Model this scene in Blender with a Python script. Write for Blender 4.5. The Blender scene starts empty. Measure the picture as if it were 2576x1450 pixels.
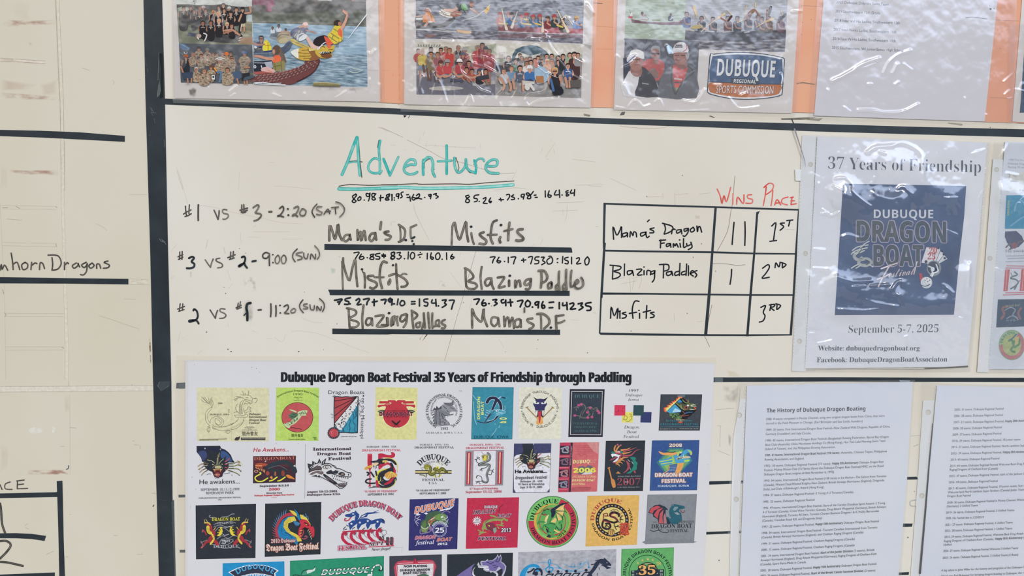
import bpy, math, random
import numpy as np
from mathutils import Vector, noise

SC = bpy.context.scene
COL = SC.collection

# ------------------------------------------------------------------ camera
# focal length in pixels of the 2576 x 1450 frame and the board's two axes as seen by the
# camera (x right, y down, z forward), found from the vanishing points of the tape lines
FW, FH, FP = 2576, 1450, 1690.0
AX = Vector((15150.0, 115.0, FP)).normalized()
AD = Vector((-313.0, 16400.0, FP)); AD = (AD - AX * AD.dot(AX)).normalized()
AN = AX.cross(AD).normalized()
def cam2world(v):
    return Vector((AX.dot(v), AN.dot(v), -AD.dot(v)))
DIST = 0.87
_w = cam2world(Vector((0, 0, 1)))
CAM = Vector((0, 0, 1.5)) - _w * (DIST / _w.y)
def P(px, py, h=0.0):
    """the point of the board's face (lifted h metres off it) that shows at a place of the photograph"""
    w = cam2world(Vector(((px - FW / 2) / FP, (py - FH / 2) / FP, 1.0)))
    return CAM + w * ((-h - CAM.y) / w.y)
cd = bpy.data.cameras.new('camera'); co = bpy.data.objects.new('camera', cd); COL.objects.link(co)
cd.sensor_width = 36.0; cd.lens = 36.0 * FP / FW; cd.clip_start = 0.02; cd.clip_end = 60
from mathutils import Matrix
rx, ry, rz = cam2world(Vector((1, 0, 0))), cam2world(Vector((0, -1, 0))), cam2world(Vector((0, 0, -1)))
co.matrix_world = Matrix(((rx.x, ry.x, rz.x, CAM.x), (rx.y, ry.y, rz.y, CAM.y), (rx.z, ry.z, rz.z, CAM.z), (0, 0, 0, 1)))
SC.camera = co

# ------------------------------------------------------------------ daylight and exposure
vs = SC.view_settings
vs.view_transform = 'Standard'; vs.look = 'None'; vs.gamma = 1.0; vs.exposure = EXPO = 0.0
vs.use_curve_mapping = False
W = bpy.data.worlds.new('daylight'); SC.world = W; W.use_nodes = True
wn, wl = W.node_tree.nodes, W.node_tree.links
wn.clear()
wo = wn.new('ShaderNodeOutputWorld'); bg = wn.new('ShaderNodeBackground')
tc = wn.new('ShaderNodeTexCoord'); sx = wn.new('ShaderNodeSeparateXYZ')
el = wn.new('ShaderNodeValToRGB'); az = wn.new('ShaderNodeValToRGB'); mp = wn.new('ShaderNodeMapRange'); mx = wn.new('ShaderNodeMix')
mp2 = wn.new('ShaderNodeMapRange')
wl.new(tc.outputs['Generated'], sx.inputs[0])
for m_, o_ in ((mp, 'Z'), (mp2, 'X')):
    m_.inputs['From Min'].default_value = -1; m_.inputs['From Max'].default_value = 1
    wl.new(sx.outputs[o_], m_.inputs['Value'])
e = el.color_ramp.elements
e[0].position = 0.0; e[0].color = (.20, .20, .21, 1)
e[1].position = .47; e[1].color = (.22, .22, .22, 1)
for p_, c_ in ((.52, (.26, .28, .29, 1)), (.61, (.34, .38, .42, 1)), (.66, (3.9, 3.95, 4.2, 1)), (.77, (4.5, 4.4, 4.5, 1)), (.84, (.55, .54, .52, 1)), (1.0, (.5, .49, .47, 1))):     # dark ground, bright sky band, an unseen dim roof added for brighter plastic glints
    k = e.new(p_); k.color = c_
# open bluish sky to the right, warmer shaded ground to the left
a = az.color_ramp.elements
a[0].position = .30; a[0].color = (1.0, .93, .80, 1)
a[1].position = .85; a[1].color = (1.15, 1.35, 1.7, 1)
wl.new(mp.outputs[0], el.inputs[0]); wl.new(mp2.outputs[0], az.inputs[0])
mx.data_type = 'RGBA'; mx.blend_type = 'MULTIPLY'; mx.inputs[0].default_value = 1.0
wl.new(el.outputs[0], mx.inputs[6]); wl.new(az.outputs[0], mx.inputs[7])
wl.new(mx.outputs[2], bg.inputs[0]); bg.inputs[1].default_value = WORLD = .455
wl.new(bg.outputs[0], wo.inputs[0])

# the sun behind thin cloud, high in front of the board
sd = bpy.data.lights.new('hazy_sun', 'SUN'); sd.energy = .9; sd.angle = math.radians(20); sd.color = (1.0, .99, 1.0)
so = bpy.data.objects.new('hazy_sun', sd); COL.objects.link(so); so.location = (1, -3, 4)
so.rotation_euler = Vector((-.30, .80, -.62)).to_track_quat('-Z', 'Y').to_euler()

# ------------------------------------------------------------------ materials
LIT = 0.80      # how bright white comes out under this daylight
_m = {}; SOFT = set()
def lin(c):
    c /= 255.0
    return c / 12.92 if c <= .04045 else ((c + .055) / 1.055) ** 2.4
def hexc(s):
    s = s.lstrip('#')
    if len(s) == 3: s = ''.join(c * 2 for c in s)
    return [min(.93, lin(int(s[i:i + 2], 16)) / LIT) for i in (0, 2, 4)] + [1]
def new_mat(name):
    m = bpy.data.materials.new(name); m.use_nodes = True
    return m, m.node_tree.nodes, m.node_tree.links, m.node_tree.nodes['Principled BSDF']
def ink(s, rough=.55, spec=.12):
    """flat printed or painted colour, with a whisper of procedural grain"""
    if not isinstance(s, str): return s
    key = (s, rough, spec)
    if key in _m: return _m[key]
    m, n, l, b = new_mat('ink_' + s)
    c = hexc(s)
    t = n.new('ShaderNodeTexNoise'); t.inputs['Scale'].default_value = 260; t.inputs['Detail'].default_value = 2
    r = n.new('ShaderNodeValToRGB')
    r.color_ramp.elements[0].color = [x * .93 for x in c[:3]] + [1]; r.color_ramp.elements[0].position = .35
    r.color_ramp.elements[1].color = [min(.95, x * 1.05) for x in c[:3]] + [1]; r.color_ramp.elements[1].position = .65
    g = n.new('ShaderNodeTexCoord'); l.new(g.outputs['Object'], t.inputs['Vector'])
    l.new(t.outputs['Fac'], r.inputs[0]); l.new(r.outputs[0], b.inputs['Base Color'])
    b.inputs['Roughness'].default_value = rough; b.inputs['Specular IOR Level'].default_value = spec
    _m[key] = m
    return m
def mottled(name, stops, scale, stretch=(1, 1, 1), rough=.55, spec=.12, detail=5, bump=0, rot=0):
    """noise through a colour ramp: water, grass, camouflage, board paint"""
    if name in _m: return _m[name]
    m, n, l, b = new_mat(name)
    g = n.new('ShaderNodeTexCoord'); mp_ = n.new('ShaderNodeMapping'); mp_.inputs['Scale'].default_value = stretch
    mp_.inputs['Rotation'].default_value = (0, rot, 0)
    t = n.new('ShaderNodeTexNoise'); t.inputs['Scale'].default_value = scale; t.inputs['Detail'].default_value = detail
    r = n.new('ShaderNodeValToRGB')
    l.new(g.outputs['Object'], mp_.inputs[0]); l.new(mp_.outputs[0], t.inputs['Vector']); l.new(t.outputs['Fac'], r.inputs[0])
    es = r.color_ramp.elements
    while len(es) < len(stops): es.new(.5)
    for e_, (p_, c_) in zip(es, stops):
        e_.position = p_; e_.color = hexc(c_)
    l.new(r.outputs[0], b.inputs['Base Color'])
    b.inputs['Roughness'].default_value = rough; b.inputs['Specular IOR Level'].default_value = spec
    if bump:
        bp = n.new('ShaderNodeBump'); bp.inputs['Strength'].default_value = bump; bp.inputs['Distance'].default_value = .0004
        l.new(t.outputs['Fac'], bp.inputs['Height']); l.new(bp.outputs[0], b.inputs['Normal'])
    _m[name] = m
    return m
def stain(name, col, lo=.45, hi=.7, scale=40, stretch=(1, 1, 1), most=.7):
    """a dirt or ink mark that lets the surface show through where the noise is low"""
    if name in _m: return _m[name]
    m, n, l, b = new_mat(name)
    b.inputs['Base Color'].default_value = hexc(col); b.inputs['Roughness'].default_value = .6; b.inputs['Specular IOR Level'].default_value = .1
    g = n.new('ShaderNodeTexCoord'); mp_ = n.new('ShaderNodeMapping'); mp_.inputs['Scale'].default_value = stretch
    t = n.new('ShaderNodeTexNoise'); t.inputs['Scale'].default_value = scale; t.inputs['Detail'].default_value = 6
    r = n.new('ShaderNodeMapRange'); r.inputs['From Min'].default_value = lo; r.inputs['From Max'].default_value = hi; r.inputs['To Max'].default_value = most
    l.new(g.outputs['Object'], mp_.inputs[0]); l.new(mp_.outputs[0], t.inputs['Vector']); l.new(t.outputs['Fac'], r.inputs['Value'])
    at = n.new('ShaderNodeAttribute'); at.attribute_name = 'fade'; mu = n.new('ShaderNodeMath'); mu.operation = 'MULTIPLY'   # soft towards the mark's own rim
    l.new(r.outputs[0], mu.inputs[0]); l.new(at.outputs['Fac'], mu.inputs[1]); l.new(mu.outputs[0], b.inputs['Alpha'])
    SOFT.add(m.name); _m[name] = m
    return m
def film(name, tint=(1, 1, 1), milk=.05, rough=.10, gloss=1.0, ior=1.45):
    """thin clear plastic: see-through, with a glossy film on top and a slight haze"""
    if name in _m: return _m[name]
    m = bpy.data.materials.new(name); m.use_nodes = True
    n, l = m.node_tree.nodes, m.node_tree.links; n.clear()
    o = n.new('ShaderNodeOutputMaterial'); tr = n.new('ShaderNodeBsdfTransparent'); gl = n.new('ShaderNodeBsdfGlossy'); df = n.new('ShaderNodeBsdfDiffuse')
    m1 = n.new('ShaderNodeMixShader'); m2 = n.new('ShaderNodeMixShader'); fr = n.new('ShaderNodeFresnel'); mu = n.new('ShaderNodeMath')
    tr.inputs[0].default_value = (*tint, 1); gl.inputs['Color'].default_value = (1, 1, 1, 1); gl.inputs['Roughness'].default_value = rough
    df.inputs[0].default_value = (.93, .95, .97, 1)
    # seen from behind (light on its way out) the film must reflect as little as from the front
    ge = n.new('ShaderNodeNewGeometry'); mr = n.new('ShaderNodeMapRange')
    mr.inputs['To Min'].default_value = ior; mr.inputs['To Max'].default_value = 1 / ior
    l.new(ge.outputs['Backfacing'], mr.inputs['Value']); l.new(mr.outputs[0], fr.inputs[0])
    mu.operation = 'MULTIPLY'; mu.inputs[1].default_value = gloss
    l.new(fr.outputs[0], mu.inputs[0])
    m1.inputs[0].default_value = milk
    l.new(tr.outputs[0], m1.inputs[1]); l.new(df.outputs[0], m1.inputs[2])
    l.new(mu.outputs[0], m2.inputs[0]); l.new(m1.outputs[0], m2.inputs[1]); l.new(gl.outputs[0], m2.inputs[2])
    l.new(m2.outputs[0], o.inputs[0])
    _m[name] = m
    return m

# ------------------------------------------------------------------ things and parts
def thing(name, label, cat, px, py, h=0.0, group=None, kind=None):
    o = bpy.data.objects.new(name, None); COL.objects.link(o)
    o.empty_display_size = .02
    o.location = P(px, py, h); o['label'] = label; o['category'] = cat
    if group: o['group'] = group
    if kind: o['kind'] = kind
    return o
def base_of(o):
    v = Vector((0, 0, 0))
    while o is not None: v += o.location; o = o.parent
    return v
STEP = 6e-6
def cat_rom(p, k=5):
    if len(p) < 3: return p
    q = []
    closed = False
    for i in range(len(p) - 1):
        a_, b_, c_, d_ = p[max(i - 1, 0)], p[i], p[i + 1], p[min(i + 2, len(p) - 1)]
        for j in range(k):
            t = j / k
            q.append(tuple(.5 * ((2 * b_[m_]) + (c_[m_] - a_[m_]) * t + (2 * a_[m_] - 5 * b_[m_] + 4 * c_[m_] - d_[m_]) * t * t + (3 * b_[m_] - a_[m_] - 3 * c_[m_] + d_[m_]) * t ** 3) for m_ in (0, 1)))
    q.append(p[-1])
    return q
def pts(s):
    """'x y x y' -> [(x, y), ...]"""
    if not isinstance(s, str): return list(s)
    a_ = [float(x) for x in s.replace(',', ' ').split()]
    return list(zip(a_[0::2], a_[1::2]))
class Part:
    """collects flat shapes, drawn in the pixel frame of a zoomed crop of the photograph, on the board's plane; .done() links them as ONE mesh"""
    def __init__(s, name, parent, h=.0005, fr=(0, 0, 1), label=None):
        s.name, s.parent, s.h, s.label = name, parent, h, label
        s.V, s.F, s.M, s.ms, s.mi = [], [], [], [], {}
        s.ox, s.oy, s.s = fr; s.fade = []; s.sub = None; s.TV, s.TF, s.TM = [], [], []
    def fr(s, ox, oy, k): s.ox, s.oy, s.s = ox, oy, k; return s
    def w(s, x, y, h=None): return P(s.ox + x / s.s, s.oy + y / s.s, s.h if h is None else h)
    def slot(s, c):
        m = ink(c)
        if m.name not in s.mi: s.mi[m.name] = len(s.ms); s.ms.append(m)
        return s.mi[m.name]
    def up(s, k=1): s.h += STEP * k; return s
    def raw(s, p, c, up=True):
        if up: s.up()
        if not isinstance(c, str) and c.name in SOFT and len(p) > 3:
            k = s.slot(c); n = len(p); cx = sum(q[0] for q in p) / n; cy = sum(q[1] for q in p) / n; i = len(s.V)
            s.V += [s.w(x, y) for x, y in p] + [s.w(cx + (x - cx) * .45, cy + (y - cy) * .45) for x, y in p]
            s.fade += [(i + n + j, 1.0) for j in range(n)]
            for j in range(n): s.F.append([i + j, i + (j + 1) % n, i + n + (j + 1) % n, i + n + j]); s.M.append(k)
            s.F.append([i + n + j for j in range(n)]); s.M.append(k)
            return s
        i = len(s.V); s.V += [s.w(x, y) for x, y in p]
        # keep the face turned to the viewer
        ar = sum(p[j - 1][0] * p[j][1] - p[j][0] * p[j - 1][1] for j in range(len(p)))
        f = list(range(i, i + len(p)))
        s.F.append(f if ar < 0 else f[::-1]); s.M.append(s.slot(c))
        return s
    def poly(s, p, c, smooth=0):
        p = pts(p)
        if smooth:
            q = [p[-1]] + p + [p[0], p[1]]
            p = cat_rom(q, smooth)[smooth:-smooth - 1]
        return s.raw(p, c)
    def rect(s, x0, y0, x1, y1, c): return s.raw([(x0, y0), (x1, y0), (x1, y1), (x0, y1)], c)
    def ell(s, cx, cy, rx_, ry_, c, rot=0, n=18, a0=0, a1=360):
        r = math.radians(rot); q = []
        k = n if a1 - a0 >= 360 else n + 1
        for i in range(k):
            t = math.radians(a0 + (a1 - a0) * i / n)
            x, y = rx_ * math.cos(t), ry_ * math.sin(t)
            q.append((cx + x * math.cos(r) - y * math.sin(r), cy + x * math.sin(r) + y * math.cos(r)))
        return s.raw(q, c)
    def line(s, p, wd, c, smooth=0, taper=None, cap=True, closed=False):
        """a ribbon of width wd along p; taper = (width at the start, width at the end)"""
        p = pts(p)
        if closed: p = p + [p[0]]
        if smooth: p = cat_rom(p, smooth)
        q = [p[0]]
        for a_ in p[1:]:
            if abs(a_[0] - q[-1][0]) + abs(a_[1] - q[-1][1]) > 1e-4: q.append(a_)
        p = q
        s.up()
        if len(p) == 1: p.append((p[0][0] + .01, p[0][1]))
        n = len(p); m = s.slot(c); L = []; R = []
        for i in range(n):
            a_, b_ = p[max(i - 1, 0)], p[min(i + 1, n - 1)]
            dx, dy = b_[0] - a_[0], b_[1] - a_[1]; d = math.hypot(dx, dy) or 1
            k = wd / 2 if not taper else (taper[0] + (taper[1] - taper[0]) * i / (n - 1)) / 2
            L.append((p[i][0] + dy / d * k, p[i][1] - dx / d * k)); R.append((p[i][0] - dy / d * k, p[i][1] + dx / d * k))
        i0 = len(s.V); s.V += [s.w(x, y) for x, y in L] + [s.w(x, y) for x, y in R]
        for i in range(n - 1):
            s.F.append([i0 + i, i0 + n + i, i0 + n + i + 1, i0 + i + 1]); s.M.append(m)
        if cap:
            for j, (e_, o_) in enumerate(((p[0], p[1]), (p[-1], p[-2]))):
                k = wd / 2 if not taper else taper[j] / 2
                if k < .3: continue
                t0 = math.atan2(e_[1] - o_[1], e_[0] - o_[0])
                s.raw([(e_[0] + k * math.cos(t0 + a_ * math.pi / 6 - math.pi / 2), e_[1] + k * math.sin(t0 + a_ * math.pi / 6 - math.pi / 2)) for a_ in range(7)], c, up=False)
        return s
    def lines(s, t, wd, c, smooth=5, **k):
        for q in t.split('|'):
            if q.strip(): s.line(q, wd, c, smooth, **k)
        return s
    def text(s, t, x0, y0, x1, y1, hgt, c, st='s', lean=0, up=None):
        """t set on the baseline (x0,y0)-(x1,y1), capitals hgt tall; lean = sideways run of the letters' tops"""
        g = setline(t, st)
        dx, dy = x1 - x0, y1 - y0
        ux, uy = up or (lean, -hgt)
        s.up(); m = s.slot(c); TV, TF, TM = (s.TV, s.TF, s.TM) if s.sub else (s.V, s.F, s.M)
        for V, F in g:
            i0 = len(TV)
            TV += [s.w(x0 + dx * u + ux * v, y0 + dy * u + uy * v) for u, v in V]
            for f in F: TF.append([i0 + i for i in f]); TM.append(m)
        return s
    def arc(s, t, cx, cy, r, a0, a1, hgt, c, st='s', inner=False, ry_=None):
        """t round a circle, from a0 to a1 degrees (0 = right, 90 = top); inner: tops towards the centre (bottom of a badge)"""
        g = setline(t, st)
        s.up(); m = s.slot(c); k = (ry_ or r) / r; TV, TF, TM = (s.TV, s.TF, s.TM) if s.sub else (s.V, s.F, s.M)
        for V, F in g:
            i0 = len(TV)
            for u, v in V:
                t_ = math.radians(a0 + (a1 - a0) * u); rr = r + (-hgt * v if inner else hgt * v)
                TV.append(s.w(cx + rr * math.cos(t_), cy - rr * k * math.sin(t_)))
            for f in F: TF.append([i0 + i for i in f]); TM.append(m)
        return s
    def slab(s, p, c, h0, h1):
        """a sheet or strip with real thickness: the outline p from height h0 up to h1"""
        p = pts(p); m = s.slot(c)
        ar = sum(p[j - 1][0] * p[j][1] - p[j][0] * p[j - 1][1] for j in range(len(p)))
        if ar > 0: p = p[::-1]
        n, i0 = len(p), len(s.V)
        s.V += [s.w(x, y, h1) for x, y in p] + [s.w(x, y, h0) for x, y in p]
        s.F.append([i0 + i for i in range(n)]); s.M.append(m)
        s.F.append([i0 + n + i for i in range(n)][::-1]); s.M.append(m)
        for i in range(n):
            j = (i + 1) % n
            s.F.append([i0 + i, i0 + n + i, i0 + n + j, i0 + j]); s.M.append(m)
        s.h = max(s.h, h1)
        return s
    def done(s, smooth=False):
        b = base_of(s.parent) if s.parent is not None else Vector((0, 0, 0))
        c0 = s.org if hasattr(s, 'org') else Vector((0, 0, 0))
        me = bpy.data.meshes.new(s.name)
        me.from_pydata([tuple(v - b - c0) for v in s.V], [], s.F)
        for m in s.ms: me.materials.append(m)
        me.polygons.foreach_set('material_index', s.M)
        if smooth: me.polygons.foreach_set('use_smooth', [True] * len(me.polygons))
        if s.fade:
            at = me.attributes.new('fade', 'FLOAT', 'POINT')
            for i, v in s.fade: at.data[i].value = v
        me.update()
        o = bpy.data.objects.new(s.name, me); COL.objects.link(o)
        o.location = c0
        if s.TV:
            ms = sorted(set(s.TM)); tm = bpy.data.meshes.new(s.sub); tm.from_pydata([tuple(v - b - c0) for v in s.TV], [], s.TF)
            for i in ms: tm.materials.append(s.ms[i])
            tm.polygons.foreach_set('material_index', [ms.index(i) for i in s.TM]); tm.update()
            q = bpy.data.objects.new(s.sub, tm); COL.objects.link(q); q.parent = o
        if s.parent is not None: o.parent = s.parent
        if s.label: o['label'] = s.label
        if s.name == 'wear_marks': o['kind'] = 'stuff'
        return o

# ------------------------------------------------------------------ lettering, from Blender's own built-in typeface
def _map(t, A, a_, d):
    r = ''
    for c in t:
        if 'A' <= c <= 'Z' and A: r += chr(A + ord(c) - 65)
        elif 'a' <= c <= 'z' and a_: r += 'ℎ' if (a_ == 0x1D44E and c == 'h') else chr(a_ + ord(c) - 97)
        elif c.isdigit() and d: r += chr(d + ord(c) - 48)
        else: r += c
    return r
STY = {  # letter, small letter, digit code points; outline growth
    's': (0, 0, 0, 0), 'sb': (0x1D5D4, 0x1D5EE, 0x1D7EC, 0), 'x': (0x1D5D4, 0x1D5EE, 0x1D7EC, .014), 
    'si': (0x1D608, 0x1D622, 0, 0), 'sbi': (0x1D63C, 0x1D656, 0x1D7EC, 0), 'r': (0x1D400, 0x1D41A, 0x1D7CE, -.015), 'rb': (0x1D400, 0x1D41A, 0x1D7CE, 0),
    'rx': (0x1D400, 0x1D41A, 0x1D7CE, .010), 'ri': (0x1D434, 0x1D44E, 0, 0), 'rbi': (0x1D468, 0x1D482, 0x1D7CE, 0), 'k': (0x1D56C, 0x1D586, 0x1D7CE, 0), 
    'c': (0x1D4D0, 0x1D4EA, 0, 0), 's2': (0, 0, 0, .012)}
GL = {}
def ensure(st, t):
    need = [c for c in dict.fromkeys(t) if (st, c) not in GL]
    if not need: return
    A, a_, d, off = STY[st]
    def sheet_of(rows):
        """one text object, a character to a line, lines far apart; returns the vertices and faces of each line"""
        cu = bpy.data.curves.new('glyphs', 'FONT'); cu.body = '\n'.join(rows + ['I', 'I']); cu.offset = off; cu.resolution_u = 3; cu.fill_mode = 'FRONT'; cu.space_line = 6
        o = bpy.data.objects.new('glyphs', cu); COL.objects.link(o)
        ev = o.evaluated_get(bpy.context.evaluated_depsgraph_get()); me = ev.to_mesh()
        co_ = [(v.co.x, v.co.y) for v in me.vertices]; fs = [list(p_.vertices) for p_ in me.polygons]
        ev.to_mesh_clear(); bpy.data.objects.remove(o); bpy.data.curves.remove(cu)
        LS = 6.0
        out = [([], [], {}) for _ in range(len(rows) + 2)]
        for f in fs:
            k = int((1.9 - co_[f[0]][1]) / LS); V, F, mp_ = out[k]; g = []
            for i in f:
                if i not in mp_: mp_[i] = len(V); V.append((co_[i][0], co_[i][1] + k * LS))
                g.append(mp_[i])
            F.append(g)
        return out
    m = [_map(c, A, a_, d) for c in need]
    one, two = sheet_of(m), sheet_of([x + 'I' for x in m])
    iR = max(v[0] for v in one[-1][0])
    for c, (V, F, _a), (V2, _b, _c) in zip(need, one, two):
        adv = max(v[0] for v in V2) - iR
        G = []
        for f in F:
            ar = sum(V[f[j - 1]][0] * V[f[j]][1] - V[f[j]][0] * V[f[j - 1]][1] for j in range(len(f)))
            G.append(f if ar > 0 else f[::-1])
        GL[(st, c)] = (V, G, adv)
def cap(st):
    ensure(st, 'E'); return max(v[1] for v in GL[(st, 'E')][0]) if STY[st][0] != 0x1D4D0 else .62 / .682 * max(v[1] for v in GL[(st, 'l')][0])
def setline(t, st):
    """glyph outlines of a line, x scaled so the line runs 0..1, y so a capital is 1 tall"""
    ensure(st, t + ('l' if st == 'c' else '')); CAPH = cap(st)
    x = 0; out = []; lo, hi = 1e9, -1e9
    for c in t:
        V, F, adv = GL[(st, c)]
        if V:
            q = [(x + v[0], v[1]) for v in V]
            lo = min(lo, min(v[0] for v in q)); hi = max(hi, max(v[0] for v in q)); out.append((q, F))
        x += adv
    w_ = max(hi - lo, 1e-6)
    return [([((a_ - lo) / w_, b_ / CAPH) for a_, b_ in V], F) for V, F in out]

# ------------------------------------------------------------------ clear sleeves with creases
def seg_dist(X, Y, p):
    d = np.full(X.shape, 1e9); 
    for (x0, y0), (x1, y1) in zip(p[:-1], p[1:]):
        vx, vy = x1 - x0, y1 - y0; L = vx * vx + vy * vy or 1e-9
        t = np.clip(((X - x0) * vx + (Y - y0) * vy) / L, 0, 1)
        d = np.minimum(d, np.hypot(X - x0 - t * vx, Y - y0 - t * vy))
    return d
def sleeve(name, parent, quad, h, mat, creases=(), amp=.0006, sc=.02, seed=0, step=5, label=None, edge=.0012):
    """a clear sheet over quad (TL TR BR BL, photograph pixels), h above the board, with soft waves and sharp creases
    creases: (points, width px, height m)"""
    (ax, ay), (bx, by), (cx, cy), (dx, dy) = quad
    nu = max(2, int(math.hypot(bx - ax, by - ay) / step)); nv = max(2, int(math.hypot(dx - ax, dy - ay) / step))
    u = np.linspace(0, 1, nu + 1)[None, :]; v = np.linspace(0, 1, nv + 1)[:, None]
    X = (1 - v) * ((1 - u) * ax + u * bx) + v * ((1 - u) * dx + u * cx)
    Y = (1 - v) * ((1 - u) * ay + u * by) + v * ((1 - u) * dy + u * cy)
    H = np.zeros(X.shape)
    for i in range(H.shape[0]):
        for j in range(H.shape[1]):
            q = Vector((X[i, j] * sc, Y[i, j] * sc * .8, seed * 7.3))
            H[i, j] = amp * (noise.noise(q) + .45 * noise.noise(q * 2.7) + .16 * noise.noise(q * 7.0))
    for p, wd, hh in creases:
        p = cat_rom(pts(p), 4); D = seg_dist(X, Y, p)
        H += 1.3 * hh * np.exp(-(D / wd) ** 2)
    rim = np.minimum(np.minimum(u, 1 - u) * nu, np.minimum(v, 1 - v) * nv) * step
    H *= np.clip(rim / 25, 0, 1)
    H = np.maximum(H, -.0006)
    b = base_of(parent)
    V = [tuple(P(X[i, j], Y[i, j], h + H[i, j]) - b) for i in range(nv + 1) for j in range(nu + 1)]
    F = [[i * (nu + 1) + j, (i + 1) * (nu + 1) + j, (i + 1) * (nu + 1) + j + 1, i * (nu + 1) + j + 1] for i in range(nv) for j in range(nu)]
    me = bpy.data.meshes.new(name); me.from_pydata(V, [], F); me.materials.append(mat)
    me.polygons.foreach_set('use_smooth', [True] * len(F)); me.update()
    o = bpy.data.objects.new(name, me); COL.objects.link(o); o.parent = parent
    if label: o['label'] = label
    return o
# ================================================================== the setting and the board
def box(name, x0, x1, y0, y1, z0, z1, m, parent=None):
    V = [(x, y, z) for z in (z0, z1) for y in (y0, y1) for x in (x0, x1)]
    F = [[0, 2, 3, 1], [4, 5, 7, 6], [0, 1, 5, 4], [2, 6, 7, 3], [0, 4, 6, 2], [1, 3, 7, 5]]
    me = bpy.data.meshes.new(name); me.from_pydata(V, [], F); me.materials.append(m); me.update()
    o = bpy.data.objects.new(name, me); COL.objects.link(o)
    if parent is not None: o.parent = parent; o.location = -parent.location
    return o
o = box('ground', -6, 6, -6, 1.2, -.06, 0, mottled('pavement', ((.3, '8a8883'), (.7, '9c9a95')), 9, rough=.9)); o['kind'] = 'structure'

o = box('wall_back', -6, 6, .02, .14, 0, 3.2, mottled('shed_wall', ((.3, 'b9b4a8'), (.7, 'c4bfb3')), 4, rough=.9)); o['kind'] = 'structure'
board = bpy.data.objects.new('whiteboard', None); COL.objects.link(board); board.location = (0, 0, 0)
board['label'] = 'large cream painted whiteboard covered with race results, tape and posters'; board['category'] = 'whiteboard'
PAINT = mottled('cream_board_paint', ((.25, 'ccc5b3'), (.45, 'd8d1c1'), (.6, 'dbd6c9'), (.8, 'd6d4c9')), 3.2, stretch=(1, 1, .7), rough=.42, spec=.22, detail=8)
# the dimmer, yellower light on the left panel is put into its paint colour
DIM_CREAM = mottled('dim_light_board_paint', ((.25, 'c2b9a2'), (.45, 'cfc7b2'), (.6, 'd3ccb9'), (.8, 'cdc9b8')), 3.2, stretch=(1, 1, .7), rough=.42, spec=.22, detail=8)
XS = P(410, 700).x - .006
box('board_panel', -1.75, XS, 0, .018, 0, 2.5, DIM_CREAM, board); box('board_panel', XS, 2.0, 0, .018, 0, 2.5, PAINT, board)

GHOST = 'cfc6b4'
wear = Part('wear_marks', board, .00002, label='faded red smears and old tape outlines at the upper left')
PINK = stain('faded_red_smear', 'a8705f', .40, .72, 60, (1, 1, 3), .62)
PINK2 = stain('faint_pink_cloud', 'c09a8c', .38, .75, 14, (1, 1, 1), .28)
GREY = stain('grey_smudge', '6b665c', .42, .8, 50, (1, 1, 1), .5)
RUST = stain('rust_fleck', '6a4a24', .40, .62, 160, (1, 1, 1), .95)
wear.fr(0, 0, 3.021)
for q, m in (('0 20 250 0 418 40 425 150 200 190 0 140', PINK2), ('60 150 420 152 425 185 60 205 0 190', PINK), ('0 441 345 462 340 490 0 470', PINK), ('0 700 240 716 430 735 430 765 180 760 0 745', PINK),
             ('300 640 440 600 440 720 320 740', PINK2), ('0 600 300 640 200 690 0 690', PINK2), ('60 1292 460 1292 460 1335 190 1330 60 1310', PINK), ('0 1240 60 1280 60 1440 0 1440', PINK2), ('215 320 245 325 240 350 222 345', GREY)):
    wear.poly(q, m)
BRN = 'b0a492'
for q in ('0 441 345 463|0 470 90 470|90 452 340 486|445 540 450 600|440 600 455 640|450 700 460 780|420 0 428 150|455 760 462 1000|478 760 486 1000|420 0 452 760', '470 1060 460 1180|462 1180 478 1450|488 1080 490 1450|1345 1300 1390 1440|625 516 680 535|1058 604 1068 608|855 610 870 625 858 640'):
    wear.lines(q, 2.2, BRN, 0)
wear.lines('105 455 340 475|130 460 330 478', 12, 'd9cfbe', 0)
for q in ('438 0 470 760 480 1450',): wear.line(q, 20, 'd6cdba')
wear.lines('425 0 455 760 465 1450|448 0 482 760 492 1450', 1.6, 'b9ad99', 0)
wear.done(); wear = Part('wear_marks', board, .00002, label='old tape outlines and scratches by the words horn Dragons'); wear.fr(0, 480, 3.021)
wear.line('474 0 490 600 497 760 510 1250 506 1440', 20, 'd6cfbd')
wear.lines('464 0 478 560 484 760 495 1240 492 1440|486 0 502 560 512 900 521 1250 518 1440|0 90 20 500 36 760 40 1100 45 1440', 1.6, 'b7ac99', 0)
for y0, y1, x0, x1 in ((112, 120, 8, 432), (138, 144, 8, 430), (394, 402, 18, 430), (418, 427, 18, 428), (932, 936, 35, 488), (958, 958, 35, 480), (1188, 1188, 42, 484), (1214, 1212, 42, 480), (30, 30, 985, 1120)):
    wear.line([(x0, y0), (x1, y1)], 1.9, 'b2a99b')
wear.lines('20 128 60 130|120 120 150 135|425 122 434 130|425 405 428 425|36 930 48 945 36 958|470 1190 486 1200|20 750 28 785 24 765', 3, '8a7d6d', 0)
wear.rect(985, 672, 1125, 712, 'd3ccb8'); wear.lines('985 672 1125 676|1000 690 1080 684|990 712 1125 712|1040 700 1075 706|730 250 780 275 815 303|750 950 850 980 960 1020 1055 1050 1055 1065|945 822 1030 826|50 215 165 224', 2, 'b3a795', 0)
wear.poly('1130 1120 1145 1120 1150 1345 1142 1340', RUST); wear.lines('1148 1225 1150 1340 1146 1290 1144 1240', 5, RUST, 0)
wear.done(); wear = Part('wear_marks', board, .00002, label='old tape outlines at the lower left'); wear.fr(0, 960, 2.959)
wear.poly('0 36 1140 30 1140 72 0 80', 'd6cfbe')
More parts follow.
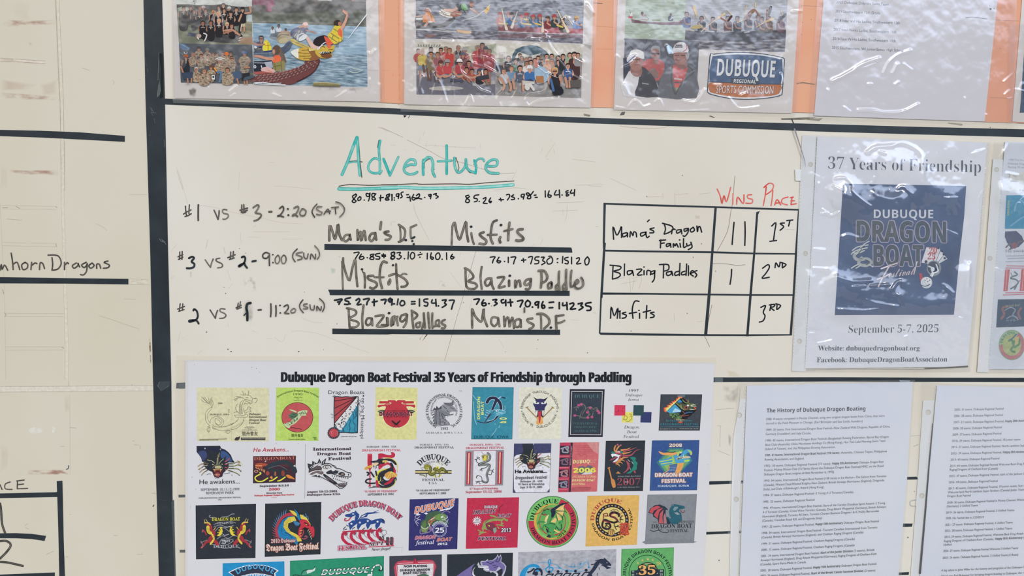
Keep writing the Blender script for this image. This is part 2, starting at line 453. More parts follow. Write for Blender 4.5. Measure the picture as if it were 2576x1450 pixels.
wear.lines('0 38 500 36 980 32 1140 34|0 80 500 78 830 74 1140 70|512 0 512 36|980 20 985 34|520 345 566 347|450 485 478 484|1000 473 1030 474|1042 475 1043 502|1130 832 1165 838|985 445 1002 443|845 1148 875 1150|490 1306 508 1308|1020 1290 1060 1288 1060 1275|518 990 527 992|185 1075 205 1060|190 1090 215 1100|345 1290 400 1265', 2.2, '9b9283', 0)
wear.poly('210 658 515 655 515 695 120 698 120 690', PINK); wear.poly('380 658 500 655 510 695 400 698', PINK)
wear.poly('0 470 60 480 70 540 60 640 0 690', PINK2); wear.lines('495 655 508 650 511 628', 7, '4a5560', 0)
wear.poly('218 350 300 345 310 380 230 388', 'd9d5c6', 2); wear.poly('390 335 415 350 400 385 388 380', 'd9d5c6')
wear.lines('1140 932 1144 922', 7, '4a463e', 0); wear.poly('475 100 515 95 520 230 480 240', PINK2)
wear.lines('520 100 522 700', 1.6, 'bfb5a3', 0)
# long scratches and scuffs across the middle
wear.done(); wear = Part('wear_marks', board, .00002, label='faint scratches left of the heading'); wear.fr(430, 320, 4.519)
wear.lines('60 450 110 580 150 730 190 870|778 510 772 620 765 720|1170 672 1400 685 1610 708|280 885 480 910 560 930 700 970 1000 1030 1250 1085 1500 1100|425 1280 395 1390|595 1370 620 1446|790 1200 800 1330|930 1190 1360 1190|880 1250 1020 1256|1260 1275 1500 1270|1120 400 1170 402|2300 1040 2310 1052|940 1140 970 1115', 1.9, 'b2a99b', 3)
wear.line('2360 0 2576 85', 6, 'bdb4a7')
wear.done(); wear = Part('wear_marks', board, .00002, label='long scratch through the heading'); wear.fr(960, 320, 4.519)
wear.lines('0 5 240 115|290 145 420 210 560 280 700 355 900 400 1100 462 1300 515 1400 528 1505 520', 4.5, 'a39a8d', 4)
wear.lines('515 165 498 235|500 290 503 298|255 250 268 262|385 290 425 262|1122 195 1126 245|1120 285 1122 292|610 185 612 222|105 207 155 205|480 205 1070 238|440 110 420 180|475 90 490 45|835 215 840 240|1925 150 1932 140|1975 175 1870 335 1900 370|1955 250 1965 300|1810 300 1830 230|2170 365 2430 395|2200 660 2520 655|1540 490 1480 600|2110 880 2105 1000 2085 1070|1950 955 2230 945|1990 860 2300 850|2060 940 2062 1000|365 870 380 960 440 1090 540 1285|230 1080 260 1078|105 1080 165 1075|108 1085 106 1120|2430 1130 2455 1132|1640 700 1500 690 1280 720|895 1055 893 1075|1840 1265 1800 1340|1350 1310 1320 1340', 2.0, 'b2a99b', 3)
wear.done(); wear = Part('wear_marks', board, .00002, label='scuffs and specks among the match times'); wear.fr(430, 600, 4.519)
wear.lines('35 425 0 455|65 70 0 150|215 385 235 400|400 100 415 10|640 360 680 480|650 575 700 515|110 1055 78 1180|600 100 620 170|1370 1060 1480 1055 1650 1080 1850 1150 2050 1230 2260 1305|1180 1130 1250 1178 1280 1160 1305 1095|1090 1142 1150 1146|1480 900 1600 950 1720 960|650 970 655 1005|130 1125 145 1130|920 1050 980 1070|355 1275 300 1320', 1.9, 'b2a99b', 3)
for x, y, r in ((602, 557, 5), (622, 627, 7), (404, 1066, 8), (648, 1262, 8), (684, 1288, 9), (1735, 1266, 5), (1888, 973, 6), (1517, 612, 5), (1452, 1288, 9), (780, 117, 6), (850, 168, 5), (1915, 210, 4)):
    wear.ell(x, y, r, r * .75, '4e473e', n=8)
wear.poly('830 700 890 680 940 760 945 900 900 970 830 960 815 900', GREY); wear.poly('840 860 930 880 940 1000 850 1000', GREY); wear.poly('205 370 240 370 235 450 215 450', GREY)
wear.poly('1810 330 1880 340 1870 400 1820 410', stain('green_smear', '7fb5a8', .4, .7, 30, most=.35))
wear.poly('820 420 960 430 980 620 830 620', stain('brown_speck', '8a7668', .5, .7, 110, most=.6))
wear.done(); wear = Part('wear_marks', board, .00002, label='long scratch through the team names'); wear.fr(960, 600, 4.519)
wear.lines('1105 50 1070 155 1010 360 950 560 930 655 860 880 815 1040 760 1240 715 1390', 4, '8d8478', 0)
wear.lines('780 385 920 575|1100 10 1070 100|895 155 893 205|1040 660 1000 800|2410 850 2440 850|2150 930 2245 932|1335 1150 1390 1240|120 815 122 850|700 860 710 862|820 915 790 930|1690 110 1740 60', 1.9, 'b2a99b', 2)
wear.line('515 1095 465 1165', 10, '5b3f2a', taper=(12, 2)); wear.line('470 1100 445 1130', 3, 'b08a66'); wear.line('438 1130 436 1155', 4, '6b5440')
for x, y, r in ((930, 730, 5), (1778, 1155, 6), (1410, 1290, 4), (2340, 1302, 6), (1250, 770, 5), (1765, 1255, 4)): wear.ell(x, y, r, r, '6b6256', n=8)
wear.poly('650 470 760 480 740 560 640 550', stain('brown_speck', '8a7668', .5, .7, 110, most=.6))
wear.done(); wear = Part('wear_marks', board, .00002, label='hair-thin scratches across the results table'); wear.fr(1480, 440, 3.295)
wear.lines('1215 10 1205 120 1195 240 1182 300 1165 420 1140 500 1070 630|1030 738 1150 740 1230 752 1300 746|1025 1080 1000 1190 975 1310|965 1340 1005 1425', 4.5, '8b8377', 3)
wear.lines('180 30 280 75 400 130|0 90 110 98|480 185 610 180|615 150 620 200|715 150 720 260|720 165 830 155|920 160 1010 150|340 850 350 960 335 985|360 860 440 850 420 945|200 870 230 850|270 905 400 880|230 870 300 850|380 870 365 950|60 430 80 428|900 1220 950 1215|40 1145 65 1148|1630 450 1710 455|710 1150 715 1215', 2, 'b2a99b', 3)
for x, y in ((485, 180), (870, 685), (1055, 800), (820, 1150), (938, 572), (780, 5), (355, 1297)): wear.ell(x, y, 5, 6, '9a9186', n=8)
wear.poly('880 330 930 340 925 370 880 365', PINK2)
wear.done()

# ------------------------------------------------------------------ black tape on the board
TAPE = '2c353b'
def tape_mat():
    m, n, l, b = new_mat('black_vinyl_tape')
    b.inputs['Roughness'].default_value = .38; b.inputs['Specular IOR Level'].default_value = .45
    t = n.new('ShaderNodeTexNoise'); t.inputs['Scale'].default_value = 30; t.inputs['Detail'].default_value = 8
    g = n.new('ShaderNodeTexCoord'); mp_ = n.new('ShaderNodeMapping'); mp_.inputs['Scale'].default_value = (1, 1, 1)
    r = n.new('ShaderNodeValToRGB'); r.color_ramp.elements[0].color = hexc('20282d'); r.color_ramp.elements[1].color = hexc('2f383d'); r.color_ramp.elements[0].position = .3; r.color_ramp.elements[1].position = .72
    l.new(g.outputs['Object'], mp_.inputs[0]); l.new(mp_.outputs[0], t.inputs[0]); l.new(t.outputs[0], r.inputs[0]); l.new(r.outputs[0], b.inputs['Base Color'])
    bp = n.new('ShaderNodeBump'); bp.inputs['Strength'].default_value = .15; bp.inputs['Distance'].default_value = .0005
    l.new(t.outputs[0], bp.inputs['Height']); l.new(bp.outputs[0], b.inputs['Normal'])
    return m
TM = tape_mat()
TGRP = 'black tape strips stuck on the whiteboard'
def tape(label, p, h=.00022, wear_=None):
    p = pts(p)
    pt = Part('tape_strip', None, 0)
    pt.org = P(*p[0], 0)
    pt.slab(p, TM, 0.00004, h)
    if wear_: wear_(pt)
    o = pt.done(); o['label'] = label; o['category'] = 'tape'; o['group'] = TGRP
    return o
def scuffs(pt):
    pt.fr(0, 0, 3.021)
    pt.lines('1140 815 1155 840 1150 860 1165 880|1150 820 1170 860|1150 855 1190 860|1172 900 1178 940|1105 440 1112 500|1103 570 1112 580|1120 520 1125 550|1130 1028 1140 1030', 1.9, '6d7572', 0)
    pt.poly('1205 400 1235 410 1242 740 1215 750 1222 520', '1f2425'); pt.poly('1195 740 1215 600 1222 690 1215 720', '5b625f')
    pt.lines('1208 400 1204 520 1200 610 1210 600|1195 740 1205 640', 2.4, '7d837c', 0)
    pt.lines('1248 1060 1250 1120', 2, '7d837c', 0)
    pt.fr(0, 480, 3.021); pt.lines('1210 365 1225 385 1250 392 1262 410|1240 378 1255 395|1230 370 1236 385', 2.2, '8a8f8a', 0)
    pt.fr(0, 960, 2.959); pt.poly('1170 30 1185 0 1270 0 1262 30 1200 68', '3f484b'); pt.lines('1170 30 1200 70 1260 32|1185 5 1175 40', 2, '6d7370', 0)
    pt.poly('1275 900 1295 880 1308 1450 1298 1450', '4a5254'); pt.lines('1180 880 1250 890|1200 940 1240 930|1220 1335 1250 1338', 1.5, '4f5755', 0)
tape('wide vertical black tape band dividing the board left of the posters', '360 -40 407 -40 415 250 423 640 431 960 434 1250 443 1500 401 1500 394 1250 385 960 378 640 366 250', .0003, scuffs)
tape('long black tape line running just under the row of hanging photo sheets', '412 248 700 261 980 272 1240 287 1500 297 1800 305 2060 312 2300 319 2640 327 2640 347 2300 338 2060 331 1800 321 1500 311 1240 300 980 287 700 275 414 263')
tape('short black tape line near the top of the left panel, above bare paint', '-40 326 100 329 200 333 314 342 314 357 200 351 100 346 -40 341')
tape('black tape line directly under the handwritten words horn Dragons', '-40 697 160 700 323 702 323 716 165 714 -40 713')
tape('black tape underline beneath the first match, with the ragged right end', '816 614 1100 618 1437 623 1439 628 1440 636 1100 631 816 629')
tape('black tape underline beneath the second match, with the torn left end', '825 729 1100 731 1433 732 1433 745 1100 744 830 743 829 737')
tape('black tape underline beneath the third and lowest match', '836 827 1100 830 1409 830 1409 843 1100 842 985 841 975 842 836 841')
tape('black tape line passing behind the logo poster towards the history sheets', '444 964 466 963 1797 950 2100 949.5 2320 950.5 2640 951 2640 962 2320 961.5 2100 960.5 1797 962 466 976 443 978', wear_=lambda q: (q.fr(1760, 930, 4.6).rect(172, 97, 270, 146, '5d686b'), q.fr(440, 900, 6.745).poly('65 440 172 432 172 528 65 530', '4d5356'), q.fr(0, 0, 1).poly('2262 957 2290 958 2288 961 2265 961', '8f99a0')))
tape('upper thin black tape line crossing behind the logo poster and the first history page', '449 1245.5 463 1245.5 1783 1211.5 1870 1209.5 2100 1205 2306 1200 2311 1207 2100 1211 1868 1217 1783 1220 463 1252 449 1252.5', wear_=lambda q: q.fr(1760, 1190, 4.6).rect(345, 98, 375, 128, '5f6a6d'))
tape('middle thin black tape line crossing behind the logo poster and the first history page', '452 1384 463 1384 1775 1339 1862 1336 2100 1327 2274 1318 2296 1318 2294 1326 2100 1333 1862 1342 1775 1346 463 1391 452 1391', wear_=lambda q: q.fr(1760, 1190, 4.6).rect(328, 674, 355, 702, '5f6a6d'))
tape('lowest thin black tape line showing right of the first history page', '1990 1452 2200 1444 2266 1441 2287 1440 2286 1447 2200 1450 1990 1460')

# the score grid at the lower left and the results table on the right, ruled in tape
t = thing('tape_grid', 'cut-off grid of black tape at the lower left under the letters ACE', 'tape', 0, 1245)
for q in ('142.5 1211 157 1210 158 1250 160 1350 165 1500 150 1500 147 1350 144 1250', '-40 1243 140 1239 144 1238 144 1251 -40 1255', '-40 1343 40 1342 80 1344 116 1349 112 1362 80 1357 40 1355 -40 1355', '-40 1448 138 1441 138 1450 137 1460 -40 1466'):
    pt = Part('tape_strip', t, 0); pt.slab(q, TM, .00004, .00022 if q[0] == '1' else .0002); pt.done()
t = thing('results_table', 'three-row results table ruled in thin black tape right of the matches', 'tape table', 1508, 842)
def strip5(q, hh):
    pt = Part('tape_strip', t, 0); pt.fr(1480, 440, 3.295); pt.slab(q, TM, .00003, hh); pt.done()
strip5('126 232 500 244 1060 261 1400 272 1755 284 1755 297 1400 287 1060 275 500 260 126 246', .00022)
strip5('138 621 500 628 1030 634 1380 646 1725 650 1725 662 1380 660 1030 650 500 643 138 636', .00022)
strip5('105 976 500 980 1000 986 1340 990 1700 991 1700 1004 1340 1004 1000 1000 500 994 105 994', .00022)
strip5('90 1308 500 1316 970 1322 1330 1323 1686 1322 1686 1333 1330 1338 970 1337 500 1334 100 1327', .00022)
strip5('126 240 146 240 137 560 146 568 140 640 120 990 118 1022 112 1022 100 1325 88 1315 100 990 122 620 120 560', .00016)
strip5('1046 265 1066 265 1038 640 1014 990 986 1325 960 1325 990 990 1018 640', .00016)
strip5('1392 310 1422 300 1408 330 1385 640 1355 990 1328 1340 1308 1340 1335 990 1368 640', .00016)
strip5('1738 288 1758 288 1730 640 1710 990 1688 1330 1668 1328 1694 990 1714 640', .00016)
# ================================================================== handwriting, traced stroke by stroke
def streak(name, dark, light):
    m, n, l, b = new_mat(name)
    g = n.new('ShaderNodeTexCoord'); t = n.new('ShaderNodeTexNoise'); t.inputs['Scale'].default_value = 110; t.inputs['Detail'].default_value = 3
    r = n.new('ShaderNodeValToRGB'); r.color_ramp.elements[0].color = hexc(dark); r.color_ramp.elements[1].color = hexc(light)
    r.color_ramp.elements[0].position = .36; r.color_ramp.elements[1].position = .66
    l.new(g.outputs['Object'], t.inputs[0]); l.new(t.outputs[0], r.inputs[0]); l.new(r.outputs[0], b.inputs['Base Color'])
    b.inputs['Roughness'].default_value = .5; b.inputs['Specular IOR Level'].default_value = .15
    return m
DRY = (streak('dry_marker_edge', '4b473e', '6b665a'), streak('dry_marker_core', '5f5a50', '8d867a'))
DARK = (streak('dark_marker_edge', '33312e', '4a4742'), streak('dark_marker_core', '47443e', '6f6a60'))
BLACK = (streak('black_marker', '14171b', '2a2d30'), None)
BOLD = (streak('bold_marker', '1d2226', '363c3f'), None)
TEAL = (streak('teal_marker_edge', '2f9d94', '45aca2'), streak('teal_marker_core', '55b7ab', '86cabd'))
TEALD = (streak('teal_marker_dark', '169d95', '33aea4'), streak('teal_marker_mid', '35aea5', '5fbfb4'))
TEALL = (streak('teal_marker_worn_edge', '45aca2', '66bdb1'), streak('teal_marker_worn', '86cbbf', 'a4d7cc'))
RED = (streak('red_marker', 'd1463c', 'dd7f72'), None)
def hand(label, fr, items, kind, w):
    if isinstance(label, tuple):        # several words written in one go: one part each, '#' or None between them
        if isinstance(items, str): g = items.split('#')
        else:
            g = [[]]
            for it in items:
                if it is None: g.append([])
                else: g[-1].append(it)
        for l_, i_ in zip(label, g): hand(l_, fr, i_, kind, w)
        return
    p = Part('handwriting', board, .00012, fr, label)
    def one(t, kind, w):
        for q in t.split('|'):
            if not q.strip(): continue
            a_ = pts(q)
            if len(a_) == 1: p.ell(a_[0][0], a_[0][1], w * .62, w * .55, kind[0], n=12); continue
            p.line(a_, w, kind[0], 4)
        if kind[1]:
            p.up(20)
            for q in t.split('|'):
                a_ = pts(q)
                if len(a_) > 1: p.line(a_, w * .5, kind[1], 4)
            p.up(4)
    if isinstance(items, str): one(items, kind, w)
    else:
        for it in items: one(*it)
    return p.done()
W1, W2, W3, W4, W5 = (430, 320, 4.519), (960, 320, 4.519), (430, 600, 4.519), (960, 600, 4.519), (1480, 440, 3.295)
# ---- heading
p = Part('handwriting', board, .00012, W1, 'green marker heading Adventure with its double underline')
def mk(q, k, w):
    p.lines(q, w, k[0], 4)
    if k[1]: p.lines(q, w * .55, k[1], 4)
DG = '5d564c'
p.lines('2128 120 2140 260 2150 400 2170 570|2010 395 2100 385 2175 397|2365 150 2350 230|2390 505 2390 520', 12, DG, 3)
mk('2115 115 2080 200 2010 390 1945 540', TEAL, 34); mk('2118 115 2128 300 2135 420 2148 548', TEAL, 30); mk('2115 115 2085 195', TEALD, 32)
mk('2020 405 2080 395 2140 402', TEAL, 18)
mk('2380 155 2365 250 2375 400 2375 530', TEAL, 28); mk('2370 370 2310 355 2255 410 2245 480 2290 520 2350 522 2395 500', TEAL, 26); mk('2380 155 2365 240', TEALD, 22)
mk('2418 362 2455 450 2490 545', TEALD, 28)
p.fr(*W2)
p.lines('0 655 200 652 385 643 460 650 820 645 1000 650 1200 632 1505 612', 10, DG, 3); p.fr(*W1).lines('1910 672 2040 652 2240 662 2400 658 2576 657', 10, DG, 3)
mk('1910 702 2100 706 2300 700 2576 690', TEAL, 38); p.fr(*W2)
mk('0 692 250 684 400 694 600 696 900 690 1200 680 1495 656', TEALL, 36)
p.lines('385 370 385 430|545 360 490 400 485 470|600 480 580 500 610 545|845 345 880 460 855 520|965 380 980 490 1010 520|1060 370 1085 440|1310 440 1215 440', 8, DG, 3)
mk('22 362 60 460 95 548', TEALD, 28); mk('95 548 140 450 190 340', TEAL, 26)
mk('275 448 330 425 385 428 375 375 320 370 270 420 255 490 300 532 370 530 405 510', TEAL, 28)
mk('475 372 470 450 475 540', TEALD, 28); mk('475 400 520 345 565 355 585 420 580 500 605 560', TEAL, 30)
mk('740 208 742 350 740 530', TEALD, 28); mk('640 388 720 384 795 380', TEAL, 24)
mk('828 350 835 450 870 515 920 490 955 430 958 365', TEAL, 28); mk('958 365 970 460 1010 500 1055 515', TEAL, 28)
mk('1055 378 1075 450 1068 525', TEALD, 26); mk('1055 420 1095 365 1150 360 1165 385', TEAL, 22)
mk('1195 442 1300 440 1315 380 1260 370 1200 410 1185 470 1230 520 1330 525', TEAL, 28)
p.done()

HASH = '165 900 172 1015|210 885 205 1000|138 975 230 940|140 1000 232 975|160 1018 230 990'
hand('grey marker line #1 vs #3 - 2:20 (SAT)', W1, [
    ('165 900 170 970 180 1012|210 885 205 960 205 985|142 990 180 965 228 942|160 1018 200 1005 230 985', DARK, 15), ('312 885 310 970 310 1060', DARK, 20), ('490 945 515 1000 535 1050|535 1050 545 1000 548 950', DARK, 15),
    ('635 940 600 935 585 955 600 980 645 990 650 1020 620 1045 590 1045', DRY, 14), ('805 885 802 960|828 880 830 960|785 945 870 920|800 968 868 945|815 975 850 965', DARK, 15), ('935 915 980 885 1000 900 975 950 960 975 1015 985 1025 1010 990 1050 945 1065', DRY, 18),
    ('1115 962 1145 960', DARK, 20), ('1235 925 1270 900 1280 940 1250 990 1215 1015 1225 1005 1280 1020', DARK, 17), ('1330 930|1335 1000', DARK, 20), ('1400 920 1440 900 1450 930 1420 985 1380 1010 1400 990 1440 1015', DRY, 18), ('1490 930 1465 975 1480 1005 1520 1000 1535 955 1510 930 1490 930', DRY, 16),
    ('1660 875 1620 920 1605 970 1635 1025', DARK, 14), ('1715 905 1670 905 1655 930 1690 955 1720 970 1700 995 1655 990', DRY, 14), ('1740 990 1785 930 1805 985|1752 962 1815 955', DARK, 13), ('1825 915 1905 908|1868 915 1875 985', DARK, 14), ('1875 850 1930 870 1970 920 1965 970 1920 1020', DRY, 15)], DARK, 15)
hand('grey marker line #3 vs #2 - 9:00 (SUN)', W3, [
    ('100 155 98 240|128 150 125 240|80 210 135 185|85 240 135 215', DARK, 15), ('205 225 240 210 262 225 235 265 265 290 260 325 220 340 180 340', BOLD, 24), ('390 245 420 290 450 330|450 330 460 285 480 235', DRY, 15), ('555 225 515 235 520 260 580 290 580 325 530 335', DRY, 14),
    ('680 155 675 225|710 150 705 220|645 220 730 185|665 240 720 222', DARK, 14), ('805 215 830 205 845 230 830 280 780 320 775 310 830 285 845 310 865 335', BOLD, 22), ('925 262 965 255', BOLD, 22), ('1120 175 1080 160 1045 185 1050 220 1090 225 1120 190 1118 240 1120 310', DARK, 16), ('1158 185|1160 275', DARK, 16),
    ('1215 190 1185 230 1190 275 1215 285 1235 250 1230 205 1215 190', DRY, 13), ('1280 190 1255 225 1265 280 1295 280 1310 240 1300 200 1280 190', DRY, 13), ('1435 120 1390 170 1385 220 1412 265', DARK, 14), ('1495 155 1440 165 1425 185 1480 205 1490 230 1440 245', DRY, 14), ('1510 165 1515 215 1545 230 1560 175', DARK, 13), ('1585 235 1595 175 1640 235 1645 180', DARK, 13), ('1635 85 1675 130 1690 190 1665 235', DRY, 14)], DARK, 15)
hand('grey marker line #2 vs #1 - 11:20 (SUN)', W3, [
    ('105 745 95 820|135 745 130 820|75 805 155 775|90 830 150 810', DARK, 14), ('255 820 265 805 295 830 305 890 280 930 215 950 210 935 275 930 300 945 315 970', BOLD, 22), ('445 815 480 870 505 910|505 910 515 860 530 820', DARK, 15), ('615 805 565 800 560 830 610 855 625 880 600 905 555 910', DRY, 14),
    ('765 735 755 795|790 720 780 790|740 790 800 760|750 805 800 785', DARK, 13), ('905 735 870 745 858 790 868 850 868 930', BOLD, 28), ('830 875 850 855', BOLD, 14), ('992 815 1025 812', DARK, 18), ('1135 745 1138 820 1133 890', DARK, 17), ('1193 765 1195 830 1192 885', DARK, 17), ('1240 762|1243 848', DARK, 17),
    ('1285 775 1325 755 1335 790 1310 830 1290 850 1340 855', DARK, 15), ('1395 795 1365 820 1370 845 1405 840 1418 810 1395 795', DRY, 14), ('1500 700 1465 750 1470 800 1505 845', DARK, 14), ('1550 745 1510 750 1515 770 1555 785 1545 800 1505 800', DRY, 13), ('1580 755 1590 805 1625 810 1630 765', DARK, 13), ('1660 820 1660 770 1700 820 1710 775', DARK, 13), ('1690 685 1735 730 1745 780 1725 830', DARK, 14)], DARK, 15)

# ---- team names over the underlines
hand("grey marker name Mama's on the first line", W1, [
    ('1800 1290 1805 1120 1840 1200 1865 1275 1885 1190 1900 1105 1915 1220 1945 1285', DRY, 30), ('2030 1225 1985 1230 1960 1275 1990 1300 2030 1260 2030 1215 2045 1280', DRY, 26), ('2120 1170 2125 1290 2140 1220 2160 1190 2165 1295 2185 1210 2200 1180 2215 1285', DRY, 26), ('2325 1205 2275 1215 2255 1270 2285 1295 2320 1240 2320 1195 2335 1280', DRY, 26), ('2390 1080 2380 1160', DRY, 28), ('2475 1185 2425 1195 2450 1220 2500 1240 2480 1275 2440 1280', DRY, 24)], DRY, 26)
hand(("grey marker letters D.F. on the first line", 'grey marker name Misfits on the first line'), W2, [
    ('205 1115 215 1200 215 1290', DRY, 22), ('195 1110 260 1160 265 1230 240 1285 195 1305', DRY, 26), ('275 1285', BOLD, 26), ('330 1140 330 1220 335 1265', DRY, 22), ('330 1140 395 1112', DRY, 22), ('345 1265 375 1250|350 1295|365 1330', BOLD, 22), None,
    ('795 1350 800 1220 805 1130', DRY, 24), ('805 1130 830 1085 850 1180 885 1280 920 1190 960 1075 965 1180 985 1300', DRY, 28), ('1018 1132', BOLD, 26), ('1020 1205 1030 1270 1050 1330', DRY, 24), ('1160 1195 1115 1215 1140 1250 1190 1290 1175 1330 1115 1325', DRY, 28),
    ('1310 1060 1265 1085 1245 1180 1240 1260 1265 1325', DRY, 26), ('1205 1225 1310 1222', DRY, 22), ('1358 1113', BOLD, 26), ('1350 1250 1340 1280 1350 1310', DRY, 28), ('1455 1085 1445 1180 1440 1285', DRY, 26), ('1395 1180 1490 1158', DRY, 22), ('1605 1160 1555 1165 1550 1200 1605 1250 1610 1280 1560 1290 1530 1285', DRY, 26)], DRY, 26)
hand('grey marker name Misfits on the second line', W3, [
    ('1955 575 1950 440 1945 265', DRY, 22), ('1958 225 1960 290 1990 400 2030 480 2060 350 2095 240 2105 400 2120 545', DRY, 26), ('2172 352', BOLD, 24), ('2178 370 2185 390', DARK, 12), ('2198 395 2205 480 2203 560', DRY, 24), ('2300 425 2240 430 2250 465 2330 500 2340 540 2300 570 2265 560', DRY, 26), ('2455 275 2410 265 2380 340 2375 460 2400 565', DRY, 26), ('2315 440 2420 440', DRY, 20), ('2525 305', BOLD, 22)], DRY, 26)
hand(('grey marker end of Misfits on the second line', 'grey marker name Blazing Paddles on the second line'), W4, [
    ('95 465 75 500 80 530 100 500 100 470', DRY, 22), ('165 295 170 440 182 575', DRY, 26), ('85 425 150 405 190 420 260 460 295 510 270 545 225 550', DRY, 26), ('215 425 250 400 285 410', DRY, 18), None,
    ('955 340 955 440 962 545', DRY, 26), ('945 340 990 360 1035 410 1040 450 985 490 1060 510 1085 545 1050 575 985 570 970 550', DRY, 26), ('1138 325 1125 440 1138 575', DRY, 24), ('1250 455 1200 460 1175 500 1195 540 1230 520 1250 470 1255 530 1275 575', DRY, 25), ('1320 445 1395 440 1370 490 1330 560 1400 545', DRY, 25), ('1458 425', BOLD, 26), ('1450 480 1450 540', DRY, 28), ('1520 480 1522 565 1540 500 1570 480 1580 545', DRY, 25), ('1700 460 1650 470 1625 510 1650 530 1690 500 1700 460 1690 550 1670 580 1640 575', DRY, 25),
    ('1815 370 1820 460 1812 560', DRY, 25), ('1785 368 1850 370 1885 430 1870 480 1825 505', DRY, 25), ('1930 495 1895 520 1900 570 1930 550 1935 500 1935 560', DRY, 22), ('2020 375 2015 480 2025 585|2015 515 1985 540 1990 585 2020 560', DRY, 24), ('2100 355 2098 480 2105 585|2095 500 2065 540 2070 585 2100 560', DRY, 24), ('2160 365 2150 480 2155 550 2190 530', DRY, 22), ('2190 530 2240 500 2225 470 2200 500 2200 550 2240 570 2290 540 2290 480 2270 445', DRY, 22)], DRY, 24)
hand('grey marker start of Blazing Paddles on the third line', W3, [
    ('2020 800 2025 910 2030 1005', DRY, 26), ('2000 795 2060 805 2105 830 2095 870 2025 915 2110 945 2135 975 2100 1010 2030 1015', DRY, 25), ('2190 760 2175 900 2180 1020', DRY, 26), ('2285 910 2235 910 2215 960 2240 990 2275 960 2285 910 2290 990', DRY, 24), ('2325 885 2420 875 2390 930 2340 1000 2420 1000 2465 990', DRY, 24), ('2480 850', BOLD, 26), ('2465 910 2470 985', DRY, 26), ('2530 890 2525 990 2545 920 2576 890', DRY, 24)], DRY, 24)
hand(('grey marker end of Blazing Paddles on the third line', 'grey marker name Mamas D.F on the third line'), W4, [
    ('85 850', BOLD, 24), ('0 985 65 985', DRY, 24), ('60 905 65 990', DRY, 26), ('110 995 115 910 160 890 185 990', DRY, 24), ('280 860 225 880 210 930 240 945 280 900 290 860 280 960 250 1010', DRY, 25), ('345 830 350 920 362 1020', DRY, 25), ('340 820 400 860 400 890 350 930', DRY, 24), ('430 955 395 970 400 1010 435 1000 440 955', DRY, 22), ('480 850 485 930 495 1015|480 955 460 1030', DRY, 24), ('530 845 535 930 545 1020', DRY, 24), ('578 850 575 930 580 1020', DRY, 22), ('600 1000 650 980 655 930 620 940 620 980 660 1000', DRY, 20), ('720 925 690 940 690 970 725 990 715 1020 685 1020', DRY, 22), None,
    ('1030 1015 1028 900 1030 800 1060 880 1130 950 1150 870 1160 800 1165 900 1200 1000', DRY, 28), ('1325 905 1260 900 1245 960 1280 1000 1320 960 1325 905 1340 1000', DRY, 25), ('1390 890 1400 1010 1410 930 1440 900 1455 1010 1470 940 1490 900 1505 1020', DRY, 24), ('1570 920 1525 930 1515 990 1550 1010 1580 970 1580 920 1585 1010', DRY, 24), ('1715 910 1660 920 1670 950 1725 980 1720 1010 1680 1030', DRY, 25), ('1810 860 1815 940 1815 1025', DRY, 22), ('1770 860 1840 860 1900 910 1905 970 1850 1025', DRY, 26), ('1925 1015', BOLD, 26), ('1985 880 1985 960 1990 1035', DRY, 25), ('1980 885 2070 872', DRY, 22), ('1990 965 2040 955 2080 935', DRY, 22), ('1625 790 1625 840', DRY, 18)], DRY, 24)

# ---- lap sums in black
hand('small black sum 80.98 + 81.95 = 162.93 under the heading', W1, '2100 765 2065 785 2080 820 2105 840 2085 858 2060 845 2085 810 2110 775 2100 760|2150 795 2125 810 2130 835 2155 825 2160 800 2145 790|2197 830|2250 760 2220 755 2225 785 2255 785 2262 745 2258 800 2245 840|2330 760 2290 755 2285 785 2310 800 2325 820 2300 830 2285 810 2310 785 2325 762|2385 775 2380 840|2370 805 2415 800|2480 765 2450 775 2460 800 2470 825 2445 830 2440 810 2475 790 2475 762|2515 765 2512 835|2540 830', BLACK, 15)
hand(('small black digits of the first sum, 162.93', 'small black sum 85.26 + 75.98 = 164.84 right of the heading'), W2, '90 760 55 775 70 805 85 825 60 830 50 812 85 790 92 762|115 765 120 825|145 805|197 758 170 762 168 786 192 784 198 758 190 812|245 738 225 745 222 765 235 790 215 805|285 770 305 768|290 800 308 800|320 785 328 842|365 765 345 810 365 830 385 810 360 800|395 780 425 758 430 785 400 815 395 805 455 818|490 800|560 765 535 770 545 790 560 775 565 765 555 815|590 765 625 755 615 775 645 790 620 810#990 775 955 785 975 812 1000 835 985 858 955 850 965 820 1000 790|1105 770 1060 778 1050 808 1085 815 1085 840 1055 850|1110 845|1155 815 1185 800 1180 830 1155 865 1200 868|1240 805 1220 840 1235 860 1250 845 1225 845|1335 825 1385 825|1350 808 1358 840|1420 770 1450 765 1455 790 1430 830|1500 770 1475 790 1505 800 1510 820 1475 825|1555 815|1622 762 1590 768 1590 795 1618 790 1622 765 1612 818|1725 732 1690 775 1655 772 1645 755 1670 750 1695 788 1690 812 1660 812 1660 795 1690 765|1735 775 1755 772|1745 800 1770 798|1860 725 1862 795|1905 725 1890 780 1910 800 1930 780 1900 770|1985 720 1965 770 2025 765|2020 715 2025 800|2052 772|2120 720 2095 735 2110 760 2130 770 2105 785 2100 765 2120 740|2160 715 2145 750 2190 748|2195 710 2190 780', BLACK, 15)
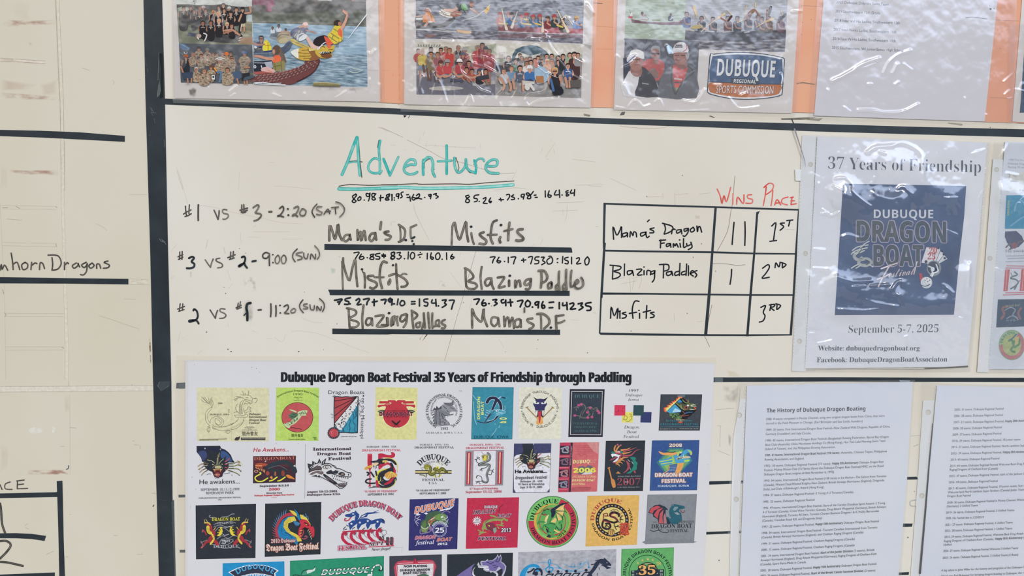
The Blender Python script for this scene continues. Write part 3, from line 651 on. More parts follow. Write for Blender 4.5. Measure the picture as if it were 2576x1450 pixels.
hand('black sum 76.85 + 83.10 above the second line', W3, '2080 165 2140 158 2115 200 2095 235|2165 180 2140 225 2165 240 2195 225 2180 205 2150 215|2232 220|2310 180 2270 185 2275 205 2305 215 2300 240 2265 235 2265 220 2300 195|2375 170 2330 180 2330 200 2370 210 2370 235 2330 235|2400 205 2440 205|2418 185 2422 222|2530 160 2505 170 2510 195 2540 210 2530 235 2505 235 2500 215 2535 190 2540 165', BLACK, 15)
hand(('black digits 83.10 = 160.16 above the second line', 'black sum 76.17 + 75.30 = 151.20 above the second line'), W4, '0 190 45 190|20 175 25 205|140 155 110 165 115 190 150 205 140 230 115 230 110 210 145 185 150 160|175 165 215 160 200 190 225 205 200 235 175 230|260 232|305 155 300 235|340 165 325 200 340 235 370 220 375 180 355 160 340 165|415 190 460 178|435 215|440 160|520 170 518 235|565 165 555 215 575 240 590 220 560 210|640 165 615 190 620 235 650 235 665 200 650 165|688 238|738 165 740 240|805 180 785 215 800 235 825 215 790 205#1235 215 1290 210 1270 245 1260 280|1335 215 1310 260 1335 280 1355 260 1320 255|1398 262|1440 215 1440 275|1470 215 1525 212 1510 250 1500 290|1590 250 1640 245|1610 230 1615 270|1670 215 1715 210 1695 290|1790 210 1750 215 1745 245 1785 255 1780 285 1740 290|1815 215 1850 215 1830 250 1860 275 1820 300|1915 220 1880 250 1890 290 1930 285 1945 245 1925 205 1900 205|1995 235 2005 230|2000 275|2060 205 2055 280|2120 215 2085 225 2085 245 2120 260 2115 290 2085 285|2160 215 2160 290|2215 230 2245 220 2245 250 2215 290 2265 285|2340 210 2310 250 2320 300 2350 290 2360 240 2340 210', BLACK, 15)
hand('bold black sum 75.27 + 79.10 above the third line', W3, '1860 705 1945 690 1925 720 1910 750|1895 725 1925 715|2040 675 1985 690 1985 710 2020 720 2015 750 1975 750|2035 745|2105 705 2135 685 2145 710 2115 755 2160 750|2190 695 2255 685 2235 720 2225 755|2290 725 2345 715|2310 695 2310 765|2390 700 2445 695 2430 740|2505 690 2475 705 2495 725 2515 690 2510 755|2530 745', BOLD, 21)
hand('bold black digits 79.10 = 154.37 above the third line', W4, '10 700 45 700 35 745|100 680 75 700 95 725 120 690 115 760|145 745|188 690 178 755|228 708 208 740 225 766 260 752 256 716 228 708|340 720 380 718|340 748 380 745|430 690 430 770|525 690 485 695 485 720 525 735 515 770 485 765|575 700 570 735 620 735|615 695 620 770|645 768|690 705 735 700 715 735 735 755 690 785|770 705 825 705 810 750 795 805', BOLD, 19)
hand('black sum 76.39 + 70.96 = 142.35 above the third line', W4, '1050 695 1110 690 1095 725 1080 750|1160 700 1140 735 1150 765 1185 760 1180 735 1145 740|1220 742|1265 700 1310 695 1290 725 1315 740 1280 765|1385 695 1360 705 1370 735 1405 725 1410 695 1412 765|1435 730 1490 725|1462 695 1470 770|1545 715 1605 705 1590 745 1575 780|1660 705 1635 735 1645 775 1680 770 1690 730 1660 705|1715 782|1770 720 1745 735 1755 760 1785 740 1785 715 1780 790|1835 720 1820 760 1830 795 1855 785 1845 760 1820 770|1905 730 1955 725|1905 790 1945 788|2020 730 2020 800|2060 735 2060 765 2110 755|2105 730 2110 810|2140 745 2180 735 2180 765 2145 805 2205 800|2235 745 2285 735 2265 765 2290 785 2245 815|2380 730 2325 740 2325 765 2375 780 2375 815 2335 820', BLACK, 20)

# ---- results table
hand(('red marker heading WINS over the table', 'red marker heading PLACE over the table'), W5, '1068 118 1095 180 1108 240 1125 170 1145 225 1180 105|1200 155 1197 245|1230 245 1238 185 1285 240 1290 165|1355 165 1320 170 1325 195 1360 205 1355 235 1305 235#1475 100 1465 180 1450 255|1455 105 1500 70 1535 85 1520 130 1465 170|1530 130 1525 190 1515 255|1545 250 1565 205 1595 250|1555 235 1590 232|1655 185 1610 200 1605 235 1650 250|1690 185 1680 245|1700 185 1675 190|1710 215 1680 217|1725 240 1680 247', RED, 10.5)
hand("black marker table entry Mama's Dragon Family", W5, '210 535 205 430 235 500 260 465 275 430 275 520|320 480 285 490 290 515 320 500 325 480 325 515|345 515 350 470 370 505 375 475 395 480 400 515|480 475 435 485 440 510 475 490 475 475 485 520 505 510|505 375 490 388|545 440 510 450 540 465 540 480 510 482|630 410 640 450 628 490|615 402 690 425 700 455 665 480 630 492|695 455 690 490|690 465 710 450 720 455|770 455 735 460 735 485 765 470 770 455 775 490|830 445 795 450 800 470 825 455 830 445 825 480 800 510 785 505|870 435 845 455 855 475 880 460 870 435|900 425 905 475 910 440 925 430 940 475|600 540 598 605|590 545 640 540|600 570 630 565|680 570 650 575 650 595 675 585 680 570 685 600|705 600 705 570 720 590 730 570 745 600|760 570 765 600|757 540|790 530 790 600 810 595|815 570 820 590 845 580|850 560 860 600 830 620', BLACK, 11.5)
hand('black marker table entry Blazing Paddles', W5, '205 760 200 862|180 750 265 760 260 785 210 800 255 815 265 835 240 855 200 865|300 740 298 835|365 795 325 800 330 830 360 815 365 795 375 835|400 785 445 785 405 830 445 830|462 795 462 830|462 765|485 830 488 795 515 800 515 830|550 795 520 805 525 825 550 810 550 795 548 860 530 890|625 750 622 855|590 745 660 745 665 785 625 800|690 800 650 810 655 835 685 825 690 800 700 835|760 735 755 835|750 800 720 810 720 835 755 825|815 740 810 835|800 800 775 810 775 830 805 825|830 755 830 835|845 820 875 805 860 795 845 820 870 840|900 795 880 805 900 830 885 850', BLACK, 11.5)
hand('black marker table entry Misfits', W5, '185 1190 190 1095 215 1170 245 1105 240 1190|262 1135 262 1190|240 1135 265 1130|310 1140 280 1150 315 1165 305 1185 280 1190|420 1050 385 1050 365 1110 370 1190|340 1150 400 1140|425 1150 425 1190|420 1125|485 1085 480 1190|455 1140 515 1125|545 1140 515 1145 545 1165 540 1180 515 1185', BLACK, 12)
hand(('two black tally strokes in the wins column', 'single black tally stroke in the wins column'), W5, '1208 395 1200 480 1192 578|1298 390 1300 480 1297 585#1188 785 1185 840 1175 908', BLACK, 12)
hand(('black marker 1ST in the place column', 'black marker 2ND in the place column', 'black marker 3RD in the place column'), W5, '1520 425 1555 398 1545 470 1535 545|1505 552 1560 545|1625 400 1590 405 1620 430 1590 460|1645 380 1695 375|1672 380 1660 425#1445 775 1490 745 1500 770 1470 820 1440 858 1500 850|1548 770 1555 730 1580 765 1590 725|1610 730 1608 770|1600 728 1640 745 1610 772#1430 1100 1470 1085 1450 1140 1465 1170 1450 1210 1418 1222|1505 1125 1515 1075|1500 1080 1545 1075 1535 1095 1510 1100 1540 1125|1565 1075 1562 1115|1555 1070 1595 1085 1570 1115', BLACK, 11.5)

# ---- left panel
hand('black marker words horn Dragons, cut off by the frame', (0, 480, 3.021), '0 605 10 560 15 600 35 565 58 605|85 475 95 540 100 600|100 560 130 545 150 600|190 545 165 565 175 600 205 590 210 560 190 545|240 545 235 600|240 570 265 550 280 555|300 600 305 550 325 555 338 592|395 510 400 560 395 605|365 490 440 495 465 550 440 595 395 605|490 545 490 600|490 570 510 548 520 555|580 550 550 570 565 590 595 565 590 550 605 580|655 545 620 565 640 585 660 565 662 555 658 610 635 640 612 638|700 550 675 570 690 590 715 570 700 550|735 590 735 560 755 560 765 590|820 535 790 545 830 565 820 585 785 590', DARK, 11)
hand('black marker letters ACE, cut off by the frame', (0, 960, 2.959), '0 770 15 805|75 750 40 765 40 800 90 805|130 745 128 800|125 742 180 735|130 770 175 765|128 800 205 798', DARK, 9)
hand('thick black strokes inside the lower left grid', (0, 960, 2.959), '0 910 8 960 15 1060 38 1130|0 1190 50 1190 80 1220 50 1270 0 1320|0 1345 60 1350 170 1375', DARK, 17)
# ================================================================== sheets of paper, their sleeves and clear tape
CLEAR = film('clear_sleeve', milk=.04, rough=.12, gloss=3.0, ior=1.47)
HAZY = film('clear_sleeve_hazed', milk=.085, rough=.11, gloss=3.0, ior=1.47)
STIFF = film('clear_binder_edge', milk=.50, rough=.2, gloss=1.0, ior=1.4)
PACK = film('clear_packing_tape', tint=(1, .985, .95), milk=.10, rough=.22, gloss=1.0, ior=1.4)
PAPERW = mottled('white_paper', ((.3, 'd0cfcf'), (.7, 'd4d3d4')), 14, rough=.6, spec=.1, bump=.05)
PAPERB = mottled('bright_paper', ((.3, 'd8d9df'), (.7, 'dddee5')), 10, rough=.5, spec=.15, bump=.1)
PAPERY = mottled('photo_paper', ((.3, 'd0c9c2'), (.7, 'd7d0ca')), 9, rough=.5, spec=.15)
ORANGE = mottled('orange_card', ((.3, 'e59f7c'), (.6, 'e8a888'), (.8, 'e39a7a')), 6, rough=.6, spec=.1)

t = thing('poster_board', 'orange poster board behind the hanging photo sheets, showing as strips between them', 'poster board', 955, 262)
q = Part('backing_card', t, 0)
q.slab('952 -60 2640 -60 2634 314 2546 309 2480 307 2045 284 1544 271 1000 260 955 258', ORANGE, .0003, .0008)
q.h = .00081
q.fr(960, 0, 4.393).lines('5 780 95 782|205 0 200 1150|130 800 120 850', 3, 'd08a68', 0); q.lines('186 0 192 1150', 14, 'dd9c7c', 0)
q.fr(1500, 0, 4.395).lines('0 290 120 295 200 305|0 540 190 545|0 30 60 40|2225 905 2450 930', 4, 'd08c70', 0)
q.fr(2000, 0, 4.264).lines('70 60 280 70|10 890 230 910|2150 215 2400 225|2080 1045 2340 1060', 4, 'b98a76', 0); q.line('20 900 80 885 200 905', 10, '8c7a6c')
for x, y in ((80, 240), (70, 370), (175, 210), (250, 460), (70, 70), (2200, 520)): q.ell(x, y, 4, 4, '8d5a48', n=6)
q.done()

def sheet(name, label, cat, quad, paper, h=.0010, th=.0003, group=None, part='paper'):
    t = thing(name, label, cat, (quad[2][0] + quad[3][0]) / 2, (quad[2][1] + quad[3][1]) / 2, group=group)
    p = Part(part, t, 0); p.slab(quad, paper, h, h + th)
    return t, p
def Q(s): return pts(s)
def holes(parent, cs, h, fr=(0, 0, 1), r=6):
    for x, y in cs:
        k = Part('punched_hole', parent, h, fr)
        k.ell(x, y, r, r * 1.05, 'b9b7ad', n=16); k.ell(x - r * .12, y + r * .1, r * .78, r * .8, 'cfccc2', n=16); k.done()
def beads(parent, line, h, n, fr=(0, 0, 1), w=3.2, mat=None):
    """the knurled weld along a sleeve's edge"""
    k = Part('welded_edge', parent, h, fr)
    p = pts(line); L = [0]
    for a_, b_ in zip(p[:-1], p[1:]): L.append(L[-1] + math.hypot(b_[0] - a_[0], b_[1] - a_[1]))
    for i in range(n):
        d = L[-1] * (i + .5) / n
        for j in range(len(p) - 1):
            if L[j] <= d <= L[j + 1]:
                u = (d - L[j]) / (L[j + 1] - L[j]); x = p[j][0] + (p[j + 1][0] - p[j][0]) * u; y = p[j][1] + (p[j + 1][1] - p[j][1]) * u
                k.ell(x, y, w * .5, L[-1] / n * .36, mat or STIFF, n=8); k.h -= STEP
                break
    k.done()

# three photo sheets, a list of teams, and a sixth of a picture at the frame's edge
T1, p1 = sheet('photo_sheet', 'photo sheet with a person leaning off a dragon-headed boat, leftmost in the top row', 'poster', Q('433 -60 951 -60 956 256 440 247'), PAPERY, group='photo sheets in clear sleeves')
p1.h = .0013; p1.fr(420, 0, 4.532)
GR = stain('grime', '57503f', .42, .66, 90, most=.8)
p1.poly('240 1020 300 990 340 1010 340 1100 300 1120 255 1090', GR); p1.poly('190 950 330 955 330 990 200 985', stain('light_grime', '8a8070', .5, .75, 70, most=.5))
p1.poly('1650 985 2250 1000 2240 1040 1700 1030', stain('light_grime', '8a8070')); p1.lines('2290 800 2410 805', 3, 'a49c94', 0); p1.lines('2120 990 2160 1060|2440 950 2450 1130', 3, 'a49c94', 0)
p1.done()
T2, p2 = sheet('photo_sheet', 'glare-streaked photo sheet with a green canopy group picture and two rowing pictures', 'poster', Q('1017 -60 1494 -60 1486 271 1017 263'), PAPERY, group='photo sheets in clear sleeves')
p2.h = .0013; p2.fr(960, 0, 4.393); p2.poly('2230 480 2330 500 2320 560 2240 520', stain('light_grime', '8a8070')); p2.lines('2345 30 2440 36|2230 490 2270 500', 5, '9c938a', 0); p2.done()
T3, p3 = sheet('photo_sheet', 'photo sheet with three men in caps and the blue and brown commission badge', 'poster', Q('1556 -60 2014 -60 1992 285 1544 276'), PAPERY, group='photo sheets in clear sleeves')
p3.done()
T4, p4 = sheet('team_list_sheet', 'mostly blank sheet in a clear sleeve listing school teams by year, right of the badge', 'poster', Q('2076 -60 2516 -60 2477 306 2048 291'), mottled('team_list_paper', ((.3, 'cfccce'), (.7, 'd4d1d4')), 8, rough=.55))
p4.h = .0013; p4.fr(2000, 0, 4.264)
INK = '43464c'
for s_, x0, y0, x1, y1 in (('2021 Dubuque Dolphins Swim Team', 443, 36, 1002, 62), ('2019 Southwestern 11th Grade', 432, 135, 912, 156), ('2018 Isaac and His Ladies, Southwestern 12th', 422, 232, 1122, 262), ('2017 Isaac-N-His Ladies, Southwestern 11th', 413, 330, 1085, 359), ('2016 Isaac-N-His Ladies, Southwestern 10th', 404, 428, 1076, 453), ('2015 Southwestern, WI Junior/Senior High School', 396, 525, 1160, 556)):
    p4.text(s_, x0, y0, x1, y1, 29, INK, 's', lean=2)
p4.lines('1835 190 1900 185 1960 190 2060 205', 9, '8f8a84', 0); p4.poly('1840 195 1845 140 1865 140 1875 185 1980 178 2040 200', stain('light_grime', '8a8070', .4, .6, 80, most=.8)); p4.ell(2097, 96, 12, 10, '4b4a4a', n=8); p4.ell(2135, 92, 6, 6, '77736f', n=8); p4.ell(2090, 62, 5, 5, '8a8683', n=6)
p4.done()
T5, p5 = sheet('photo_sheet', 'sliver of a sheet with a dark blue picture at the top right corner', 'poster', Q('2576 -60 2800 -60 2800 320 2546 306'), PAPERY, group='photo sheets in clear sleeves')
p5.done()
q = Part('photograph', T5, .0014, (2000, 0, 4.264)); q.poly('2500 0 2900 0 2900 1200 2410 1210 2420 1100 2440 800', '3d4f66'); q.poly('2450 780 2600 600 2600 1000 2445 1130', '2f3f52'); q.done()

def SC4(fr, t):
    ox, oy, k = fr
    return [(ox + x / k, oy + y / k) for x, y in pts(t)]
A_, B_, C_, D_ = (420, 0, 4.532), (960, 0, 4.393), (1500, 0, 4.395), (2000, 0, 4.264)
def cr(fr, *items): return [(SC4(fr, t), w, h) for t, w, h in items]
sleeve('plastic_sleeve', T1, Q('430 -60 966 -60 968 262 434 252'), .0022, CLEAR, cr(A_, ('715 1050 800 980', 2.2, .0009), ('720 1110 775 1070', 1.6, .0008), ('1210 1075 1300 1110', 1.6, .0007), ('1570 1060 1570 1110', 1.5, .0007), ('1920 1120 1990 1080 2040 1040', 1.5, .0007), ('2290 600 2330 620 2370 570', 1.8, .0010), ('2420 960 2440 1100 2460 1150', 2, .0010), ('470 990 480 1080', 1.5, .0006), ('2310 900 2290 1040', 2, .0006)), amp=.0005, seed=1, step=2.6)
sleeve('plastic_sleeve', T2, Q('1006 -60 1504 -60 1494 278 1008 276'), .0022, CLEAR, cr(B_,
    ('1310 840 1250 690 1150 640 1000 628 900 700 880 790 960 860 1050 960 1100 1000 1190 1030', 2.2, .0016), ('1000 700 1100 725 1200 770 1320 840 1370 920 1340 1010 1290 1060 1280 1140', 2.6, .0018), ('1800 350 1850 480 1920 600 2000 700 2080 800 2200 870', 2.2, .0015),
    ('1820 360 1790 460 1700 440 1610 430', 2.2, .0012), ('1720 740 1800 800 1840 880 1830 960 1780 1030 1640 1050 1590 1110 1620 1170', 2.2, .0016), ('1640 1165 1720 1120 1820 1100 1960 1080', 1.8, .0013), ('570 800 600 900 570 1010 560 1060', 1.8, .0012), ('630 880 680 1000 720 1140', 3.0, .0016),
    ('800 850 790 950 800 1100', 1.8, .0012), ('450 850 430 950 450 1040', 3.0, .0014), ('1500 880 1490 1000 1440 1090', 1.6, .0011), ('930 1150 980 1060 1010 1140', 2.2, .0013), ('680 440 780 460', 4, .0010), ('1820 800 1950 860 2080 820 2190 880', 2.2, .0012), ('2270 60 2330 140', 5, .0012),
    ('210 1200 230 1050 240 900', 2.2, .0012), ('2140 650 2220 690', 4, .0009), ('1700 440 1850 420', 2, .0009)), amp=.0009, seed=2, step=2.0)
sleeve('plastic_sleeve', T3, Q('1545 -60 2026 -60 2002 292 1538 280'), .0022, CLEAR, cr(C_, ('300 750 400 700 440 610 350 640', 2.2, .0013), ('780 510 800 580 830 600', 3.0, .0012), ('350 1190 420 1110 480 1140 520 1180 590 1160', 1.6, .0012), ('650 1130 700 1100 740 1190', 1.6, .0010), ('960 1110 1080 1130 1150 1080 1200 990', 2.2, .0012), ('1470 1080 1530 1160 1600 1200 1800 1180', 1.6, .0011), ('1590 1060 1660 1030', 2, .0011),
    ('2040 820 2060 920', 2.4, .0014), ('1300 940 1380 940', 1.8, .0010), ('2170 130 2270 120', 2.4, .0012), ('200 800 220 620 250 640', 2, .0011), ('310 940 360 1050', 4, .0010), ('210 1180 600 1240 1250 1215', 1.6, .0008)), amp=.0006, seed=3, step=2.2)
sleeve('plastic_sleeve', T4, Q('2060 -60 2560 -60 2548 312 2034 298'), .0022, CLEAR, cr(D_, ('400 870 560 790 720 690 900 625', 4.5, .0013), ('480 840 600 770 760 720 860 680', 1.8, .0008), ('950 790 1000 680 1100 590 1240 540', 3, .0010), ('1050 790 1100 690', 4, .0010), ('1170 690 1250 750', 2.5, .0008), ('680 1185 820 1185 980 1210 1150 1200 1320 1120', 3.2, .0013), ('530 1150 590 1200', 2, .0010), ('350 960 355 1110', 2.2, .0010), ('1070 910 1110 880', 2.4, .0009), ('785 905 820 905', 3, .0009), ('1820 1050 1830 1110', 2, .0009), ('2240 880 2340 790', 2, .0012), ('2250 1020 2300 970 2270 1060 2340 1050', 2, .0012), ('2050 1230 2045 1300', 2, .0012), ('70 950 130 1130', 2, .0009)), amp=.0006, seed=4, step=2.4)
sleeve('plastic_sleeve', T5, Q('2540 60 2800 60 2800 326 2536 310'), .0029, CLEAR, cr(D_, ('2330 1290 2400 1000 2440 900', 3, .001), ('2360 960 2450 980', 2, .001)), amp=.0006, seed=5, step=3)

def packing(label, quad, seed=0, h=.0030, creases=()):
    t = thing('clear_tape_strip', label, 'clear tape', (quad[2][0] + quad[3][0]) / 2, (quad[2][1] + quad[3][1]) / 2, group='clear packing tape strips')
    sleeve('tape_film', t, quad, h, PACK, creases, amp=.0005, sc=.05, seed=seed, step=3)
packing('dull clear tape strip along the bottom of the leftmost photo sheet', Q('433 246 968 259 970 272 436 259'), 11, creases=cr(A_, ('90 1100 200 1110', 1.6, .001), ('1880 1180 1950 1185', 1.5, .001)))
packing('dull clear tape strip along the bottom of the canopy photo sheet', Q('1006 264 1500 274 1500 289 1008 281'), 12, creases=cr(B_, ('2040 1190 2220 1180', 2, .001), ('600 1175 1000 1185', 1.5, .0008)))
packing('dull clear tape strip along the bottom of the commission badge sheet', Q('1538 275 2000 287 2002 299 1538 288'), 13, creases=cr(C_, ('340 1225 560 1240 700 1225', 1.6, .001), ('1220 1215 1270 1215', 2.5, .001)))
packing('dull clear tape strip along the bottom of the team list sheet', Q('2036 293 2560 310 2562 322 2038 304'), 14, creases=cr(D_, ('1090 1295 1500 1305 1900 1320', 2, .0012)))

# the wide poster of festival shirts
TP, pp = sheet('logo_poster', 'wide white poster of colourful festival shirt logos headed 35 Years of Friendship', 'poster', Q('466 906 1000 908 1797 912 1785 1200 1764 1560 466 1560'), PAPERW, h=.0008, th=.0004)
pp.h = .00125; pp.fr(440, 900, 6.745)
for x, y, r in ((1305, 165, 7), (1383, 187, 7), (1595, 632, 7), (1820, 800, 5), (330, 125, 6)): pp.ell(x, y, r, r, '77767a', n=8)
pp.lines('1425 235 1445 260', 5, 'a3a2a6', 0); pp.fr(470, 1100, 8.31)
for x, y in ((1868, 132), (2328, 132), (110, 840), (185, 1090)): pp.ell(x, y, 7, 8, '7b7a7d', n=8)
pp.poly('80 60 200 20 170 110 60 130', stain('paper_scuff', 'a8a5a2', .4, .75, 60, most=.5)); pp.lines('2480 150 2465 1285', 7, '8e8d90', 0)
pp.fr(470, 1240, 7.36).poly('55 240 80 200 75 460 60 420', stain('paper_scuff', 'a8a5a2')); pp.fr(800, 1240, 6.962).lines('1290 960 1480 965|1478 945 1470 1055', 6, 'b9b7b6', 0)
pp.fr(1500, 1090, 8.05).ell(2255, 632, 9, 7, 'a9a9ab', n=8)
pp.done()
packing('long clear tape strip along the top edge of the logo poster', Q('442 894 1802 899 1804 915 444 909'), 15, .0022, cr(W3, ('240 1350 350 1340 520 1360', 3.5, .0014), ('200 1380 330 1370', 2, .001)) + cr(W4, ('1300 1380 1340 1345 1360 1380', 2.5, .0014), ('1400 1390 1470 1345', 2, .0012), ('1950 1390 2300 1370 2576 1385', 2.4, .0012)) + cr((1480, 900, 6.745), ('1600 60 1900 40 2100 60', 2.5, .0012), ('2080 20 2140 80', 2.4, .0012)))
packing('clear tape strip along the left edge of the logo poster', Q('440 906 474 908 472 1500 448 1500'), 16, .0024, cr((0, 960, 2.959), ('1340 180 1365 290', 1.8, .0009), ('1350 230 1340 420', 1.5, .0008), ('1330 1410 1360 1440', 2, .0009)))

# the 37 years sheet in its punched sleeve
TF, pf = sheet('festival_flyer', 'white flyer headed 37 Years of Friendship with a dark blue dragon boat picture', 'poster', Q('2056 343 2484 359 2434 924 2025 927'), PAPERB)
pf.h = .0013; pf.fr(1980, 640, 4.265); pf.poly('1480 1225 1940 1195 1945 1212 1480 1235', '5d5a50'); pf.lines('1480 1220 1700 1215 1935 1203', 7, '66604f', 0); pf.lines('210 1240 700 1230 1500 1235', 5, 'b0aea4', 0)
pf.done()
BST = mottled('milky_binder_plastic', ((.3, 'd9dcda'), (.7, 'e4e6e5')), 30, stretch=(1, 1, .3), rough=.28, spec=.4)
q = Part('binder_strip', TF, 0, (0, 0, 1)); q.slab('2018 340 2053 343 2027 936 1992 934', BST, .0004, .0007); q = q.done()
holes(q, ((2026.5, 638), (2011.5, 859)), .0008)
holes(q, ((2039, 414),), .0008, r=6)
beads(TF, '2053.5 345 2046 500 2037 700 2026 920', .0009, 78)
beads(TF, '2016 395 2012 560 2004 720 1996 900', .0009, 60, w=2.2)
beads(TF, '2484 362 2480 420 2474 500 2466 620', .0014, 40, w=3.6)
R1_, R2_ = (1980, 320, 4.265), (1980, 640, 4.265)
sleeve('plastic_sleeve', TF, Q('2020 338 2494 358 2442 936 1992 936'), .0022, HAZY, cr(R1_, ('640 740 800 800 960 930 1100 980', 40, .0060), ('900 420 1100 380 1300 420 1440 560', 34, .0030), ('1000 760 1180 800 1320 760', 26, .0040), ('1560 700 1800 760', 26, .0032), ('860 270 960 210 1100 200 1240 170 1380 230 1450 330 1460 560', 5, .0016), ('940 540 920 600', 5, .001), ('520 550 620 545 700 620 710 700 840 810 900 850', 2.4, .0016), ('490 630 600 680', 2, .001), ('370 930 440 920 470 950 560 910', 2.6, .0015), ('430 920 380 880', 2, .001), ('340 600 320 900 310 1040', 2, .0011), ('1000 260 1050 280', 4, .0012), ('600 1180 660 1160 760 1190', 5, .0014), ('2130 450 2140 620 2060 760 2060 950', 2.5, .0012), ('1980 290 2120 240', 3, .0009), ('940 700 1080 760 1200 740', 9, .0014), ('1190 660 1250 640 1340 720', 5, .001), ('290 1310 400 1320', 3, .0009), ('1680 760 1830 760', 3, .0009), ('1720 1110 1830 1160', 3, .0009))
    + cr(R2_, ('540 320 800 400 1050 400 1250 480', 34, .0046), ('560 600 900 640 1150 600', 30, .0040), ('250 300 330 500 300 700', 26, .003), ('1900 200 1860 500', 26, .003), ('1400 560 1750 520', 26, .003), ('710 350 830 340', 2.4, .0014), ('900 335 1100 325', 2.4, .0016), ('540 240 700 290 900 280', 6, .0014), ('1130 370 1180 300 1230 290 1240 330', 4, .0013), ('860 500 1000 540 1200 570', 6, .0013), ('1200 430 1240 560', 4, .001), ('240 850 300 850', 3, .0012), ('300 750 420 800', 5, .0012), ('330 960 480 930', 3, .0009), ('1850 680 1890 700', 3, .0012), ('1960 100 1950 330', 4, .0012), ('290 150 420 160', 4, .001), ('1260 890 1290 880', 3, .001), ('560 600 800 610 1000 590', 5, .001), ('1680 330 1780 420', 5, .001)), amp=.0020, sc=.017, seed=6, step=2.4)
wr = Part('wrinkle_line', TF, .0032, (1980, 320, 4.265)); wr.line('80 20 130 170 180 330 200 420', 9, '8f8a8e', 4, taper=(16, 4)); wr.done()

TL_, pl = sheet('logo_sheet', 'faded sheet of small shirt logos at the right edge beside the blue flyer', 'poster', Q('2528 356 2700 362 2700 930 2486 930'), mottled('faded_paper', ((.3, 'c9cdd2'), (.7, 'd2d7dd')), 8, rough=.5))
pl.done()
q = Part('binder_strip', TL_, 0, (0, 0, 1)); q.slab('2498 400 2524 402 2487 938 2458 936', BST, .0009, .0012); q = q.done()
holes(q, ((2490.5, 650), (2507, 427)), .00135); beads(TL_, '2524 404 2512 560 2502 720 2487 930', .0014, 72)
sleeve('plastic_sleeve', TL_, Q('2500 358 2700 362 2700 940 2458 938'), .0026, HAZY, cr(R1_, ('2350 700 2542 800', 26, .004), ('2280 330 2330 260 2370 180', 3, .0013), ('2400 900 2490 820 2542 880', 4, .0012), ('2360 500 2480 520', 4, .001)) + cr(R2_, ('2240 160 2330 200', 5, .001), ('2260 900 2400 760', 5, .001)), amp=.0012, seed=7, step=3)
q = Part('clear_patch', TF, 0, (1980, 320, 4.265)); q.slab('85 450 160 455 150 578 90 575', BST, .0012, .0014); q.done()

TH1, ph1 = sheet('history_page', 'sleeved typed page headed The History of Dubuque Dragon Boating', 'page', Q('1879 971 2080 966 2296 961 2282 1200 2250 1570 1856 1570'), mottled('history_paper', ((.3, 'd2d6e1'), (.7, 'd8dce6')), 7, rough=.5), group='typed history pages')
TH2, ph2 = sheet('history_page', 'typed history page cut off by the right edge of the picture, listing years from 2005', 'page', Q('2357 970 2700 979 2700 1570 2303 1570'), mottled('history_paper', ((.3, 'd2d6e1'), (.7, 'd8dce6')), 7, rough=.5), group='typed history pages')
for t_, strip, bead, hl, q4, sd in ((TH1, '1862 1004 1876 1004 1872 1100 1862 1240 1852 1570 1832 1570 1840 1240 1845 1100', '1877 976 1871 1100 1863 1300 1857 1500', ((1860, 1045), (1852, 1257)), '1856 962 2302 956 2260 1560 1832 1560', 8), (TH2, '2322 1008 2350 1008 2336 1160 2312 1460 2290 1460 2312 1160', '2355 974 2342 1080 2330 1180', ((2335, 1038), (2319, 1248)), '2318 962 2700 972 2700 1560 2290 1560', 9)):
    q = Part('binder_strip', t_, 0); q.slab(strip, BST, .0004, .0007); q = q.done()
    holes(q, hl, .0008, r=6.5); beads(t_, bead, .0014, 60, w=2.4)
    sleeve('plastic_sleeve', t_, Q(q4), .0024, CLEAR, cr((1760, 930, 4.6), ('1080 245 1160 240', 2, .0008), ('1130 190 1230 188', 2, .0008), ('1870 180 1980 215', 3, .0006)) if sd == 8 else (), amp=.0006, sc=.012, seed=sd, step=4)
q = Part('welded_edge', TH2, .0015, (2260, 930, 2.788), 'black knurled edge of the sleeve'); q.line('240 380 222 600 190 1000 152 1430', 9, '33363c', 0, taper=(4, 14)); q.done()
marks = Part('wear_marks', board, .00004, (1760, 930, 4.6), 'smudges between the pages')
marks.lines('210 940 350 995|205 652 250 655|180 465 400 450|470 220 460 350|240 660 235 900|2440 770 2560 765', 4, 'a8a599', 0); marks.poly('330 740 370 770 360 900 330 880', GREY); marks.poly('260 180 480 180 450 400 260 380', GREY)
marks.poly('300 0 420 20 500 90 330 90', stain('old_yellow_glue', 'cfc9a6', .3, .7, 20, most=.6)); marks.lines('2480 890 2530 870', 9, 'b5b3a8', 0)
marks.fr(1760, 1190, 4.6); marks.lines('2520 315 2440 330 2440 380 2500 390', 16, 'bab8ae', 4); marks.ell(225, 1015, 8, 10, '77746a', n=8); marks.ell(2410, 750, 12, 8, '7c7a70', n=8); marks.ell(2485, 218, 7, 6, '8d8a82', n=8)
marks.fr(1500, 0, 4.395); marks.poly('1240 1282 1270 1280 1310 1300 1300 1303', '2d2a28'); marks.line('265 1310 265 1395 400 1410 600 1425 760 1410 830 1385', 4, 'b6ab98', 0); marks.poly('280 1240 320 1235 310 1270 260 1275', '4a443a'); marks.poly('2040 1310 2300 1300 2440 1300 2300 1325 2050 1325', '6a675c')
marks.line('2160 1315 2205 1420', 12, '4a4744')
marks.fr(960, 0, 4.393); marks.poly('240 1272 280 1278 250 1302', '20252a'); marks.line('310 1278 295 1305', 6, '3a3e42'); marks.poly('2230 1255 2310 1270 2300 1290 2240 1280', '8b8273')
marks.fr(2000, 0, 4.264); marks.poly('60 1272 300 1270 260 1298 70 1280', '8d8a76'); marks.poly('1640 1315 1800 1330 1790 1350 1640 1325', '9b9689')
for x, y in ((2265, 1386), (2095, 1368)): marks.ell(x, y, 6, 6, '6a6a66', n=8)
marks.done()
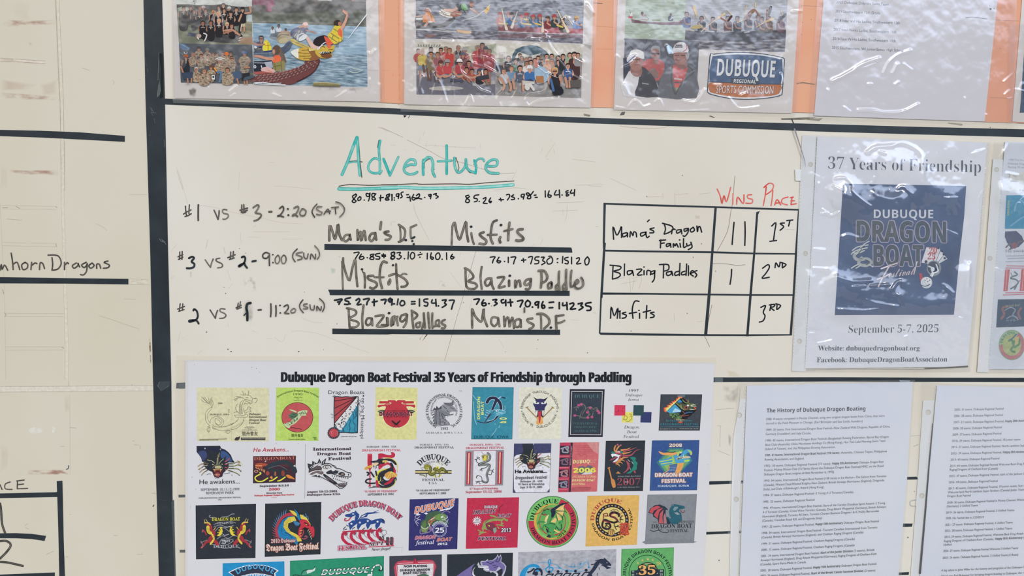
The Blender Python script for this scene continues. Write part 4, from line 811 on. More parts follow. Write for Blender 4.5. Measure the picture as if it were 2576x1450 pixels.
# ================================================================== the printed photographs
CAMO = mottled('camouflage_print', ((.36, '5f4f40'), (.46, '8d7860'), (.52, 'b8a78f'), (.6, '7d6a52'), (.68, 'c9bba6')), 330, stretch=(1, 1, 2.2), detail=3)
DKHILL = mottled('dark_hillside', ((.3, '3f3d38'), (.5, '4f4b45'), (.7, '5b5750')), 70)
DKBANK = mottled('dark_river_bank', ((.3, '45473c'), (.5, '585c48'), (.7, '6a6a58')), 110)
WATERB = mottled('blue_river', ((.3, '6d8ba0'), (.45, '8aa8ba'), (.55, '9ab6c4'), (.7, 'b4c8cf')), 75, stretch=(1, 1, 5), detail=6)
WATERR = mottled('rippled_river', ((.34, '4e6474'), (.46, '7892a2'), (.54, '8fa9b6'), (.68, 'c0ced0')), 85, stretch=(1, 1, 5.5), detail=6)
WATERG = mottled('grey_river', ((.35, '5f626b'), (.48, '7d7f88'), (.56, '8b8c94'), (.68, '9e9da4')), 95, stretch=(1, 1, 7), detail=6)
WATERD = mottled('dark_river', ((.34, '474850'), (.48, '666069'), (.56, '7f7d85'), (.68, 'a39fa5')), 90, stretch=(1, 1, 6), detail=6)
WATERN = mottled('pale_green_river', ((.34, '9aa897'), (.48, 'adb8a6'), (.58, 'b6c0ae'), (.7, 'c2c8b8')), 90, stretch=(1, 1, 5), detail=6)
WATERS = mottled('silver_river', ((.34, '9c9ca0'), (.48, 'acadb0'), (.58, 'b6b6b8'), (.7, 'bfbfc1')), 90, stretch=(1, 1, 5), detail=6)
WATERM = mottled('murky_reflections', ((.36, '49454a'), (.46, '6b666b'), (.54, '8d898d'), (.62, 'b2aeb0')), 75, stretch=(1, 1, 4), detail=5)
FIELD = mottled('dry_grass', ((.3, '6f6f50'), (.5, '8a8460'), (.7, 'a09670')), 120, stretch=(1, 1, 3))
PAVE = mottled('grey_lot', ((.3, '6f6b73'), (.5, '8a858c'), (.7, 'a39da2')), 60, stretch=(1, 1, 3))
TREES = mottled('distant_trees', ((.3, '8b9078'), (.5, 'a9aa90'), (.7, 'c0bda6')), 120)
SK = ('a8765f', 'b98a72', '9a6a55', 'c79a82')
def fig(p, x, y, r, shirt, skin=SK[0], hair='2f2723', body=5.0, w=1.75, hat=None, glass=0, medal=0, logo=None, arms=1, legs=None, grin=1, bare=0):
    """a little printed figure: head centre x y, head radius r"""
    R = lambda q, c, sm=3: p.poly([(x + a_ * r, y + b_ * r) for a_, b_ in pts(q)], c, sm)
    if legs:
        R(f'{-w * .8} {body - .5} {w * .8} {body - .5} {w * .75} {body + 2} .1 {body + 2} 0 {body + .8} -.1 {body + 2} {-w * .75} {body + 2}', legs, 0)
        p.line([(x - w * .45 * r, y + (body + 2) * r), (x - w * .45 * r, y + (body + 4.2) * r)], .8 * r, skin); p.line([(x + w * .45 * r, y + (body + 2) * r), (x + w * .45 * r, y + (body + 4.2) * r)], .8 * r, skin)
    if arms:
        for s_ in (-1, 1):
            p.line([(x + s_ * w * .92 * r, y + 1.9 * r), (x + s_ * (w + .25) * r, y + 3.3 * r), (x + s_ * w * .6 * r, y + 4.5 * r)], .62 * r, skin, 4)
    R(f'-.5 1.0 .5 1.0 {w * .8} 1.35 {w} 2.1 {w * .95} 3.2 {w * .8} {body} {-w * .8} {body} {-w * .95} 3.2 {-w} 2.1 {-w * .8} 1.35', shirt)
    if bare: p.line([(x - w * .8 * r, y + 1.6 * r), (x - w * .95 * r, y + 2.8 * r)], .5 * r, skin); p.line([(x + w * .8 * r, y + 1.6 * r), (x + w * .95 * r, y + 2.8 * r)], .5 * r, skin)
    p.line([(x, y + .7 * r), (x, y + 1.35 * r)], .75 * r, skin)
    p.ell(x, y, .98 * r, 1.12 * r, hair, n=14)
    p.ell(x, y + .16 * r, .78 * r, .98 * r, skin, n=14)
    p.poly([(x - .9 * r, y - .1 * r), (x - .8 * r, y - .9 * r), (x, y - 1.2 * r), (x + .8 * r, y - .9 * r), (x + .9 * r, y - .1 * r), (x + .55 * r, y - .5 * r), (x - .5 * r, y - .5 * r)], hair, 3)
    if hat:
        p.poly([(x - .98 * r, y - .25 * r), (x - .85 * r, y - 1.05 * r), (x, y - 1.4 * r), (x + .85 * r, y - 1.05 * r), (x + .98 * r, y - .25 * r)], hat, 3); p.line([(x - 1.1 * r, y - .22 * r), (x + 1.1 * r, y - .22 * r)], .3 * r, hat)
    if glass: p.line([(x - .6 * r, y + .08 * r), (x + .6 * r, y + .08 * r)], .3 * r, '2a2525')
    else: p.line([(x - .45 * r, y + .05 * r), (x - .2 * r, y + .05 * r)], .16 * r, '4a352c'); p.line([(x + .2 * r, y + .05 * r), (x + .45 * r, y + .05 * r)], .16 * r, '4a352c')
    if grin: p.line([(x - .3 * r, y + .62 * r), (x + .3 * r, y + .62 * r)], .13 * r, 'd8c4b8' if grin == 2 else 'b07a68')
    if medal: p.line([(x - .5 * r, y + 1.2 * r), (x, y + 2.7 * r), (x + .5 * r, y + 1.2 * r)], .18 * r, 'c9c0b4'); p.ell(x, y + 2.8 * r, .25 * r, .25 * r, 'c2b58a', n=8)
    if logo: p.line([(x - .8 * r, y + 2.2 * r), (x, y + 2.05 * r), (x + .8 * r, y + 2.25 * r)], .35 * r, logo)
def shot(parent, label, h=.0014, fr=(0, 0, 1)):
    return Part('photograph', parent, h, fr, label)

# ---- leftmost sheet
p = shot(T1, 'picture of a team in black shirts with medals', fr=A_)
p.rect(100, -200, 966, 80, 'c9cbc3'); p.line('318 0 318 50', 7, '2c2b29'); p.lines('300 12 335 10|305 5 305 20', 8, '3a3835', 0)
p.poly('110 50 250 48 330 60 420 55 520 60 640 45 700 60 800 75 900 78 966 72 972 515 136 495', DKHILL)
p.poly('110 90 966 160 972 515 136 495', mottled('lawn', ((.3, '62674f'), (.6, '7c8066'), (.8, '959578')), 60)); p.poly('880 150 966 170 968 250 885 240', 'aebdb9'); p.poly('860 240 966 250 974 505 815 490 820 440', FIELD); p.poly('845 430 975 425 976 508 812 492', 'a78361')
p.poly('118 90 165 78 240 85 265 110 200 130 130 120', 'a9b09c'); p.poly('140 280 330 290 420 470 640 490 820 490 830 400 700 230 240 210', '2d2a2b'); p.poly('240 370 330 380 320 420 235 410', '353a55')
BK = '2b282a'
for x, y, r, kw in ((190, 98, 22, dict(logo='8d8a86', medal=1, body=11, w=2.6)), (270, 95, 20, dict(body=9)), (310, 130, 21, dict(body=10, logo='77706c')), (375, 95, 19, dict(hair='6b4a3a')), (415, 92, 20, dict(hat='b09a90')), (372, 140, 22, dict(hat='8d6f6a', medal=1, logo='c0b8b0', body=6)), (440, 120, 21, dict(logo='8a8580', medal=1, body=6)), (530, 140, 22, dict(hair='b8875a', body=5, hat=None)), (590, 85, 19, dict(skin=SK[1], medal=1)), (643, 62, 22, dict(skin=SK[3], body=4)), (710, 100, 20, dict(hat='cfc8c2', skin=SK[1])), (652, 120, 22, dict(skin=SK[1], medal=1, logo='c9c2ba', body=6)), (790, 110, 23, dict(skin=SK[1], logo='d8d4cc', body=7.5, w=2, medal=1)), (585, 160, 24, dict(hair='caa273', skin=SK[3], medal=1, body=6)), (727, 150, 24, dict(hat='3a3536', skin=SK[1], medal=1, logo='b7a58c', body=7)), (592, 240, 25, dict(hair='c2a079', skin=SK[3], logo='d0cac2', medal=1, body=7)), (410, 262, 24, dict(logo='a39d97', body=7, skin=SK[2])), (500, 260, 24, dict(logo='b0aaa3', medal=1, body=8, skin=SK[2])), (686, 280, 22, dict(hair='d6b784', skin=SK[1], medal=1, body=5)), (738, 300, 22, dict(hair='6a4232', skin=SK[1], body=6))):
    fig(p, x, y, r, BK, **{'skin': SK[0], **kw})
fig(p, 862, 108, 22, BK, SK[1], hat='343031', body=7, w=1.9, arms=0, legs='c2b08e'); p.line('890 150 940 145 955 140 945 80', 20, SK[1], 3); p.line('835 270 825 380 850 410', 22, '2f2c2d', 3); p.line('850 165 820 240', 20, SK[1]); p.line('848 280 838 350', 5, 'ddd8d0')
p.line('660 350 740 340 800 380 830 400', 22, SK[1], 3); p.line('650 380 740 350', 20, SK[0]); p.ell(365, 410, 28, 24, 'b29a90'); p.lines('420 380 455 400 430 465|345 425 360 445', 14, 'd4ccc4', 2); p.lines('825 440 855 425|815 465 835 462', 9, 'cfc8c0', 0)
p.done()
p = shot(T1, 'picture of a team in camouflage shirts', .00142, A_)
p.poly('136 495 972 512 990 960 158 942', '454a54'); p.poly('136 495 200 500 262 545 255 570 190 570 145 540', '56718f'); p.poly('140 500 190 512 240 545 255 560', '8aa0b4'); p.poly('900 840 985 830 990 960 920 955', '6a6247'); p.lines('150 600 215 650 300 700', 3, 'aab2bb', 0); p.poly('830 870 1000 850 990 960 850 940', '5b5540')
for x, y, r, c, kw in ((363, 555, 22, CAMO, dict(hat='2f2a28', body=4)), (460, 575, 21, CAMO, dict(hat='7a7a70')), (570, 615, 20, CAMO, dict(hat='45423c')), (635, 615, 21, CAMO, dict(glass=1)), (727, 612, 21, CAMO, dict(glass=1, body=6)), (295, 625, 22, CAMO, dict(hair='8a6a55', body=6)), (525, 620, 20, CAMO, dict(hair='5a4234')), (390, 640, 23, CAMO, dict(hair='5b3c2e', body=6, medal=1)), (470, 645, 21, CAMO, dict(hair='4a342a', body=5)), (885, 615, 26, CAMO, dict(hat='49648f', body=8, w=2.1)), (680, 625, 24, CAMO, dict(hat='d2703c', body=8, w=2.2)), (740, 665, 23, CAMO, dict(glass=1, hair='5d3f30', body=8)), (600, 690, 24, CAMO, dict(hat='c9c4bd', hair='6e4c3a', body=6, medal=1)), (217, 650, 24, '2b2d33', dict(hat='a85a3c', body=8, medal=1, glass=1, bare=1, arms=1)), (335, 790, 24, CAMO, dict(hair='b4aca6', body=6)), (503, 770, 23, CAMO, dict(hat='6d4a3a', body=7)), (425, 815, 26, CAMO, dict(hair='7c6250', body=6, w=2.4, grin=2)), (690, 800, 27, CAMO, dict(hair='4e3a2e', body=6, w=2.5))):
    fig(p, x, y, r, c, **{'skin': 'ab7a5e', **kw})
p.lines('195 595 200 612 215 615 228 612 230 595', 5, 'c9ccd0', 0); p.line('555 675 600 655 650 668', 12, 'cfc9c2'); p.rect(500, 850, 553, 915, '2a2a2c'); p.rect(508, 856, 546, 908, 'e0dcd6'); p.rect(518, 866, 540, 890, '4c4a50'); p.lines('575 820 620 830 600 930', 26, '5a7590', 2); p.line('540 775 565 810', 16, 'e2953a'); p.lines('160 760 190 840 220 880|880 770 940 770', 18, 'ab7a5e', 3); p.poly('165 830 300 820 290 900 190 910', '3b4658'); p.poly('740 820 840 810 850 890 780 930', '4a5a70'); p.poly('860 840 945 830 940 900 850 920', '2c2d31'); p.lines('800 900 815 955|880 910 885 955|910 905 915 955|235 900 240 940|280 900 280 935', 18, 'ab7a5e', 0); p.rect(985, 945, 990, 962, PAPERY)
p.done()
p = shot(T1, 'large picture of a person leaning off a painted dragon boat head', .00144, A_)
p.poly('966 -60 2268 -60 2270 310 974 275', DKHILL); p.poly('968 135 1200 140 1400 150 1700 130 2268 120 2272 310 974 270', DKBANK); p.lines('980 240 1250 250 1600 255 2000 275 2270 290', 10, '6f6d5c', 2)
p.poly('974 262 1300 268 1700 285 2272 305 2280 700 986 700', WATERB); p.poly('982 640 2280 620 2287 994 990 962', WATERR)
p.poly('966 -60 1230 -60 1225 50 1190 90 1205 110 1185 138 1130 130 1145 70 1060 60 975 50', '7d3550'); p.poly('1150 40 1220 20 1222 60 1190 90 1200 110 1180 130 1150 120', '9a4a68'); p.poly('1725 -60 1882 -60 1880 12 1725 5', 'b4b4b0'); p.poly('2105 -60 2268 -60 2265 20 2110 15', '8b8a88'); p.poly('2105 -60 2130 -60 2122 15 2108 10', 'd07a60')
# far boat
p.poly('1165 420 1240 352 1330 355 1420 375 1310 440 1250 465', '5b6570', 2); p.poly('1168 415 1230 420 1300 440 1250 466 1190 445', '8a949c')
for x, y, r in ((1205, 320, 15), (1275, 295, 17), (1355, 340, 15)): fig(p, x, y, r, 'd6dadd', '6b4a3a', '2a2422', body=4, arms=0)
p.poly('1255 420 1300 360 1420 370 1400 460 1330 498 1270 490', 'a89a78', 2); p.lines('1260 430 1300 395 1390 400|1290 370 1340 365 1400 380', 9, '6d5a44', 3); p.poly('1280 450 1350 430 1380 470 1320 495 1280 485', 'c3b48d', 2); p.line('1300 375 1340 355 1410 395', 16, 'b98d70', 3)
# lying paddler of the second boat
p.poly('1405 380 1425 340 1500 310 1600 320 1610 350 1560 380 1460 410 1420 420', '3f4674', 2); p.ell(1578, 275, 30, 22, 'dcc6bb'); p.ell(1582, 300, 24, 24, 'b98a72'); p.poly('1545 290 1555 258 1590 252 1612 275 1600 290', 'dfb8ac', 2); p.line('1590 345 1640 360 1695 378', 16, 'b98a72', 3); p.line('1510 310 1555 295', 22, 'c58a6a')
p.poly('1430 400 1500 340 1560 350 1580 400 1520 460 1440 450', '5c5d66', 2); p.lines('1470 430 1510 350|1500 440 1540 360|1450 420 1480 380', 10, 'a9aaae', 0); p.lines('1485 450 1500 400 1560 380|1510 450 1540 410', 16, 'd3d6d8', 2)
# blue scaled neck
p.poly('988 590 1100 578 1220 570 1330 530 1350 500 1390 470 1445 480 1400 570 1330 620 1200 640 990 640', '3e4f66'); p.poly('990 605 1200 590 1210 630 992 640', '5d6f82')
for i in range(14): p.ell(1004 + i * 15, 612 - i * .9, 5, 4, '8c9aa6', n=6); p.ell(1010 + i * 15, 626 - i * .9, 5, 4, '2f3c4d', n=6)
for i in range(8): p.ell(1345 + i * 11, 570 - i * 13, 6, 5, '6d7f92', n=6); p.ell(1330 + i * 11, 580 - i * 13, 6, 5, '2c3a4c', n=6)
p.poly('1405 450 1450 445 1500 480 1600 520 1650 545 1640 570 1560 545 1480 520 1430 490', 'cdb64f', 2); p.lines('1420 465 1500 495 1600 540', 8, '9a8436', 3)
# drummers
fig(p, 1075, 440, 30, '3e4a78', 'b08068', '1f1c1c', body=5, w=1.9, glass=1, arms=0); p.poly('1105 470 1140 455 1175 500 1190 570 1100 580 1090 540', 'e0cf3c', 2); p.lines('1120 520 1180 515|1150 480 1155 570', 8, 'b8862c', 0); p.line('1110 505 1040 510 985 495', 22, 'b08068', 3); p.lines('990 470 1060 490', 6, '6e5a48', 0)
p.poly('990 540 1080 530 1090 580 1000 590', '24272c'); p.ell(1010, 540, 16, 12, 'd6d6d6'); p.poly('1080 585 1200 570 1200 590 1090 600', '3a4468')
p.poly('990 700 1200 690 1240 780 1150 830 990 815', '2b2f38'); p.lines('985 715 1115 720', 8, 'c4c8cc', 0)
for i in range(9): p.ell(992 + i * 14, 712, 4, 7, '4c545e', n=6)
p.ell(1003, 762, 16, 18, 'c9cdd0'); p.ell(1003, 762, 8, 10, '555b63'); p.line('1075 750 1085 780', 10, 'c9cdd0'); p.poly('1110 710 1200 700 1210 770 1140 780', 'a3a7b0')
p.poly('1205 540 1260 515 1300 545 1310 600 1345 650 1350 700 1330 820 1210 800 1220 700 1200 620', '6b625b', 2); p.poly('1195 660 1280 625 1300 700 1215 715', 'e06a45', 2); p.line('1210 672 1140 668 1060 645 1005 640', 30, 'c28f78', 3); p.poly('1210 720 1330 690 1350 700 1345 820 1210 810', '8c8453', 0); p.lines('1215 760 1300 745|1230 720 1235 800|1300 700 1310 815', 9, '6a623c', 0); p.ell(1248, 570, 42, 55, '5d4c40'); p.ell(1218, 590, 16, 28, 'b98a72'); p.lines('1290 560 1330 640 1350 700', 24, '6e5a4c', 3)
p.poly('1070 790 1140 760 1230 800 1220 830 1110 830', 'cfa9a2', 2); p.line('1150 800 1200 825', 14, 'd98a72'); p.poly('985 820 1090 812 1200 830 1000 850', 'a35a52')
# red scaled neck of the near boat
p.poly('990 862 1150 850 1400 810 1500 770 1560 730 1580 690 1660 670 1745 680 1735 730 1690 810 1600 880 1500 930 1400 965 1200 950 990 935 870 925 880 885', '6e4340', 2)
p.poly('1000 850 1200 835 1400 800 1500 765 1410 830 1200 858', '8a5048')
random.seed(4)
for i in range(15):
    u = i / 14; x0, y0 = 1020 + 640 * u, 895 - 30 * u - 150 * u * u
    for j in range(4):
        x, y = x0 + 22 * j * (1 - .3 * u) + (j % 2) * 6, y0 - 26 + 24 * j - 10 * u * j
        if y < 945: p.ell(x, y, 17 - 7 * u, 10 - 2 * u, 'a0827e', rot=-20 - 35 * u, n=8); p.ell(x + 3, y + 4, 14 - 6 * u, 7 - 2 * u, '6b4644', rot=-20 - 35 * u, n=8)
p.lines('1740 690 1690 800 1600 870 1480 930', 9, '4d2d2e', 3); p.poly('870 925 890 880 985 862 1000 880 930 910', '4a545c', 2)
p.lines('1000 945 1100 940 1200 955 1300 948|1010 955 1180 962 1350 968', 9, 'd2d8d8', 2)
# head of the near boat
p.poly('1410 590 1500 550 1600 540 1680 560 1740 600 1720 680 1640 690 1560 690 1490 670 1450 640', 'c5a24a', 2); p.poly('1410 590 1500 552 1495 600 1500 665 1450 640', 'e2ddd0', 2); p.poly('1600 560 1700 570 1750 640 1700 690 1620 680 1650 640', '8a5a3a', 2)
p.lines('1500 600 1600 610 1660 600|1510 640 1620 640 1680 620|1540 575 1620 570|1560 665 1640 665', 8, '8a6a30', 3)
p.poly('1700 560 1780 520 1860 540 1905 510 1910 560 1880 600 1885 640 1840 660 1770 665 1720 640 1690 600', 'c8a848', 2); p.poly('1740 600 1800 590 1870 590 1880 610 1750 625', '2b2320'); p.lines('1745 595 1750 612|1762 592 1767 610|1780 590 1785 608|1800 590 1803 606|1822 588 1826 604|1845 588 1848 600', 7, 'e8e2d4', 0); p.poly('1760 625 1860 615 1880 640 1830 662 1770 655', '7a4c30', 2); p.ell(1850, 530, 22, 24, 'd86a4a'); p.lines('1720 560 1780 500 1810 480', 18, 'ece8e0', 3); p.lines('1730 556 1770 530 1800 540|1840 570 1890 560', 8, '6d4c28', 3)
p.poly('1620 545 1700 530 1700 570 1630 580', 'cdbb6a', 2); p.ell(1632, 572, 14, 12, 'd8c878')
# the person leaning out
p.poly('1560 390 1600 400 1660 480 1720 520 1725 545 1680 560 1640 540 1600 470', 'd9b3a4', 2); p.poly('1500 440 1560 390 1600 410 1570 450 1510 470', 'd6d9da', 2)
p.poly('1665 480 1700 430 1780 402 1830 420 1830 480 1780 510 1730 530 1680 510', '2e2528', 2); p.lines('1735 555 1770 505 1815 480', 9, 'f0ece4', 3); p.poly('1790 410 1850 440 1910 480 1890 500 1830 520 1810 470', 'db5f45', 2)
p.poly('1830 405 1880 350 1915 290 1960 285 2000 320 2005 440 1985 470 1910 505 1860 450', 'd7bf45', 2); p.poly('1950 340 1985 320 2000 370 1995 430 1950 390', 'de6b48', 2); p.lines('1870 380 1960 440|1850 420 1940 480|1900 330 1950 360|1895 400 1880 450', 10, '8a7d50', 0); p.lines('1960 470 1945 540|1985 440 2010 470|1940 490 1930 530', 6, '6a6450', 2)
p.ell(1945, 262, 42, 34, '3a302c'); p.ell(1972, 270, 22, 24, 'a9765f'); p.poly('1975 320 2010 260 2035 200 2040 165 2010 130 2005 110 2060 140 2062 200 2040 270 2000 345', 'cf9c86', 2); p.lines('2010 115 2030 150|2005 130 2040 160', 12, 'd9a892', 0)
p.line('2070 435 2150 330 2278 165', 11, 'd9dcdc', taper=(6, 15)); p.poly('1665 945 1750 935 1850 940 1980 960 1975 985 1665 978', '8a8058'); p.lines('1670 945 1800 940 1975 962', 8, 'b5ac80', 2); p.lines('1670 970 1975 978', 5, '5b5338', 0); p.lines('2080 810 2150 830 2230 800|2120 780 2200 790', 7, 'b9c4b4', 3)
p.done()

# ---- canopy sheet
p = shot(T2, 'picture of a person stretched over a dragon head with a yellow flag', fr=B_)
p.poly('377 -60 1287 -60 1283 438 380 428', WATERG); p.poly('380 330 1283 350 1283 438 380 428', WATERD)
p.lines('380 325 500 330 620 340 720 350 820 352', 12, 'c8c4c0', 3); p.lines('600 310 700 330 760 350|640 320 760 345', 8, 'b9b6b4', 2)
p.poly('380 165 430 160 470 190 600 260 690 250 760 200 815 195 800 230 740 280 690 305 560 310 380 312', '3d3632', 2); p.rect(380, 180, 470, 240, '2a2624'); p.lines('390 210 465 205', 22, 'd6d4d0', 0); p.lines('380 180 440 178', 16, 'b98f78', 0); p.poly('380 245 460 240 470 300 380 290', '5a4a42'); p.lines('470 400 600 395|490 380 580 385|500 410 560 405', 9, '9a6a5a', 2)
fig(p, 505, 125, 32, 'd9863e', 'b98268', 'b05a34', body=3.8, w=1.6, arms=0); p.poly('490 150 540 140 585 220 580 245 500 240', 'd98f42', 2); p.line('510 170 525 220 480 285', 26, 'c0907a', 3); p.lines('540 150 560 235', 8, 'b86a2a', 0); p.rect(520, 235, 560, 250, 'd9d6d2'); p.lines('500 95 520 90 545 130', 10, 'd8cfc6', 2)
p.poly('640 130 700 95 800 105 880 130 880 160 850 180 760 195 690 190 650 170', '8a6a50', 2); p.lines('640 125 690 150 760 165|645 150 700 180 780 190|660 110 720 140 780 150', 13, 'e3dccb', 3); p.lines('655 135 720 165|650 165 710 190', 6, '3a2f28', 2); p.poly('760 150 850 120 885 140 870 170 780 185', 'a5654a', 2); p.lines('700 95 640 75|730 100 650 90', 9, '3b322c', 0); p.ell(860, 115, 14, 10, '2a2422'); p.lines('830 150 880 158', 8, 'ded4c2', 0)
p.line('700 110 790 115 830 90', 30, 'd3a48e', 3); p.poly('820 60 850 40 980 50 1000 90 960 120 860 105', '2f3a34', 2); p.poly('880 50 930 45 950 110 890 105', '7fae6e', 2); p.lines('900 100 930 150|940 110 960 130', 7, '3a3b30', 0); p.ell(995, 50, 24, 28, 'c08e76'); p.poly('970 40 985 15 1015 20 1012 40', '8a5a3c', 2); p.line('985 95 1040 130 1075 160', 18, 'c9987f', 3)
p.lines('905 225 1050 180 1130 120', 8, 'c6c2bd', 0); p.poly('1140 110 1195 55 1190 110 1155 158 1130 125', 'd9ab3c'); p.lines('1130 120 1200 50', 5, 'e3cf8e', 0)
p.poly('830 322 990 345 985 372 920 372 830 352', 'c99a52', 0); p.lines('835 325 985 348', 5, '8a6a34', 0); p.poly('960 345 995 355 985 370', 'd7b77e')
p.done()
p = shot(T2, 'picture of a red boat full of rowers in blue vests', .00142, B_)
p.poly('1287 -60 2238 -60 2222 482 1284 440', WATERG); p.poly('1284 360 2225 380 2222 482 1284 440', WATERD); p.poly('1290 370 2222 390 2222 415 1290 420', mottled('red_reflection', ((.4, '6b4a50'), (.6, '8a6a6c')), 60, stretch=(1, 1, 5)))
p.poly('1290 270 1500 275 1700 300 2000 310 2225 318 2222 370 1900 365 1500 360 1290 350', '8a4a4c'); p.poly('1720 300 2225 320 2222 372 1720 362', 'b0454c'); p.poly('1970 320 2060 330 2060 362 1970 358', '4b3436'); p.lines('1290 345 1600 360 1900 372 2222 378', 8, 'c9b8b4', 2)
for x, y, v, hat in ((1310, 165, 'b8604a', 'b04a48'), (1405, 165, '3f688f', 'b04a48'), (1435, 165, '4672a0', '4a3a34'), (1545, 195, '3f6288', 'b04a48'), (1600, 170, '44688c', 'c0454a'), (1675, 190, '45698f', 'b84448'), (1750, 185, '3f638a', 'b84448'), (1835, 205, '7c3c3e', '5b4a42'), (1910, 190, '3a4444', 'a8484a'), (2000, 220, '4a4436', '5a4a3e'), (2155, 205, '3c6ea8', 'c9a878')):
    fig(p, x, y, 24, v, SK[1], '4a342a', body=4.6, w=1.7, hat=hat, arms=0, grin=0); p.line([(x - 5, y + 50), (x + 30, y + 75), (x + 60, y + 70)], 16, SK[3], 3)
p.lines('1575 210 1620 220|1700 260 1760 275|1555 260 1650 270|1300 260 1390 265|1940 280 2000 300', 18, 'd0b86a', 2)
PD = 'd8cbb2'
for a_, b_ in (((1330, 100), (1365, 260)), ((1500, 130), (1450, 270)), ((1780, 190), (1780, 300)), ((1945, 120), (2040, 310)), ((2040, 165), (1990, 210)), ((2040, 170), (2110, 270))):
    p.line([a_, b_], 11, PD)
for a_, b_ in (((1350, 220), (1380, 320)), ((1470, 200), (1440, 300)), ((1780, 265), (1780, 345)), ((2000, 230), (2060, 350))): p.line([a_, b_], 28, PD, taper=(12, 34))
p.done()
p = shot(T2, 'picture of a team in red vests standing on a lot', .00141, B_)
p.poly('378 480 460 460 1268 478 1264 700 383 700', 'cfc6b4'); p.poly('900 520 1000 505 1150 500 1268 480 1268 590 900 580', TREES); p.poly('383 690 1264 690 1258 1055 385 1045', PAVE); p.poly('385 830 700 850 1000 900 1258 930 1258 1055 385 1045', '6b6770'); p.poly('530 970 700 950 880 965 890 985 740 1000 560 995', 'b8b0a6', 2); p.poly('400 780 640 770 640 800 400 820', 'b9b3ac'); p.poly('1000 920 1250 890 1255 930 1010 950', 'b8b2aa')
for i in range(9): p.line([(405 + i * 30, 495 + (i % 2) * 4), (410 + i * 28, 515)], 12, '7d7c74')
p.lines('390 515 700 520', 5, 'a8a294', 0)
RV = 'a3444a'
for x, y, r, c, kw in ((405, 565, 24, 'b5443f', dict()), (545, 550, 27, '2b292c', dict(glass=1, grin=2)), (655, 555, 25, '8e4a4c', {}), (712, 545, 27, RV, dict(hair='7a6a60')), (848, 530, 26, '33292b', dict(medal=1, hair='8a6a58', bare=1, body=7)), (915, 560, 26, RV, dict(hat='a8a29c')), (1063, 530, 28, 'b04046', dict(hair='8a7a70', body=8, w=2)), (1113, 505, 28, '8a3c42', dict(body=8)), (1150, 545, 25, '9a4046', dict(hat='3b3d46')), (1190, 570, 27, '9c3a42', dict(hair='6b5a50', body=8, w=2.1)), (450, 570, 30, 'c9b24c', dict(hair='b8a088', body=5, legs='6f8498', w=1.6)), (545, 600, 27, '7d6a44', dict(hair='4a3a30', body=7, w=1.9)), (620, 605, 27, '8f5a5c', dict(hair='5a443a', body=7)), (750, 560, 28, 'b2443e', dict(hair='6a4a3a', body=6)), (900, 610, 24, '6a3a40', dict(hat='5a5f6a', body=6)), (655, 700, 27, 'b0474a', dict(hat='5a3a34', body=4.5, grin=2)), (728, 690, 27, 'b3464b', dict(hat='8e8a8a', body=4.5, glass=1)), (862, 685, 28, 'a8454a', dict(hat='d8d4d0', body=4.5, glass=1)), (965, 700, 27, '8e4448', dict(body=5)), (940, 770, 26, '8a4a3e', dict(body=4)), (1000, 790, 26, 'a05040', dict(body=4)), (1085, 790, 27, '2e2c30', dict(body=5, hat='4a4a55')), (1150, 790, 25, 'b0504a', dict(body=4))):
    fig(p, x, y, r, c, **{'skin': SK[0], **kw})
p.lines('600 820 640 850 690 830|690 850 740 840 770 820|800 800 850 850 900 830|920 840 1000 860 1080 830', 24, 'b58670', 3); p.lines('500 760 520 880|540 780 545 880|590 800 600 890|460 720 475 790', 20, '6a4c40', 0); p.lines('1150 880 1170 930|1190 800 1200 920|640 870 640 900|820 870 880 900', 22, '8a6a5a', 0); p.poly('760 870 900 880 900 910 760 900', '4a4a58'); p.lines('1110 780 1120 840', 14, 'e4e0da', 0); p.poly('1040 850 1180 820 1190 870 1080 890', '3b3a42')
p.done()
p = shot(T2, 'picture of a large group kneeling and standing by a dark green canopy', .00143, B_)
p.poly('1272 478 2222 490 2216 700 1266 700', 'cfc8b8'); p.poly('1266 640 2216 640 2205 1085 1262 1055', '9c938c'); p.poly('1264 900 2210 900 2205 1085 1262 1055', '8d8781'); p.poly('1270 650 1400 655 1400 690 1268 690', TREES); p.poly('1840 610 2216 600 2216 640 1850 640', TREES)
p.lines('1298 585 1360 582 1362 638 1300 640 1298 585|1312 600 1350 598|1312 612 1350 612|1312 624 1345 622|1330 640 1332 680', 4, '8e8078', 0)
p.poly('1480 545 1650 498 1770 530 1855 610 1870 660 1830 640 1800 640 1760 590 1640 615 1540 580 1500 590 1460 680 1440 690 1436 660', '36525c', 2); p.poly('1490 545 1650 498 1765 535 1640 570', '446470'); p.poly('1520 590 1640 615 1760 590 1790 640 1500 650', 'c9c2b4'); p.line('1440 670 1500 580', 9, '2c464e'); p.line('1800 640 1760 560', 9, '2c464e')
p.poly('1268 720 1400 740 1410 790 1300 800 1268 780', '3c3b40', 2)
